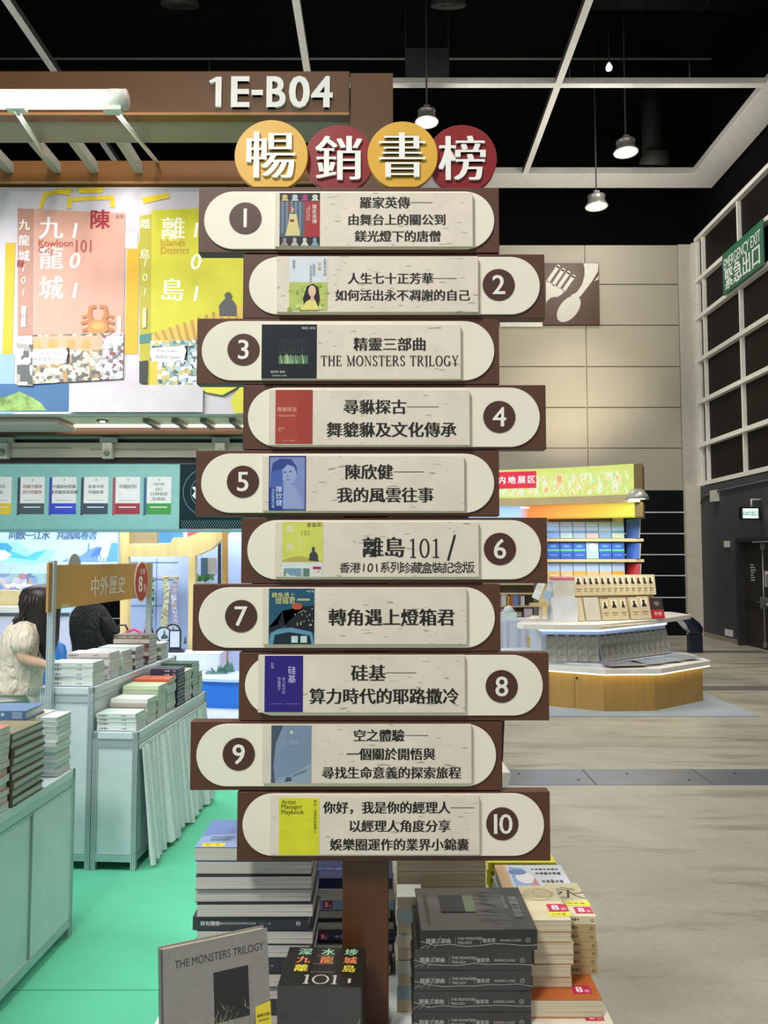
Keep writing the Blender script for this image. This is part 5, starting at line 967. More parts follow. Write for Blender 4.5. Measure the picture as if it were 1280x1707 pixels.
# nearest counter
pile(T1, -.145, -.09, .704, 12, .11, .15, .0205, [WB, CB, M('#c9d6d0', .5)], PGT, '-y', 'white paperback', 'the far corner pile on the nearest counter', 'white paperbacks at the counter corner', tops=M('#d8d2b8', .5))
pile(T1, -.055, -.08, .704, 12, .07, .13, .020, [WB, M('#cfdbd8', .5)], PGT, '-x', 'slim white paperback', 'the outermost pile on the nearest counter', 'slim white paperbacks at the counter edge')
OL = M('#55503a', .5)
def olive(c, w, d, t): on(c, '-y', w, d, t, [('r', w * .2, -t * .2, w * .27, t * .2, '#8a8460')]); on(c, 'top', w, d, t, [('r', -w * .46, -d * .46, w * .46, d * .46, '#7d7350')])
pile(T1, -.085, -.41, .704, 9, .17, .235, .0288, OL, M('#c9d3d3', .7, kind='pages'), '-y', 'olive-brown thick hardback', 'the olive stack on nearest counter', 'olive hardbacks on the nearest counter', olive, hard=True)
def bluesp(c, w, d, t): on(c, '-y', w, d, t, marks(-w * .4, w * .2, t * .1, t * .35, '#b9c6d6', 9) + [ ('r', w * .3, -t * .4, w * .45, t * .4, '#8aa0c0')])
pile(T1, -.24, -.16, .704, 5, .18, .16, .043, [M('#8a8f70', .5), CB], PGT, '-y', 'thick grey-green book', 'the pile under the blue books', 'thick books under the blue pair')
for i in range(2):
    TT = T1 @ Matrix.Translation((-.235, -.17, .704 + 5 * .043 + .036 * i)) @ Matrix.Rotation(.03, 4, 'Z'); c, p = book_mesh(.27, .17, .0352, TT, M('#4f6f96', .45, scale=22), PGT, '-y', True, bluesp); o = solid('book', c, ('upper' if i else 'lower') + ' one of two thick blue hardbacks on the nearest counter', 'book', 'thick blue hardbacks'); part('page_block', p, o)
OR2 = M('#d9694a', .5)
def orange_top(c, w, d, t): on(c, 'top', w, d, t, [('r', -w / 2, -d / 2, w / 2, d / 2, '#e0dcd0'), ('r', w * .3, -d / 2, w / 2, d / 2, '#d9704c')])
pile(T1, -.09, -.645, .704, 12, .165, .21, .0245, [WB, M('#cf5a44', .5), WB, WB], M('#d3dcdc', .7, kind='pages'), '-y', 'white orange-edged paperback', 'the leftmost pile on nearest counter', 'orange-edged paperbacks', orange_top)
# counter before the woman
for j, (x, n, hx) in enumerate(((-.16, 9, '#c9d0b4'), (-.40, 11, '#d6dcd8'), (-.66, 12, '#cfd8cc'))): pile(T3, x, .16, .704, n, .2, .15, .026, [M(hx, .5), WB], PGT, '-y', ('cream-green', 'white', 'pale green')[j] + ' paperback', ('the right', 'the middle', 'the left')[j] + ' pile before the long-haired person', 'paperbacks before the long-haired person')
# tall tier
def tl(y, n, w, t, hx, desc, where, d=.15, x=-.385, hard=False, tops=None, art=None, pg=PGT): pile(T2, x, y, .930, n, w, d, t, [M(h_, .5) for h_ in (hx if isinstance(hx, list) else [hx])], pg, '-y', desc, where, 'books on the taller counter', art, M(tops, .5) if tops else None, hard)
def smallsp(c, w, d, t): on(c, '-y', w, d, t, marks(-w * .44, -w * .2, 0, t * .45, '#6f7674', 4) + marks(w * .12, w * .26, 0, t * .35, '#8a908e', 3))
tl(.12, 5, .235, .024, ['#d3dbd6', '#cdd6d4'], 'white-spined paperback', 'the front pile on taller counter', art=smallsp, x=-.38)
tl(.33, 6, .24, .024, ['#d8d6d2', '#d9cfcf'], 'pinkish white paperback', 'the second pile on taller counter', tops='#d6cbc8', art=smallsp)
tl(.52, 6, .24, .022, ['#c9d8d2', '#d3dcd6'], 'pale green-white paperback', 'the third pile on taller counter', art=smallsp)
tl(.72, 6, .23, .022, ['#cfdad4', '#4a4a50'], 'pale paperback with dark neighbours', 'the fourth pile on taller counter')
def brownspk(c, w, d, t): on(c, '-y', w, d, t, marks(-w * .36, w * .3, 0, t * .45, '#c9bfae', 9))
tl(.95, 7, .23, .026, ['#7a6a5c', '#cfc6bc', '#6b3f3c'], 'brown mottled thick book', 'the fifth pile on taller counter', art=brownspk)
tl(1.17, 4, .23, .026, ['#d6d2c6', '#8a8478'], 'cream thick book', 'the far pile on taller counter')
# low tier
def ll(y, n, t, hx, desc, where, w=.205, d=.14, x=-.125, hard=False, tops=None, art=None, pg=PGT, sp='-y'): pile(T2, x, y, .704, n, w, d, t, [M(h_, .5) for h_ in (hx if isinstance(hx, list) else [hx])], pg, sp, desc, where, 'books on the skirted counter', art, M(tops, .5) if tops else None, hard)
ll(.10, 4, .022, ['#cfdcd6', '#d6e0dc'], 'white-green magazine', 'the front pile on skirted counter', w=.21, art=smallsp)
ll(.27, 6, .022, ['#d0d6cc', '#b9b0a6'], 'white-topped book', 'the second pile on skirted counter', tops='#dfe3dc')
ll(.43, 8, .022, ['#a9c09a', '#b6c8a8'], 'pale green book', 'the green pile on skirted counter', tops='#c2d4ae')
def orl(c, w, d, t): on(c, 'top', w, d, t, [('r', -w * .48, -d * .48, w * .48, d * .48, '#d97a50')])
ll(.59, 9, .021, ['#c9d0c6', '#d6d8ce'], 'white book beneath an orange cover', 'the orange-topped pile', tops='#d0643c')
def dksp(c, w, d, t): on(c, '-y', w, d, t, [('r', -w * .48, -t * .35, w * .48, t * .35, '#35324a'), ('ring', w * .36, 0, t * .2, t * .3, '#d0cfd8'), ] + marks(w * .0, w * .2, 0, t * .4, '#cfcfd8', 3))
ll(.75, 10, .0225, '#3a3750', 'dark violet-grey hardback', 'the dark pile on skirted counter', hard=True, art=dksp, pg=M('#a9b4c0', .7, kind='pages'), w=.17, x=-.10)
ll(.91, 9, .021, ['#ddd9c8', '#d6d0bc', '#2c2c2c'], 'cream book with black edge', 'the cream pile on skirted counter')
ll(1.06, 9, .024, ['#2f4d3a', '#c9d0c6', '#2f4d3a'], 'dark green topped book', 'the far green pile on skirted counter', tops='#2f4d3a')
ll(1.17, 6, .024, ['#cfd6b4', '#8aa57c'], 'cream and green book', 'the endmost pile on skirted counter', d=.08)
# ------------------------------------------------------------------ two people
def figure(name, joints, mat, parent, sub=2, label=None):
    """joints: name -> (position, radius, parent name)"""
    me = bpy.data.meshes.new(name); keys = list(joints); org = WORG[parent.name]
    me.from_pydata([tuple(Vector(joints[k][0]) - org) for k in keys], [(keys.index(k), keys.index(joints[k][2])) for k in keys if joints[k][2]], [])
    o = bpy.data.objects.new(name, me); COL.objects.link(o); o.parent = parent; WORG[o.name] = org; me.materials.append(mat)
    s = o.modifiers.new('skin', 'SKIN'); s.use_smooth_shade = True
    lay = me.skin_vertices[0].data if me.skin_vertices else None
    for i, k in enumerate(keys): r = joints[k][1]; lay[i].radius = r if isinstance(r, tuple) else (r, r); lay[i].use_root = (i == 0)
    m = o.modifiers.new('subdiv', 'SUBSURF'); m.levels = sub; m.render_levels = sub
    if label: o['label'] = label
    return o
def hand(J, wrist, wp, dirv, side, s=1.0):
    d = Vector(dirv).normalized(); sd = Vector(side).normalized(); p = Vector(wp) + d * .05 * s; J['palm_' + wrist] = (p, .021 * s, wrist)
    for i, (off, l) in enumerate(((-.027, .062), (-.009, .072), (.009, .068), (.026, .052))):
        a = p + d * .04 + sd * off; b_ = a + d * l * .5 + Vector((0, 0, -.006)); c_ = b_ + d * l * .42 + Vector((0, 0, -.018)); J[f'k{i}{wrist}'] = (a, .0095, 'palm_' + wrist); J[f'm{i}{wrist}'] = (b_, .0085, f'k{i}{wrist}'); J[f't{i}{wrist}'] = (c_, .007, f'm{i}{wrist}')
    a = p - sd * .03; J['th' + wrist] = (a, .010, 'palm_' + wrist); J['thb' + wrist] = (a + d * .035 - sd * .012 + Vector((0, 0, -.012)), .0085, 'th' + wrist)
SKIN = M('#d9b39a', .55)
YPW = 4.85; g = lambda px, py, dy=0: W(px, py, YPW + dy)
wo_ = thing('person', 'person with long dark hair and cream shirt bending over the books', 'person', (g(35, 1130).x, YPW, .007))
hip = g(28, 1140); ch = g(44, 1072); sh_ = g(52, 1040); nk = g(58, 1022); hdp = g(72, 996)
J = {'hip': (hip, (.13, .11), None), 'waist': (g(34, 1108), (.11, .095), 'hip'), 'chest': (ch, (.13, .105), 'waist'), 'neck0': (sh_, (.09, .08), 'chest'), 'neck': (nk, .045, 'neck0'), 'head0': (g(66, 1008), .07, 'neck'), 'head': (hdp, .088, 'head0'), 'crown': (g(73, 984), .07, 'head'),
     'shR': (g(40, 1052, -.15), .05, 'chest'), 'elR': (g(36, 1098, -.17), .042, 'shR'), 'wrR': (g(76, 1108, -.12), .027, 'elR'), 'shL': (g(56, 1050, .17), .05, 'chest'), 'elL': (g(64, 1094, .2), .042, 'shL'), 'wrL': (g(92, 1106, .12), .027, 'elL')}
hand(J, 'wrR', J['wrR'][0], (1, .1, -.15), (0, 1, 0)); hand(J, 'wrL', J['wrL'][0], (1, .05, -.15), (0, 1, 0))
for s_, dy in (('R', -.09), ('L', .09)): J['th' + s_] = (hip + Vector((0, dy, -.09)), .1, 'hip'); J['kn' + s_] = (Vector((hip.x + .03, YPW + dy, .46)), .065, 'th' + s_); J['an' + s_] = (Vector((hip.x - .02, YPW + dy, .10)), .045, 'kn' + s_); J['to' + s_] = (Vector((hip.x + .13, YPW + dy, .045)), .036, 'an' + s_)
figure('body', J, SKIN, wo_)
SHC = M('#e6dac6', .8, kind='folds')
figure('shirt', {'hem': (hip + Vector((-.01, 0, -.1)), (.19, .17), None), 'hip': (hip + Vector((0, 0, .02)), (.18, .16), 'hem'), 'waist': (g(33, 1106), (.165, .15), 'hip'), 'chest': (ch, (.165, .14), 'waist'), 'top': (sh_, (.115, .1), 'chest'), 'sR': (g(40, 1054, -.16), .08, 'chest'), 's2R': (g(35, 1094, -.18), .085, 'sR'), 'sL': (g(56, 1052, .18), .08, 'chest'), 's2L': (g(62, 1082, .2), .075, 'sL')}, SHC, wo_, label='cream short-sleeved shirt')
figure('trousers', {'hip': (hip + Vector((0, 0, -.03)), (.15, .13), None), 'thR': (hip + Vector((0, -.09, -.12)), .11, 'hip'), 'knR': (Vector((hip.x + .03, YPW - .09, .46)), .08, 'thR'), 'anR': (Vector((hip.x - .02, YPW - .09, .13)), .065, 'knR'), 'thL': (hip + Vector((0, .09, -.12)), .11, 'hip'), 'knL': (Vector((hip.x + .03, YPW + .09, .46)), .08, 'thL'), 'anL': (Vector((hip.x - .02, YPW + .09, .13)), .065, 'knL')}, M('#b9bdb4', .8, kind='cloth'), wo_)
HR = M('#1d1411', .45, kind='wood', scale=14, k=(16, 16, .7)); mb = MB()
mb.loft([(g(71, 974), .03, .03), (g(71, 977), .08, .075), (g(70, 983), .115, .108), (g(69, 993), .130, .12), (g(68, 1004), .128, .12), (g(68, 1016), .118, .12), (g(69, 1032), .108, .115), (g(71, 1050), .098, .105), (g(75, 1068), .08, .09), (g(77, 1084), .055, .06), (g(79, 1098), .015, .02)], HR, 24)
for i in range(80):
    a_ = random.uniform(0, 2 * PI); r0 = random.uniform(.085, .115); x0_ = g(69, 990) + Vector((r0 * math.cos(a_), r0 * math.sin(a_), 0)); e1_ = random.uniform(-.05, .05); low_ = random.uniform(1060, 1102); left = random.random() < .45
    mids = g(66 - (16 if left else 0) + 7 * math.cos(a_), 1024) + Vector((0, .1 * math.sin(a_), 0)); end = g((40 if left else 75) + 8 * math.cos(a_), low_ - (26 if left else 0)) + Vector((0, .08 * math.sin(a_) - (.06 if left else 0), 0))
    mb.tube([x0_, x0_.lerp(mids, .55) + Vector((.012 * math.cos(a_), -.01, .012)), mids, mids.lerp(end, .5) + Vector((e1_ * .4, -.01, 0)), end], [.012, .014, .013, .010, .003], HR, 6)
part('hair', mb, wo_, 'long dark brown hair')
hc = hdp + Vector((.03, 0, 0)); mb = MB(); fx = hc + Vector((.075, 0, -.005))
for dy in (-.032, .032): mb.lathe([(.002, -.011), (.011, 0), (.002, .011)], fx + Vector((-.004, dy, .012)), M('#2a2220', .4), 10); mb.tube([fx + Vector((0, dy - .016, .032)), fx + Vector((.004, dy, .037)), fx + Vector((0, dy + .016, .032))], .003, M('#1d1411', .6), 5)
mb.loft([(fx + Vector((.004, 0, -.028)), .014, .015), (fx + Vector((.012, 0, -.018)), .012, .012), (fx + Vector((0, 0, .014)), .006, .006)], SKIN, 10); mb.tube([fx + Vector((-.006, -.02, -.045)), fx + Vector((.004, 0, -.047)), fx + Vector((-.006, .02, -.045))], .005, M('#b5716a', .5), 6); part('face', mb, wo_)
# person in black behind the sign board
YQ = 6.15; g2 = lambda px, py, dy=0: W(px, py, YQ + dy); hip = g2(158, 1112)
pb = thing('person', 'person in a loose black top, head hidden by ochre sign board', 'person', (hip.x, YQ, .007)); BLK = M('#0d0d11', .8, kind='folds')
J = {'hip': (hip, (.15, .12), None), 'waist': (g2(156, 1080), (.14, .11), 'hip'), 'chest': (g2(152, 1040), (.13, .09), 'waist'), 'top': (g2(149, 1018), (.09, .07), 'chest'), 'neck': (g2(150, 1000, .03), .05, 'top'), 'h0': (g2(152, 984, .05), .08, 'neck'), 'h1': (g2(153, 970, .05), .085, 'h0'), 'h2': (g2(153, 960, .05), .06, 'h1'),
     'shL': (g2(134, 1030), .042, 'chest'), 'elL': (g2(135, 1066, .08), .04, 'shL'), 'wrL': (g2(146, 1094, .2), .028, 'elL'), 'shR': (g2(169, 1030), .042, 'chest'), 'elR': (g2(184, 1066), .04, 'shR'), 'wrR': (g2(192, 1080, .18), .028, 'elR')}
hand(J, 'wrL', J['wrL'][0], (.2, 1, -.1), (1, 0, 0)); hand(J, 'wrR', J['wrR'][0], (.1, 1, -.1), (1, 0, 0))
for s_, dx in (('R', .09), ('L', -.09)): J['th' + s_] = (hip + Vector((dx, 0, -.1)), .1, 'hip'); J['kn' + s_] = (Vector((hip.x + dx, YQ + .02, .46)), .066, 'th' + s_); J['an' + s_] = (Vector((hip.x + dx, YQ, .1)), .046, 'kn' + s_); J['to' + s_] = (Vector((hip.x + dx, YQ + .14, .045)), .037, 'an' + s_)
figure('body', J, SKIN, pb)
figure('black_top', {'hip': (g2(158, 1112), (.2, .17), None), 'waist': (g2(157, 1080), (.2, .17), 'hip'), 'chest': (g2(151, 1042), (.19, .155), 'waist'), 'top': (g2(149, 1016), (.14, .11), 'chest'), 'col': (g2(150, 1004, .02), .085, 'top'), 'sL': (g2(133, 1028), .1, 'chest'), 's2L': (g2(135, 1066, .07), .085, 'sL'), 's3L': (g2(145, 1092, .19), .055, 's2L'), 'sR': (g2(170, 1028), .1, 'chest'), 's2R': (g2(183, 1066), .09, 'sR'), 's3R': (g2(191, 1079, .17), .055, 's2R')}, BLK, pb, label='loose black top')
figure('trousers', {'hip': (hip + Vector((0, 0, -.05)), (.15, .13), None), 'thR': (hip + Vector((.09, 0, -.14)), .11, 'hip'), 'knR': (Vector((hip.x + .09, YQ + .02, .46)), .08, 'thR'), 'anR': (Vector((hip.x + .09, YQ, .13)), .065, 'knR'), 'thL': (hip + Vector((-.09, 0, -.14)), .11, 'hip'), 'knL': (Vector((hip.x - .09, YQ + .02, .46)), .08, 'thL'), 'anL': (Vector((hip.x - .09, YQ, .13)), .065, 'knL')}, M('#17181d', .8, kind='cloth'), pb)
mb = MB(); hc = g2(153, 970, .03); mb.loft([(hc + Vector((0, 0, .115)), .02, .02), (hc + Vector((0, 0, .10)), .07, .07), (hc + Vector((0, -.005, .06)), .098, .1), (hc + Vector((0, -.012, 0)), .1, .095), (hc + Vector((0, -.03, -.06)), .085, .07), (hc + Vector((0, -.045, -.1)), .05, .03)], M('#15110f', .5), 18); part('hair', mb, pb, 'short black hair')
# blue shell chairs
def chair(px, py, Y, rz, label):
    p = W(px, py, Y); t = thing('shell_chair', label, 'chair', (p.x, Y, .007), 'bright blue shell chairs'); T = Matrix.Translation((p.x, Y, 0)) @ Matrix.Rotation(rz, 4, 'Z'); top = p.z
    prof = [(-.24, .45), (-.12, .43), (.1, .42), (.2, .46), (.25, .58), (.29, .76), (.30, top)]
    m = MB(T); vs = []; fs = []; n = 9
    for (y, z) in prof:
        f = max(0, (z - .45) / .5)
        for i in range(n): u = -1 + 2 * i / (n - 1); wd_ = .25 - .06 * f * f; vs.append((u * wd_, y - .05 * u * u * (1 if z > .5 else 0), z + .05 * u * u * (1 if z < .5 else 0) - .06 * u * u * (1 if z >= top - .01 else 0)))
    k0 = len(vs); vs += [(x, y + .015, z - .015) for x, y, z in vs]; R_ = len(prof)
    for r in range(R_ - 1):
        for i in range(n - 1): a_ = r * n + i; fs += [(a_, a_ + 1, a_ + n + 1, a_ + n), (k0 + a_, k0 + a_ + n, k0 + a_ + n + 1, k0 + a_ + 1)]
    edge = [i for i in range(n)] + [r * n + n - 1 for r in range(1, R_)] + [(R_ - 1) * n + i for i in range(n - 2, -1, -1)] + [r * n for r in range(R_ - 2, 0, -1)]
    for a_, b_ in zip(edge, edge[1:] + edge[:1]): fs.append((b_, a_, a_ + k0, b_ + k0))
    m.add(vs, fs, M('#3b86d8', .4), True); part('shell', m, t)
    for sx_ in (-1, 1):
        for sy_ in (-1, 1): m = MB(T); m.tube([(sx_ * .12, sy_ * .1, .42), (sx_ * .2, sy_ * .2, .013)], .013, M('#9aa3ae', .35, .5), 8); part('leg', m, t)
chair(122, 1056, 6.5, 2.7, 'bright blue shell chair left of the person in black'); chair(4, 1066, 6.0, 2.8, 'bright blue shell chair behind the long-haired person')
# ------------------------------------------------------------------ the bestseller signpost
YS = 1.47
UV = lambda px, py, w=0: (W(px, py, YS - w).x, W(px, py, YS - w).z)
BROWN = M('#583424', .5, kind='wood', scale=6, k=(1, 1, 1)); POLE = M('#57331a', .45, kind='wood', scale=8, k=(5, 5, .6))
CREAM = M('#efe7d7', .5, scale=3); WASHI = M('#e6d9cb', .35, kind='washi'); DISC = M('#4c2c22', .45); NUM = M('#f2ece2', .5)
INK = M('#15130f', .6); TAPE = M('#e3ddd0', .2)
sign = thing('bestseller_signpost', 'tall brown signpost of ten numbered cream plaques under four title discs', 'sign', (UV(609, 1700)[0], YS + .05, .70))
ZT = .70
mb = MB(); x0, x1 = UV(569, 1560)[0], UV(648, 1560)[0]; mb.box(x0, YS + .03, ZT + .012, x1, YS + .075, UV(609, 330)[1], POLE); part('pole', mb, sign, bevel=.002)
mb = MB(); mb.box(x0 - .045, YS + .022, ZT, x1 + .004, YS + .11, ZT + .012, M('#e9e9e6', .4)); part('base_plate', mb, sign, 'white base plate')
def stadium(x0, y0, x1, y1, n=20):
    r = (y1 - y0) / 2; cy = (y0 + y1) / 2
    return arc(x1 - r, cy, r, r, -90, 90, n) + arc(x0 + r, cy, r, r, 90, 270, n)
# --- printed book covers, drawn in cover units (0..1, 0..h) -> c(u,v)
def art_people_grid(R, m):
    R.r(0, 0, 1, 1, '#15161c'); R.r(0, .17, .62, .84, '#4b5d72'); R.r(.62, .17, 1, .84, '#a8222a')
    for k in range(5): R.r(.06 + .11 * k, .25, .09 + .11 * k, .84, '#7d90a4')
    R.p([(.14, .19), (.52, .19), (.46, .42), (.42, .6), (.25, .6), (.22, .42)], '#d8c98a'); R.e(.3, .68, .06, .05, '#c9a087'); R.p([(.22, .64), (.2, .83), (.24, .83), (.3, .66)], '#8a3b34'); R.r(.26, .45, .36, .5, '#7d2b24')
    for k, cc in enumerate(('#c9b26e', '#b9c0cf', '#a3386f', '#c6cdbd')): R.e(.13 + .25 * k, .93, .07, .04, cc); R.p([(.03 + .25 * k, .85), (.23 + .25 * k, .85), (.13 + .25 * k, .95)], cc)
    for k, cc in enumerate(('#8e8a86', '#b5b1aa', '#d0ccc6', '#7d9fc0')): R.e(.13 + .25 * k, .11, .05, .04, cc); R.p([(.03 + .25 * k, .0), (.23 + .25 * k, .0), (.13 + .25 * k, .12)], cc)
    R.vt('羅家英傳', .87, .78, .115, '#f2eee6'); R.vt('由舞台上的關公到', .74, .76, .045, '#e9c9c0'); R.vt('鎂光燈下的唐僧', .69, .72, .045, '#e9c9c0')
def art_spring_lady(R, m):
    R.r(0, 0, 1, 1, '#d9dfe8'); R.r(0, 0, 1, .52, '#b9c46a')
    for i in range(40):
        R.e(random.random(), random.random() * .5, .03 + .04 * random.random(), .02 + .03 * random.random(), random.choice(['#8fae4a', '#d3d98c', '#a9bf58', '#c8cf7e']))
    R.p([(.42, .0), (.36, .2), (.46, .44), (.62, .49), (.76, .42), (.8, .2), (.74, .0), (.6, .1)], '#1c1614'); R.e(.6, .35, .1, .105, '#e6bfa6'); R.p([(.3, 0), (.44, .15), (.56, .2), (.66, .2), (.72, .12), (.78, 0)], '#e8dc7d'); R.r(.56, .16, .65, .26, '#dfb398')
    R.vt('人生七十正', .93, .98, .085, '#33353c'); R.vt('芳華', .78, .9, .1, '#cdb960'); R.vt('如何活出', .64, .86, .07, '#4a4c55'); R.vt('永不凋謝的自己', .56, .84, .06, '#4a4c55'); R.vt('黃杏秀', .12, .94, .07, '#4a4c55')
def art_dark_forest(R, m):
    R.r(0, 0, 1, 1, '#131b24'); R.r(.31, .27, .84, .74, '#1b2428'); R.r(.31, .27, .84, .42, '#567a60')
    for i in range(26): x = .32 + .5 * random.random(); R.p([(x, .27), (x + .02, .27), (x + .07 * (random.random() - .5), .42 + .14 * random.random())], random.choice(['#7fae96', '#a9c08a', '#4c6e58', '#c5cda0']))
    for i in range(9): x = .33 + .055 * i; R.p([(x - .03, .45), (x + .03, .45), (x, .6 + .1 * random.random())], '#232f33')
    R.t('精靈三部曲', .85, .93, .05, '#c9cdd0'); R.t('龍家昇 編繪', .3, .12, .05, '#c9cdd0'); R.t('KASING LUNG', .33, .05, .04, '#c9cdd0')
def art_red(R, m):
    R.r(0, 0, 1, 1, '#ae4336'); R.p([(.5, 1), (.62, .6), (.55, .3), (.7, 0), (1, 0), (1, 1)], '#a43c31'); R.t('尋貅探古', .31, .64, .135, '#e3b9a6', sx=1); R.t('舞貔貅及文化傳承', .31, .52, .055, '#e3b9a6')
    R.t('龍獅專家', .16, .29, .045, '#e3b9a6'); R.t('編著', .12, .25, .04, '#e3b9a6'); R.t('文化系列 · 民間藝術', .35, .06, .04, '#e3b9a6')
def art_blue_portrait(R, m):
    R.r(0, 0, 1, 1, '#1d2f6b'); R.r(.03, .02, .97, .975, '#8291c8'); R.p([(.05, .6), (.1, .86), (.3, .95), (.6, .94), (.75, .8), (.76, .68), (.7, .62), (.6, .8), (.4, .86), (.36, .55)], '#33468c')
    R.e(.54, .68, .2, .2, '#9aa8d6'); R.p([(.36, .74), (.5, .84), (.68, .8), (.74, .7), (.74, .82), (.58, .93), (.36, .9)], '#3a4a8e'); R.p([(.05, .7), (.36, .76), (.38, .52), (.4, .02), (.05, .02)], '#4a64b4')
    R.p([(.4, .5), (.68, .46), (.82, .3), (.95, .04), (.38, .04)], '#95a2d2'); R.e(.58, .71, .035, .012, '#3f4f90'); R.e(.43, .7, .035, .012, '#2f4188'); R.r(.46, .555, .58, .568, '#54639f'); R.p([(.5, .7), (.53, .6), (.48, .6)], '#7f8fc6')
    R.r(.03, .02, .37, .42, '#17479a'); R.vt('陳欣健', .28, .45, .155, '#dfe6f6'); R.vt('我的風雲往事', .12, .4, .075, '#b9c8ea')
def art_yellow_island(R, m):
    R.r(0, 0, 1, 1, '#d7d764'); R.p([(0, .3), (.25, .36), (.5, .38), (.75, .32), (1, .28), (1, .26), (0, .26)], '#b9ad55'); R.r(0, 0, 1, .27, '#d9ddda')
    R.p([(.66, .3), (.68, .42), (.73, .46), (.83, .46), (.88, .4), (.9, .28)], '#3f4549'); R.e(.77, .5, .04, .05, '#3f4549'); R.c(.05, .01, .68, .16, 40, ('#7b9ab0', '#b8c3c0', '#5f7f73', '#d8d2c4', '#8fa7b8'))
    R.t('離', .2, .88, .2, '#eceadf'); R.t('島', .2, .55, .2, '#eceadf'); R.t('101', .57, .8, .18, '#a08f4a'); R.vt('101', .44, .8, .14, '#eceadf'); R.r(.6, .93, 1, 1, '#d9d46a'); R.t('會會牌', .78, .95, .12, '#22231c'); R.r(.76, .02, .96, .2, '#e9e4e0'); R.r(.76, .14, .96, .19, '#9c2f5d'); R.t('八折', .86, .1, .09, '#b02f62')
def art_city_night(R, m):
    R.r(0, 0, 1, 1, '#1d5570'); R.p([(.0, .3), (.2, .35), (.3, .6), (.36, .3), (1, .2), (1, .7), (.78, .68), (.6, .6), (.5, .5), (.3, .3), (0, .2)], '#151c2a'); R.e(.62, .68, .12, .06, '#c0523c')
    for i in range(22): R.r(*(lambda x, y: (x, y, x + .02, y + .018))(.5 + .46 * random.random(), .3 + .35 * random.random()), random.choice(['#d9c768', '#e9e4c0']))
    R.p([(0, 0), (.05, .2), (.2, .27), (.5, .3), (.95, .22), (1, 0)], '#5f95b4'); R.p([(.1, 0), (.14, .17), (.45, .22), (.9, .16), (.94, 0)], '#142636'); R.r(.5, .03, .64, .15, '#c6e0dc'); R.r(.7, .03, .84, .15, '#c6e0dc')
    R.t('轉角遇上', .32, .88, .13, '#dcd98a', shear=0); R.t('燈箱君', .36, .78, .15, '#dcd98a'); R.t('作家 著', .9, .95, .05, '#e0e0d8'); R.r(.62, .78, .9, .82, '#b9b98a')
def art_violet(R, m):
    R.r(0, 0, 1, 1, '#2c1a7c'); R.vt('硅基', .71, .82, .19, '#cfcaf0'); R.vt('算力時代的', .5, .62, .075, '#b4aee0'); R.vt('耶路撒冷', .38, .62, .075, '#b4aee0'); R.vt('彭瑜', .2, .88, .07, '#b4aee0'); R.r(.16, .145, .48, .15, '#a9a3dc'); R.r(.54, .145, .92, .15, '#a9a3dc')
def art_sky(R, m):
    R.r(0, 0, 1, 1, '#7e90ae'); R.p([(0, 0), (0, 1), (.3, 1), (.12, .7), (.06, .3), (.1, 0)], '#4b5564'); R.p([(.3, 1), (.12, .7), (.06, .3), (.1, 0), (.25, 0), (.2, .4), (.28, .75), (.5, 1)], '#8494b2'); R.p([(.2, .1), (.45, .12), (.7, .22), (1, .34), (1, 0), (.1, 0)], '#93a3ba'); R.p([(.34, .02), (.52, .03), (.5, .1), (.38, .1)], '#46505e'); R.p([(.5, .09), (.9, .2), (.88, .24), (.55, .14)], '#6d7b90')
    R.e(.5, .88, .04, .03, '#d7d9a4'); R.t('空之體驗', .48, .7, .11, '#a9b8cf')
def art_playbook(R, m):
    R.r(0, 0, 1, 1, '#dcd92d')
    for i, s in enumerate(('Artist', 'Manager', 'Playbook')): R.t(s, .06, .93 - .095 * i, .155, '#24241c', align='l', bx=.012)
    R.vt('你好，我是你的經理人', .9, .97, .074, '#24241c', bx=.012); 
    for i, (x, y, s) in enumerate(((.12, .63, '—— ——— ——'), (.12, .6, '——— ——'), (.12, .55, '———'), (.7, .6, '——→'), (.08, .42, '· ———'), (.14, .36, '· ————'), (.2, .25, '· ———'), (.26, .2, '——————'))): R.t(s, x, y, .035, '#3c3c20', align='l')
class Cover:
    def __init__(s, mb, x0, z0, x1, z1, w): s.mb = mb; s.x0 = x0; s.z0 = z0; s.W = x1 - x0; s.H = z1 - z0; s.w = w; s.d = .00012
    def _p(s, u, v): return (s.x0 + u * s.W, s.z0 + v * s.H)
    def _n(s): s.w += s.d * .25; return s.w
    def r(s, a, b, c, d, h): s.mb.rect(*s._p(a, b), *s._p(c, d), s._n(), M(h, .35, scale=30))
    def p(s, pts, h): s.mb.poly([s._p(*q) for q in pts], s._n(), M(h, .35, scale=30))
    def e(s, u, v, a, b, h): s.mb.ell(*s._p(u, v), a * s.W, b * s.H, s._n(), M(h, .35, scale=30), 20)
    def c(s, a, b, c, d, sc, k): s.mb.rect(*s._p(a, b), *s._p(c, d), s._n(), M('#ffffff', .4, kind='collage', scale=sc * .1 / s.W, k=k))
    def t(s, t, u, v, em, h, **kw): s.mb.text(t, *s._p(u, v), em * s.W, M(h, .5), s._n(), **kw)
    def vt(s, t, u, v, em, h, **kw): s.mb.vtext(t, *s._p(u, v), em * s.H * .8, M(h, .5), s._n(), **kw)
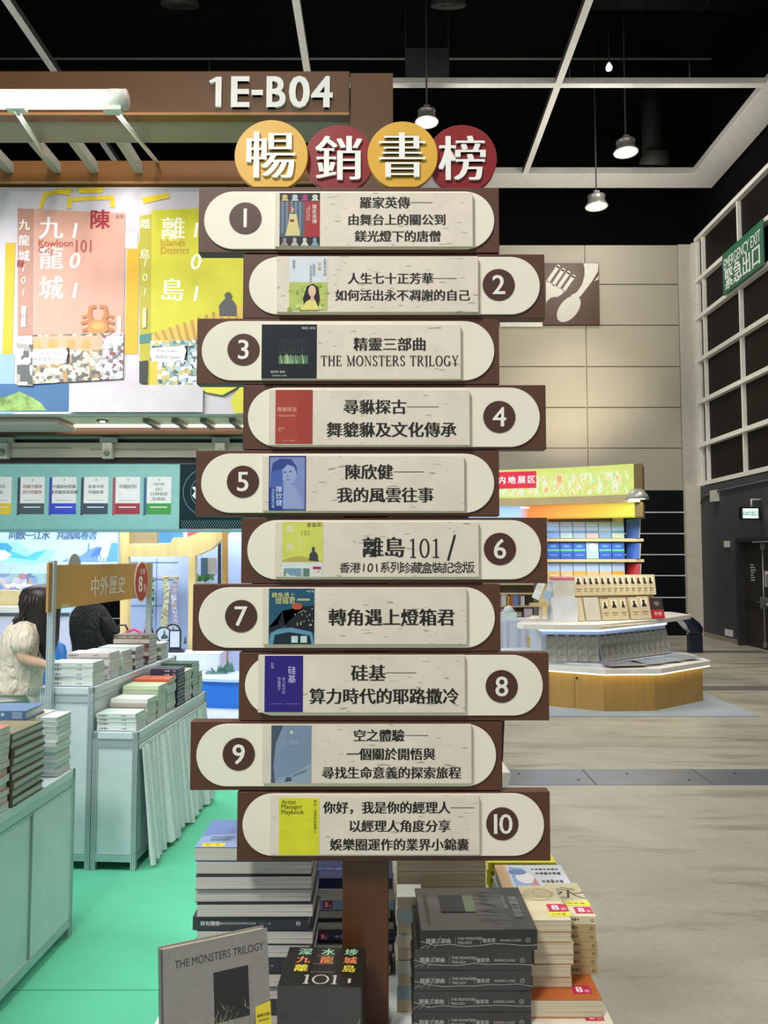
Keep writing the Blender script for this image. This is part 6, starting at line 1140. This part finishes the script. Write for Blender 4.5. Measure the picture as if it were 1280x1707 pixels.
PLQ = [  # board, oval, number centre, card, cover, art, text lines (text, x0, x1, yc), dash after the line up to x
    ((331, 312, 832, 422), (340, 319, 824, 415), (409, 364), (458, 321, 788, 411), (466, 322, 533, 410), art_people_grid, [('羅家英傳', 600, 683, 337.5, 721), ('由舞台上的關公到', 580, 743, 366, 0), ('鎂光燈下的唐僧', 591, 734, 393.5, 0)]),
    ((405, 423, 908, 531), (415, 428, 900, 524), (831, 475), (461, 427, 797, 520), (482, 428, 546, 517), art_spring_lady, [('人生七十正芳華', 580, 722, 464, 761), ('如何活出永不凋謝的自己', 559, 783, 492, 0)]),
    ((328, 530, 832, 641), (336, 535, 824, 634), (406, 583), (436, 541, 768, 632), (436, 541, 528, 631), art_dark_forest, [('精靈三部曲', 589, 709, 573.5, 0), ('#THE MONSTERS TRILOGY', 535, 764, 601.5, 0)]),
    ((405, 641, 910, 750), (413, 646, 900, 745), (832, 695), (448, 650, 783, 742), (459, 650, 521, 740), art_red, [('尋貅探古', 573, 677, 678, 731), ('舞貔貅及文化傳承', 545, 760, 716, 0)]),
    ((326, 750, 832, 861), (335, 756, 824, 855), (405, 803), (437, 760, 774, 852), (448, 760, 510, 851), art_blue_portrait, [('陳欣健', 576, 655, 786.5, 707), ('我的風雲往事', 562, 722, 825, 0)]),
    ((402, 862, 912, 973), (412, 867, 902, 966), (833, 915), (458, 870, 798, 962), (470, 870, 538, 962), art_yellow_island, [('離島', 605, 674, 912, 0), ('#101', 682, 733, 914, 0), ('#/', 745, 760, 913, 0), ('香港101系列珍藏盒裝記念版', 566, 790, 946, 0)]),
    ((321, 973, 834, 1086), (331, 979, 825, 1080), (402, 1027), (437, 980, 778, 1074), (448, 981, 524, 1074), art_city_night, [('轉角遇上燈箱君', 548, 757, 1029, 0)]),
    ((398, 1087, 915, 1202), (408, 1092, 905, 1193), (836, 1144), (430, 1092, 775, 1188), (441, 1093, 505, 1187), art_violet, [('硅基', 586, 642, 1121.5, 694), ('算力時代的耶路撒冷', 516, 764, 1160.5, 0)]),
    ((317, 1202, 837, 1318), (327, 1207, 827, 1311), (398, 1257), (437, 1208, 786, 1306), (452, 1209, 519, 1305), art_sky, [('空之體驗', 590, 674, 1226, 714), ('一個關於開悟與', 578, 725, 1257, 0), ('尋找生命意義的探索旅程', 537, 768, 1288, 0)]),
    ((395, 1319, 917, 1436), (404, 1323, 907, 1427), (837, 1373), (450, 1328, 799, 1425), (465, 1330, 532, 1425), art_playbook, [('你好，我是你的經理人', 539, 750, 1346.5, 791), ('以經理人角度分享', 582, 751, 1377, 0), ('娛樂圈運作的業界小錦囊', 550, 781, 1408, 0)]),
]
FS = FRONT(YS)
def rc(r, w=0):
    a = UV(r[0], (r[1] + r[3]) / 2, w)[0]; b = UV(r[2], (r[1] + r[3]) / 2, w)[0]; c = (r[0] + r[2]) / 2
    return a, UV(c, r[3], w)[1], b, UV(c, r[1], w)[1]
for n, (bd, ov, nc, cd, cv, art, lines) in enumerate(PLQ):
    x0, z0, x1, z1 = rc(bd); mb = MB(); mb.box(x0, YS, z0 + .0008, x1, YS + .028, z1 - .0008, BROWN); pl = part('plaque', mb, sign, f'brown plaque numbered {n + 1}', bevel=.0012)
    wo = .004; mb = MB(FS); mb.prism(stadium(*rc(ov, wo)), 0, wo, CREAM); part('oval_panel', mb, pl, bevel=.0008)
    a, b_ = UV(nc[0], nc[1], wo); r = UV(nc[0] + 26.8, nc[1], wo)[0] - a
    mb = MB(FS); mb.disc(a, b_, r, wo, wo + .0014, DISC); part('number_disc', mb, pl)
    mb = MB(FS); em = r * 1.72; wn = wo + .0022
    if n == 0: mb.rect(a - .0032, b_ - r * .6, a + .0032, b_ + r * .6, wn, NUM)
    elif n == 9: mb.rect(a - r * .42 - .0032, b_ - r * .6, a - r * .42 + .0032, b_ + r * .6, wn, NUM); mb.text('0', a + r * .22, b_, em, NUM, wn, bx=.008, sx=1.05)
    else: mb.text(str(n + 1), a, b_, em, NUM, wn, bx=.008, off=.006)
    part('number', mb, pl, 'white figure')
    wc = wo + .010; X0, Z0, X1, Z1 = rc(cd, wc); mb = MB(FS); mb.prism([(X0, Z0), (X1, Z0), (X1, Z1), (X0, Z1)], wo, wc, WASHI); part('title_card', mb, pl, 'pale fibre paper card', bevel=.0006)
    C0 = rc(cv, wc); mb = MB(FS); mb.box(C0[0], C0[1], wc, C0[2], C0[3], wc + .0006, M('#d8d2c8', .4)); art(Cover(mb, *C0, wc + .0007), None); part('book_cover_picture', mb, pl)
    mb = MB(FS); wl = wc + .0006
    for ln in lines:
        s_, a0, a1, yc, dash = ln; u0, v0 = UV(a0, yc, wl); u1 = UV(a1, yc, wl)[0]; mid = (u0 + u1) / 2
        if s_.startswith('#'):
            cap = (UV(600, 0, wl)[1] - UV(600, 16, wl)[1]) if len(s_) > 5 else (UV(600, 0, wl)[1] - UV(600, 29 if s_ != '#/' else 36, wl)[1])
            mb.serif(s_[1:], mid, v0, cap, INK, wl, fit=(u1 - u0), a=.19 if len(s_) > 5 else .13, b=.06)
        elif s_.startswith('香'):
            uu = u0; tot = sum(.62 if ch in '101' else 1 for ch in s_); e_ = (u1 - u0) / tot
            for ch in s_:
                ad = .62 if ch in '101' else 1; mb.text(ch, uu + ad * e_ / 2, v0 + random.uniform(-.0006, .0006), e_ * random.uniform(1.05, 1.2), INK, wl, shear=random.uniform(-.08, .12), off=.006); uu += ad * e_
        else:
            e_ = (u1 - u0) / (len(s_) - .08); mb.text(s_, mid, v0, e_, INK, wl, off=0, bx=.032)
            if dash: d1 = UV(dash, yc, wl)[0]; mb.rect(u1 + .001, v0 - .0006, d1, v0 + .0004, wl, INK)
    part('lettering', mb, pl, 'black title lettering')
# --- four title discs
for i, (cx, ch, hx) in enumerate(((452, '暢', '#dba83a'), (565, '銷', '#86151b'), (671, '書', '#dba83a'), (771.5, '榜', '#86151b'))):
    back = i % 2; a, b_ = UV(cx, 259); r = (UV(cx + (61 if i == 0 else 58.5), 259)[0] - a); zt = rc(PLQ[0][0])[3]
    lo = math.asin(max(-1, (zt + .0005 - b_) / r)); mb = MB(FRONT(YS + (.012 if back else 0)))
    mb.prism([(a + r * math.cos(t), b_ + r * math.sin(t)) for t in [lo + (PI - 2 * lo) * k / 60 for k in range(61)]], -.012, 0, M(hx, .35)); d = part('title_disc', mb, sign, ('yellow' if not back else 'dark red') + ' title disc', bevel=.0008)
    mb = MB(FRONT(YS + (.012 if back else 0))); mb.text(ch, a - (.001 if i else 0), b_ - .001, r * 1.42, M('#efeee9', .4), .005, off=-.006, bx=.026, ext=.0048); part('raised_character', mb, d, 'white raised character')
# ------------------------------------------------------------------ the front table and the books round the post
WHT = M('#dfe3e2', .45); ALU = M('#b4bcba', .35, .6, kind='metal')
TX0, TX1, TY0, TY1 = -.445, .44, .95, 1.98
t = thing('front_table', 'low white display table carrying the signpost and front book stacks', 'table', (0, 1.5, 0))
mb = MB(); mb.box(TX0, TY0, .672, TX1, TY1, .70, WHT); part('table_top', mb, t, bevel=.003)
mb = MB(); mb.box(TX0 + .03, TY0 + .03, .1, TX1 - .03, TY1 - .03, .672, WHT); part('apron_panel', mb, t)
for x in (TX0 + .02, TX1 - .06):
    for y in (TY0 + .02, TY1 - .06): mb = MB(); mb.box(x, y, .007, x + .04, y + .04, .672, ALU); part('leg', mb, t)
# --- stack left of the post
def art_a_top(c, w, d, t): on(c, 'top', w, d, t, [('r', -w / 2, -d / 2, w / 2, d / 2, '#8ea3cf'), ('p', [(-w / 2, -.02), (w / 2, .05), (w / 2, d / 2), (-w / 2, d / 2)], '#6f87be'), ('r', -.10, -d / 2 + .004, -.055, -d / 2 + .022, '#dccf2f'), TXT('折', -.088, -d / 2 + .013, .012, '#8a6a1c'), TXT('8', -.07, -d / 2 + .013, .012, '#8a6a1c'), ('r', -.09, -d / 2 + .035, -.05, -d / 2 + .045, '#5a7f8c'), ('r', -.09, -d / 2 + .05, -.045, -d / 2 + .056, '#5a7f8c')])
def art_dark_spine(c, w, d, t): on(c, '-y', w, d, t, [TXT('財有關係', -.078, 0, .0095, '#e6e6e2', bx=.02), TXT('‧ 港鐵沿線發展項目的財務模式及政策', -.027, 0, .0045, '#d8d8d4'), TXT('一：— · 著', .028, 0, .0042, '#c8c8c4'), ('ring', .092, 0, .0035, .0043, '#d8d8d4'), TXT('●●', .092, 0, .004, '#d8d8d4')])
A = WZ(326, 1690, .70); L0, L1 = W(326, 1500, 1.53).x, W(519, 1500, 1.53).x; wA = L1 - L0; cxA = (L0 + L1) / 2
tA = .0262; sp = []
zt = W(420, 1413, 1.53).z; nA = 13; tA = (zt - .70) / nA
for i in range(nA):
    dark = i in (5, 8, 11)
    sp.append(('black-spined paperback' if dark else ('blue-covered paperback with yellow sticker' if i == 0 else 'grey-paged paperback'), wA, .155, tA, SLATE if dark else (M('#7d93c4', .35) if i == 0 else M('#30343f', .4)), PG, '-y' if dark else '+y', False, art_dark_spine if dark else (art_a_top if i == 0 else None)))
stack(cxA, 1.53 + .0775, .70, .0, sp, 'the tall grey stack left of the post', 'grey paperbacks stacked left of the post')
# --- navy and blue stack behind the post (seen on both sides of it)
def art_navy_top(c, w, d, t): on(c, 'top', w, d, t, marks(-.08, .04, -.03, .011, '#5b6796', 6) + marks(.03, .07, 0, .018, '#4d5a8c', 2))
def art_blue8(c, w, d, t): on(c, '-y', w, d, t, [('r', -w / 2, -t * .45, w / 2, t * .45, '#93b6dd')] + sticker(-.058, 0, .5)); on(c, 'top', w, d, t, [('r', -w / 2, -d / 2, w / 2, d / 2, '#8598b4')])
def art_navy8(c, w, d, t): on(c, '-y', w, d, t, sticker(-.07, 0, .4) + [*marks(-.045, .005, 0, .009, '#9aa6cf', 4)])
xg0, xg1 = W(524, 1500, 1.72).x, W(657, 1500, 1.72).x; wG = xg1 - xg0; cG = (xg0 + xg1) / 2; zG = W(540, 1463, 1.72).z; NB = M('#26305a', .35)
kinds = [('navy-topped hardback', NB, '-y', True, art_navy_top), ('white-paged paperback', M('#d9d9d6', .5), '+y', False, None), ('pale blue book with pink sticker', M('#93b6dd', .35), '-y', False, art_blue8), ('grey-paged hardback', SLATE, '+y', True, None), ('grey-paged hardback', SLATE, '+y', True, None), ('navy spined book with pink sticker', NB, '-y', False, art_navy8), ('grey-paged hardback', SLATE, '+y', True, None), ('dark spined paperback', M('#2c3140', .4), '-y', False, None), ('grey-paged hardback', SLATE, '+y', True, None)]
tg = (zG - .70) / len(kinds)
stack(cG, 1.72 + .08, .70, 0, [(k[0], wG, .16, tg, k[1], PG if k[0][0] == 'g' else PGW, k[2], k[3], k[4]) for k in kinds], 'the mixed stack behind the post', 'books stacked behind the post')
# --- cream stack right of the post
xe0, xe1 = W(664, 1450, 1.66).x, W(813, 1450, 1.66).x; wE = xe1 - xe0; zE = W(700, 1437, 1.66).z + .005; IV = M('#d8cfb8', .5)
def art_e_grey(c, w, d, t): on(c, '+x', w, d, t, [('r', -.06, -t * .45, .06, t * .45, '#56616c')])
def art_e_blue(c, w, d, t): on(c, '+x', w, d, t, [('r', -.06, -t * .45, .0, t * .45, '#8fb5d2'), ('r', .0, -t * .45, .04, t * .45, '#dcd46a')])
nE = 10; tE = (zE - .70) / nE
stack((xe0 + xe1) / 2, 1.66 + .075, .70, 0, [('cream-paged paperback', wE, .15, tE, IV if i % 3 else M('#7f96a8', .4), PGC, '+y', False, art_e_grey if i == 2 else (art_e_blue if i == 1 else None)) for i in range(nE)], 'the cream stack behind the dark albums', 'cream paperbacks right of the post')
# --- pale blue-green paperbacks squeezed between post and albums
xf0, xf1 = W(661, 1600, 1.56).x, W(690, 1600, 1.56).x; zF = W(665, 1503, 1.56).z; nF = 9; tF = (zF - .70) / nF
stack((xf0 + xf0 + .052) / 2, 1.583 + .03, .70, 0, [('small pale paperback', .05, .06, tF, M(['#c8cdbd', '#a9c0c6', '#93b2ba', '#cdc6b4', '#7d97a0'][i % 5], .4), PGC, '-y' if i % 2 else '+y', False, None) for i in range(nF)], 'the narrow stack beside the post', 'small paperbacks beside the post', jit=.002)
# --- stack of dark boxed albums, each in shrink wrap
ALB = M('#131211', .45); GR = '#74726e'
def album_top(c, w, d, t):
    random.seed(3); it = [('r', -w / 2 + .001, -d / 2 + .001, w / 2 - .001, d / 2 - .001, '#54524f'), ('r', w * .22, -d / 2 + .001, w / 2 - .001, d / 2 - .001, '#3b3d3d')]
    for i in range(26):
        y = -d / 2 + .01 + i * (d - .02) / 26; x = w * .22 + random.uniform(-.012, .006); it.append(('p', [(x - .04 * random.random() - .005, y), (w * .3, y - .006), (w * .3, y + .006)], random.choice(['#474948', '#3f4242', '#515351'])))
    it += [('r', -.06, -.02, .005, .05, '#272729'), ('r', -.015, -.02, .005, .05, '#5f6b53')]
    it += [TXT('THE MONSTERS TRILOGY', -w / 2 + .016, -.005, .011, '#3a3a39', rot=-PI / 2), TXT('精靈三部曲', w / 2 - .022, .0, .017, '#8b8d8b', rot=-PI / 2), TXT('KASING LUNG', w / 2 - .04, .02, .009, '#8b8d8b', rot=-PI / 2)]
    on(c, 'top', w, d, t, it)
def album_spine(c, w, d, t):
    h = '#b9b7b2'
    on(c, '-y', w, d, t, [TXT('精靈三部曲', -w * .35, 0, .0088, h, bx=.01), ('r', -w * .205, -.006, -w * .202, .006, '#8c8a86'), TXT('THE MONSTERS', -w * .185, .0036, .0062, h, align='l'), TXT('TRILOGY', -w * .185, -.0036, .0062, h, align='l'), ('r', w * .01, -.006, w * .013, .006, '#8c8a86'), TXT('龍家昇', w * .085, 0, .0078, h), TXT('KASING LUNG', w * .27, 0, .0056, h), ('ring', w * .42, 0, .0033, .0040, h), TXT('M', w * .42, 0, .004, h)])
YD = 1.40; d0, d1 = W(691, 1640, YD).x, W(886, 1640, YD).x; wD = d1 - d0; zD = W(700, 1548, YD).z; nD = 7; tD = .0335; zb = .70
t1 = (zD - .70) / nD
for i in range(nD):
    k = nD - 1 - i; z = .70 + i * t1; ox = {0: .009, 1: .001, 2: 0, 3: -.0015, 4: -.0015}.get(k, 0); rot = {0: .02, 1: -.006, 2: .004}.get(k, 0)
    T = Matrix.Translation((d0 + wD / 2 + ox, YD + .0875 + (.0 if k else -.004), z)) @ Matrix.Rotation(rot, 4, 'Z')
    lab = f'dark hardback album in shrink wrap, {"topmost" if k == 0 else ("lowest" if k == nD - 1 else ORD[k] + " from top")} of the black-spined stack'
    def art(c, w, d, t, k=k):
        album_spine(c, w, d, t)
        if k == 0: album_top(c, w, d, t)
    c, p = book_mesh(wD, .175, t1 - .0012, T, ALB, PGC, '-y', True, art); o = thing('album', lab, 'book', T @ Vector((0, 0, 0)), 'dark albums stacked right of the post'); part('cover', c, o); part('page_block', p, o)
    m = MB(T); e = .0011; w, d, tt = wD / 2 + e, .0875 + e, t1 - .0004
    m.quad4([(-w, -d, 0), (w, -d, 0), (w, -d, tt), (-w, -d, tt)], film()); m.quad4([(-w, d, 0), (-w, -d, 0), (-w, -d, tt), (-w, d, tt)], film()); m.quad4([(w, -d, 0), (w, d, 0), (w, d, tt), (w, -d, tt)], film()); m.quad4([(-w, -d, tt), (w, -d, tt), (w, d, tt), (-w, d, tt)], film())
    random.seed(40 + k); seam = [(-w, -d - .0006, tt * .5)] 
    for q in range(1, 9): seam.append((-w + 2 * w * q / 8, -d - .0006, tt * (.22 + .14 * random.random())))
    m.tube(seam, .0004, M('#b8b8b6', .2), 5)
    for q in range(3): a = -w + .012 * q; m.tube([(a, -d - .0006, tt * .15), (a + .012, -d - .0006, tt * (.3 + .2 * q))], .0003, M('#b8b8b6', .2), 5)
    part('shrink_wrap', m, o, 'clear glossy shrink wrap')
# --- the leaning cover copy in front
Yl, Yr = 1.285, 1.36; PL, PR = W(268, 1584, Yl), W(445, 1547, Yr); PR.z = PL.z
ux = (PR - PL); ux.z = 0; Wc = ux.length; ux.normalize(); nrm = Vector((ux.y, -ux.x, 0)); H = .222
lean = math.asin(min(.3, max(.0, 1 - (PL.z - .70) / H) * 2)); up = (Vector((0, 0, 1)) * math.cos(.2) - nrm * math.sin(.2)); 
Hn = (PL.z - .702) / up.z; bl = PL - up * Hn
Tc = frame(bl, ux, up); o = thing('album', 'grey display album leaning upright in front of the stacks, face outwards', 'book', bl + ux * Wc / 2)
random.seed(11); mb = MB(Tc); tk = .024; CG = M('#8b8883', .4, scale=60)
mb.box(0, 0, -.003, Wc, Hn, 0, CG); mb.box(0, 0, -tk, Wc, Hn, -tk + .003, CG); mb.box(-.001, 0, -tk, .003, Hn, 0, M('#6f6d6a', .4)); Lc = .0004
mb.text('THE MONSTERS TRILOGY', Wc * .54, Hn - .026, .0172, M('#332f2c', .5), Lc, sx=Wc * .88 / (12.1 * .0172))
mb.rect(Wc * .47, Hn - .125, Wc * .80, Hn - .05, Lc, M('#1e1a1b', .4))
for i in range(30):
    x = random.uniform(.03, .97) * Wc; y = random.uniform(.1, .97) * Hn; mb.ell(x, y, .0006 + .0006 * random.random(), .0008, Lc, M('#5c5955', .5), 8)
for i in range(22):
    x = Wc * (i + .5) / 22; h_ = (.035 + .05 * random.random()) + .05 * max(0, (x / Wc - .6)) ; base = 0 + max(0, (x / Wc - .45)) * .09
    for k in range(4): ww = .011 * (1 - k * .2); y0 = base + h_ * k * .22; mb.poly([(max(0, x - ww), y0), (min(Wc, x + ww), y0), (x, y0 + h_ * .45)], Lc + .0001 + i * 2e-6, M('#3a3e3b', .45))
    mb.rect(max(0, x - Wc / 44), 0, min(Wc, x + Wc / 44), base + .012, Lc + .0001 + i * 2e-6, M('#3a3e3b', .45))
for i in range(60):
    x = random.uniform(.47, .82) * Wc; y = Hn - .125 - random.uniform(-.02, .028); mb.poly([(x, y), (x + .0012, y), (x + random.uniform(-.012, .012), y + random.uniform(.006, .016))], Lc + .0003 + i * 1e-6, M(random.choice(['#7e8568', '#9a9d7c', '#5e6a58', '#b3b394']), .5))
part('cover', mb, o)
mb = MB(Tc); mb.box(.003, .003, -tk + .003, Wc - .003, Hn - .003, -.003, PGC); part('page_block', mb, o)
mb = MB(Tc); x0, x1, y1, y0 = Wc * .855, Wc * 1.0, Hn - .115, Hn - .155; mb.prism([(x0, y0), (x1, y0 + .004), (x1, y1 + .004), (x0, y1)], .0008, .0013, M('#e3cf2c', .3)); mb.text('最新出版', (x0 + x1) / 2, (y0 + y1) / 2 + .006, .0055, M('#4a3a10', .5), .0016, bx=.02); mb.text('限定特別版', (x0 + x1) / 2, (y0 + y1) / 2 - .0015, .0036, M('#4a3a10', .5), .0016); mb.text('★', (x0 + x1) / 2, (y0 + y1) / 2 - .011, .004, M('#4a3a10', .5), .0016); part('sticker', mb, o, 'yellow sticker')
m = MB(Tc); e = .0021; m.quad4([(-e, 0, e), (Wc + e, 0, e), (Wc + e, Hn + e, e), (-e, Hn + e, e)], film()); part('shrink_wrap', m, o, 'clear glossy shrink wrap')
# --- black slipcase
Yb = 1.338; q0, q1 = W(460, 1641, Yb).x, W(600, 1648, Yb).x; w = q1 - q0; dep = .132; zt = W(530, 1645, Yb).z; h = zt - .70
Tb = Matrix.Translation(((q0 + q1) / 2 + .004, Yb + dep / 2, .70)) @ Matrix.Rotation(-.035, 4, 'Z')
o = thing('book_slipcase', 'black boxed set with green orange and yellow titles before the post', 'box', Tb @ Vector((0, 0, 0)))
BK = M('#1b1816', .45); mb = MB(Tb); x, y = w / 2, dep / 2
mb.box(-x, -y, 0, x, y, h, BK)
for xx in (-x + .012, -.002): mb.T = Tb @ frame((0, -y, 0)); mb.ell(xx + (0 if xx > -.01 else -.0), h - .0485, .010 if xx < -.01 else .007, .009 if xx < -.01 else .004, .0005, M('#15130f', .6), 24, 0, 2 * PI); mb.T = Tb
mb.T = Tb @ frame((0, -y, 0)); mb.rect(-x, h - .0492, x, h - .0484, .0004, M('#1a1814', .6)); mb.T = Tb
part('case', mb, o, bevel=.0015)
mb = MB(Tb @ frame((0, 0, h), (1, 0, 0), (0, 1, 0)))
for s_, yy, hx, xs in (('深水埗', .048, '#9fd6b0', (-.042, 0, .042)), ('九龍城', .020, '#e08850', (-.042, 0, .042)), ('離島', -.008, '#e6d544', (-.042, .042))):
    for ch, xx in zip(s_, xs): mb.text(ch, xx + .004, yy, .025, M(hx, .4), .0006, off=.004, bx=.03)
for s_, yy in (('SHAM SHUI PO', .034), ('KOWLOON CITY', .006), ('ISLANDS DISTRICT', -.021)): mb.text(s_, .0, yy, .0048, M('#a39a8a', .4), .0006)
CW = M('#cfcac2', .4); mb.serif('1', -.024, -.044, .028, CW, .0006, a=.16, b=.07); mb.pen(arc(.0, -.044, .013, .0135, 0, 345, 22), .0035, .0022, CW, .0006, True); mb.serif('1', .024, -.044, .028, CW, .0006, a=.16, b=.07)
mb.rect(.047, -.054, .052, -.04, .0006, CW); part('title_print', mb, o, 'coloured title lettering')
m = MB(Tb); e = .0015
m.quad4([(-x - e, -y - e, 0), (x + e, -y - e, 0), (x + e, -y - e, h), (-x - e, -y - e, h)], film()); m.quad4([(x + e, -y - e, 0), (x + e, y + e, 0), (x + e, y + e, h), (x + e, -y - e, h)], film()); m.quad4([(-x - e, -y - e, h + e), (x + e, -y - e, h + e), (x + e, y + e, h + e), (-x - e, y + e, h + e)], film())
random.seed(5); m.tube([(-x + 2 * x * q / 12, -y - .002, h * .62 + random.uniform(-.004, .003)) for q in range(13)], .0005, M('#b8b8b6', .2), 5); m.tube([(x - .002, -y - .002, h * .58), (x - .006, -y - .002, h * .66), (x - .001, -y - .002, h * .72)], .0005, M('#b8b8b6', .2), 5)
part('shrink_wrap', m, o, 'clear glossy shrink wrap')
# --- right-hand stacks
ORA = M('#b8622c', .45, scale=20); CRM = M('#dccfae', .5); TAN = M('#b09a6c', .5)
def st(cx_, top): return top
def art_or(c, w, d, t): on(c, 'top', w, d, t, sticker(w * .36, -d * .3, .8) + [DASH(-w * .1, -w * .07, .02 - .014 * i, .009, '#7c3c18') for i in range(4)] + [DASH(-w * .02, w * .02, .0, .006, '#7c3c18'), DASH(w * .15, w * .26, .02, .004, '#7c3c18')])
def art_wp(c, w, d, t): on(c, 'top', w, d, t, sticker(w * .36, -d * .32, .8))
zz = .70
PLAIN = lambda c, w, d, t: None
for (pxr, py, Yy, tt, cv, art, lab, sp_) in ((1040, 1700, 1.36, .030, M('#cfc6b0', .5), PLAIN, 'cream paperback, lowest of the pile under the orange books', '-x'), (1040, 1700, 1.365, .026, ORA, art_or, 'wide orange paperback with pink sticker, lower of the two orange books', '-x'), (1024, 1674, 1.395, .028, M('#d9d3bf', .5), art_wp, 'cream paperback with pink sticker sandwiched between two orange books', '-x'), (1004, 1654, 1.418, .032, ORA, art_or, 'orange paperback with pink sticker directly under the cream stacks', '-x')):
    xr = W(pxr, py, Yy).x; T = Matrix.Translation((xr - .105, Yy + .08, zz)); book(lab, .21, .16, tt - .0004, T, cv, PGC, sp_, False, art, 'wide paperbacks at the right table edge'); zz += tt
zor = zz
def yong(c, w, d, t):
    on(c, 'top', w, d, t, [('r', -w * .46, d * .0, w * .4, d * .34, '#cfc49c'), TXT('永', w * .05, d * .18, .055, '#2c2a20', off=-.01, rot=-.2, sx=1.4), ('r', -.015, -.03, .035, -.012, '#e6e135'), *marks(-.008, .028, -.021, .007, '#9a9420', 3)] + sticker(.015, -.05, .8))
def lady(c, w, d, t):
    on(c, 'top', w, d, t, [('r', -w * .4, d * .05, w * .48, d * .46, '#d8cca6'), ('e', -w * .0, d * .24, .03, .02, '#c9ba92'), ('ring', -w * .05, d * .22, .026, .0275, '#a99a74'), ('ring', w * .1, d * .26, .018, .0195, '#a99a74'), ('r', -.0, -.06, .04, -.043, '#e6e135'), *marks(.006, .034, -.052, .007, '#9a9420', 3)] + sticker(.022, -.026, .9))
YH = 1.455; h0, h1 = W(872, 1560, YH).x, W(954, 1560, YH).x; wH = h1 - h0; zH = W(920, 1533, YH).z; nH = 6; tH = (zH - zor) / nH
h0 = d1 + .013; wH = h1 - h0
stack((h0 + h1) / 2, YH + .075, zor, 0, [('cream-paged paperback' if i else 'cream book with pink sticker and portrait', wH, .15, tH, M('#d6cba6', .5) if i % 2 == 0 else M('#a87a4a', .5), PGC, '+y', False, lady if i == 0 else None) for i in range(nH)], 'the cream stack beside the albums', 'cream paperbacks on the orange books', jit=.003)
YI = 1.50; i0, i1 = W(935, 1560, YI).x, W(994, 1560, YI).x; wI = i1 - i0; zI = W(970, 1527, YI).z; nI = 7
def tan_spine(c, w, d, t): on(c, '-y', w, d, t, [*marks(-w * .3, w * .02, .002, .005, '#5e4f30', 4), ('ring', w * .38, 0, .002, .0028, '#4a3d22')])
z0i = zor; tI = (zI - z0i) / 7
stack((i0 + i1) / 2, YI + .075, z0i, 0, [('tan-spined paperback' if i else 'cream brush-character book', wI, .15, tI, M('#d9cfae', .5) if i == 0 else TAN, PGC, '-y', False, (lambda c, w, d, t: (yong(c, w, d, t), tan_spine(c, w, d, t))) if i == 0 else tan_spine) for i in range(7)], 'the tan stack at the right edge', 'tan paperbacks at the right edge', jit=.002)
YJ = 1.66; j0, j1 = W(838, 1480, YJ).x, W(958, 1480, YJ).x; zJ = W(900, 1486, YJ).z
def comic(c, w, d, t):
    on(c, 'top', w, d, t, [('r', -w / 2, -d / 2, w / 2, d / 2, '#cfd6dc'), ('r', -w / 2, -d / 2, -w * .34, d / 2, '#d9b48c'), ('p', [(-w * .3, -.06), (-w * .05, -.06), (.0, .0), (-w * .1, .05), (-w * .3, .06)], '#8fb0dc'), ('e', -w * .12, .0, .02, .03, '#e9e6ea'), ('p', [(-w * .1, -.05), (w * .05, -.05), (w * .02, .0)], '#c98a94'), ('e', -w * .2, .03, .02, .015, '#6c86b8'), *marks(w * .02, w * .44, .045, .009, '#3a3d46', 7), *marks(w * .06, w * .44, .022, .012, '#2a2d36', 6), *marks(w * .1, w * .42, -.02, .014, '#5a5d66', 5)])
nJ = 8; tJ = (zJ - .70) / nJ
stack((j0 + j1) / 2, YJ + .07, .70, 0, [('pale blue illustrated paperback' if i == 0 else 'white-paged paperback', j1 - j0, .14, tJ, M('#cfd6dc', .4), PGW, '+x', False, comic if i == 0 else None) for i in range(nJ)], 'the stack behind the cream books', 'paperbacks behind the cream books', jit=.002)
YK = 1.82; k0, k1 = W(812, 1450, YK).x, W(925, 1450, YK).x; zK = W(860, 1437, YK).z; nK = 12; tK = (zK - .70) / nK
def yel(c, w, d, t): on(c, '-y', w, d, t, [TXT('你好，我是你的經理人', -w * .08, 0, .0115, '#2b2a12', bx=.02), TXT('Artist Manager', w * .3, 0, .006, '#6a681c')])
stack((k0 + k1) / 2, YK + .07, .70, 0, [('bright yellow paperback', k1 - k0, .14, tK, M('#dcd92d', .4), PGW, '-y', False, yel) for i in range(nK)], 'the yellow stack at the back', 'yellow paperbacks at the back of the front table', jit=.003)
# --- white side table with paper stacks and a black board, glimpsed past the post's right side
X0, X1, Y0_, Y1_ = .18, .455, 2.86, 3.15
t = thing('side_table', 'small white table glimpsed behind the signpost right edge', 'table', (.32, 3.0, 0))
mb = MB(); mb.box(X0, Y0_, .66, X1 + .02, Y1_, .69, WHT); part('table_top', mb, t)
for x in (X0 + .01, X1 - .04):
    for y in (Y0_ + .01, Y1_ - .04): mb = MB(); mb.box(x, y, 0, x + .03, y + .03, .66, ALU); part('leg', mb, t)
for i in range(4):
    T = Matrix.Translation((.36 + (.006 if i % 2 else 0), 2.98, .69 + .0305 * i)) @ Matrix.Rotation(.02 * (i - 1), 4, 'Z'); book(f'thick white paperback, {["lowest", "third from top", "second from top", "topmost"][i]} on the small table behind signpost', .19, .2, .03, T, M('#e6e0d6', .5), PGW, '-y', False, None, 'white paperbacks behind the signpost')
mb = MB(); mb.add([(.30, 3.08, .69), (.462, 3.08, .69), (.482, 3.09, 1.05), (.30, 3.09, 1.05), (.30, 3.11, .69), (.462, 3.11, .69), (.482, 3.12, 1.05), (.30, 3.12, 1.05)], [(0, 1, 2, 3), (5, 4, 7, 6), (1, 5, 6, 2), (4, 0, 3, 7), (3, 2, 6, 7), (0, 4, 5, 1)], M('#0b0c0d', .6)); solid('black_board', mb, 'narrow black upright board on small table behind signpost', 'board')
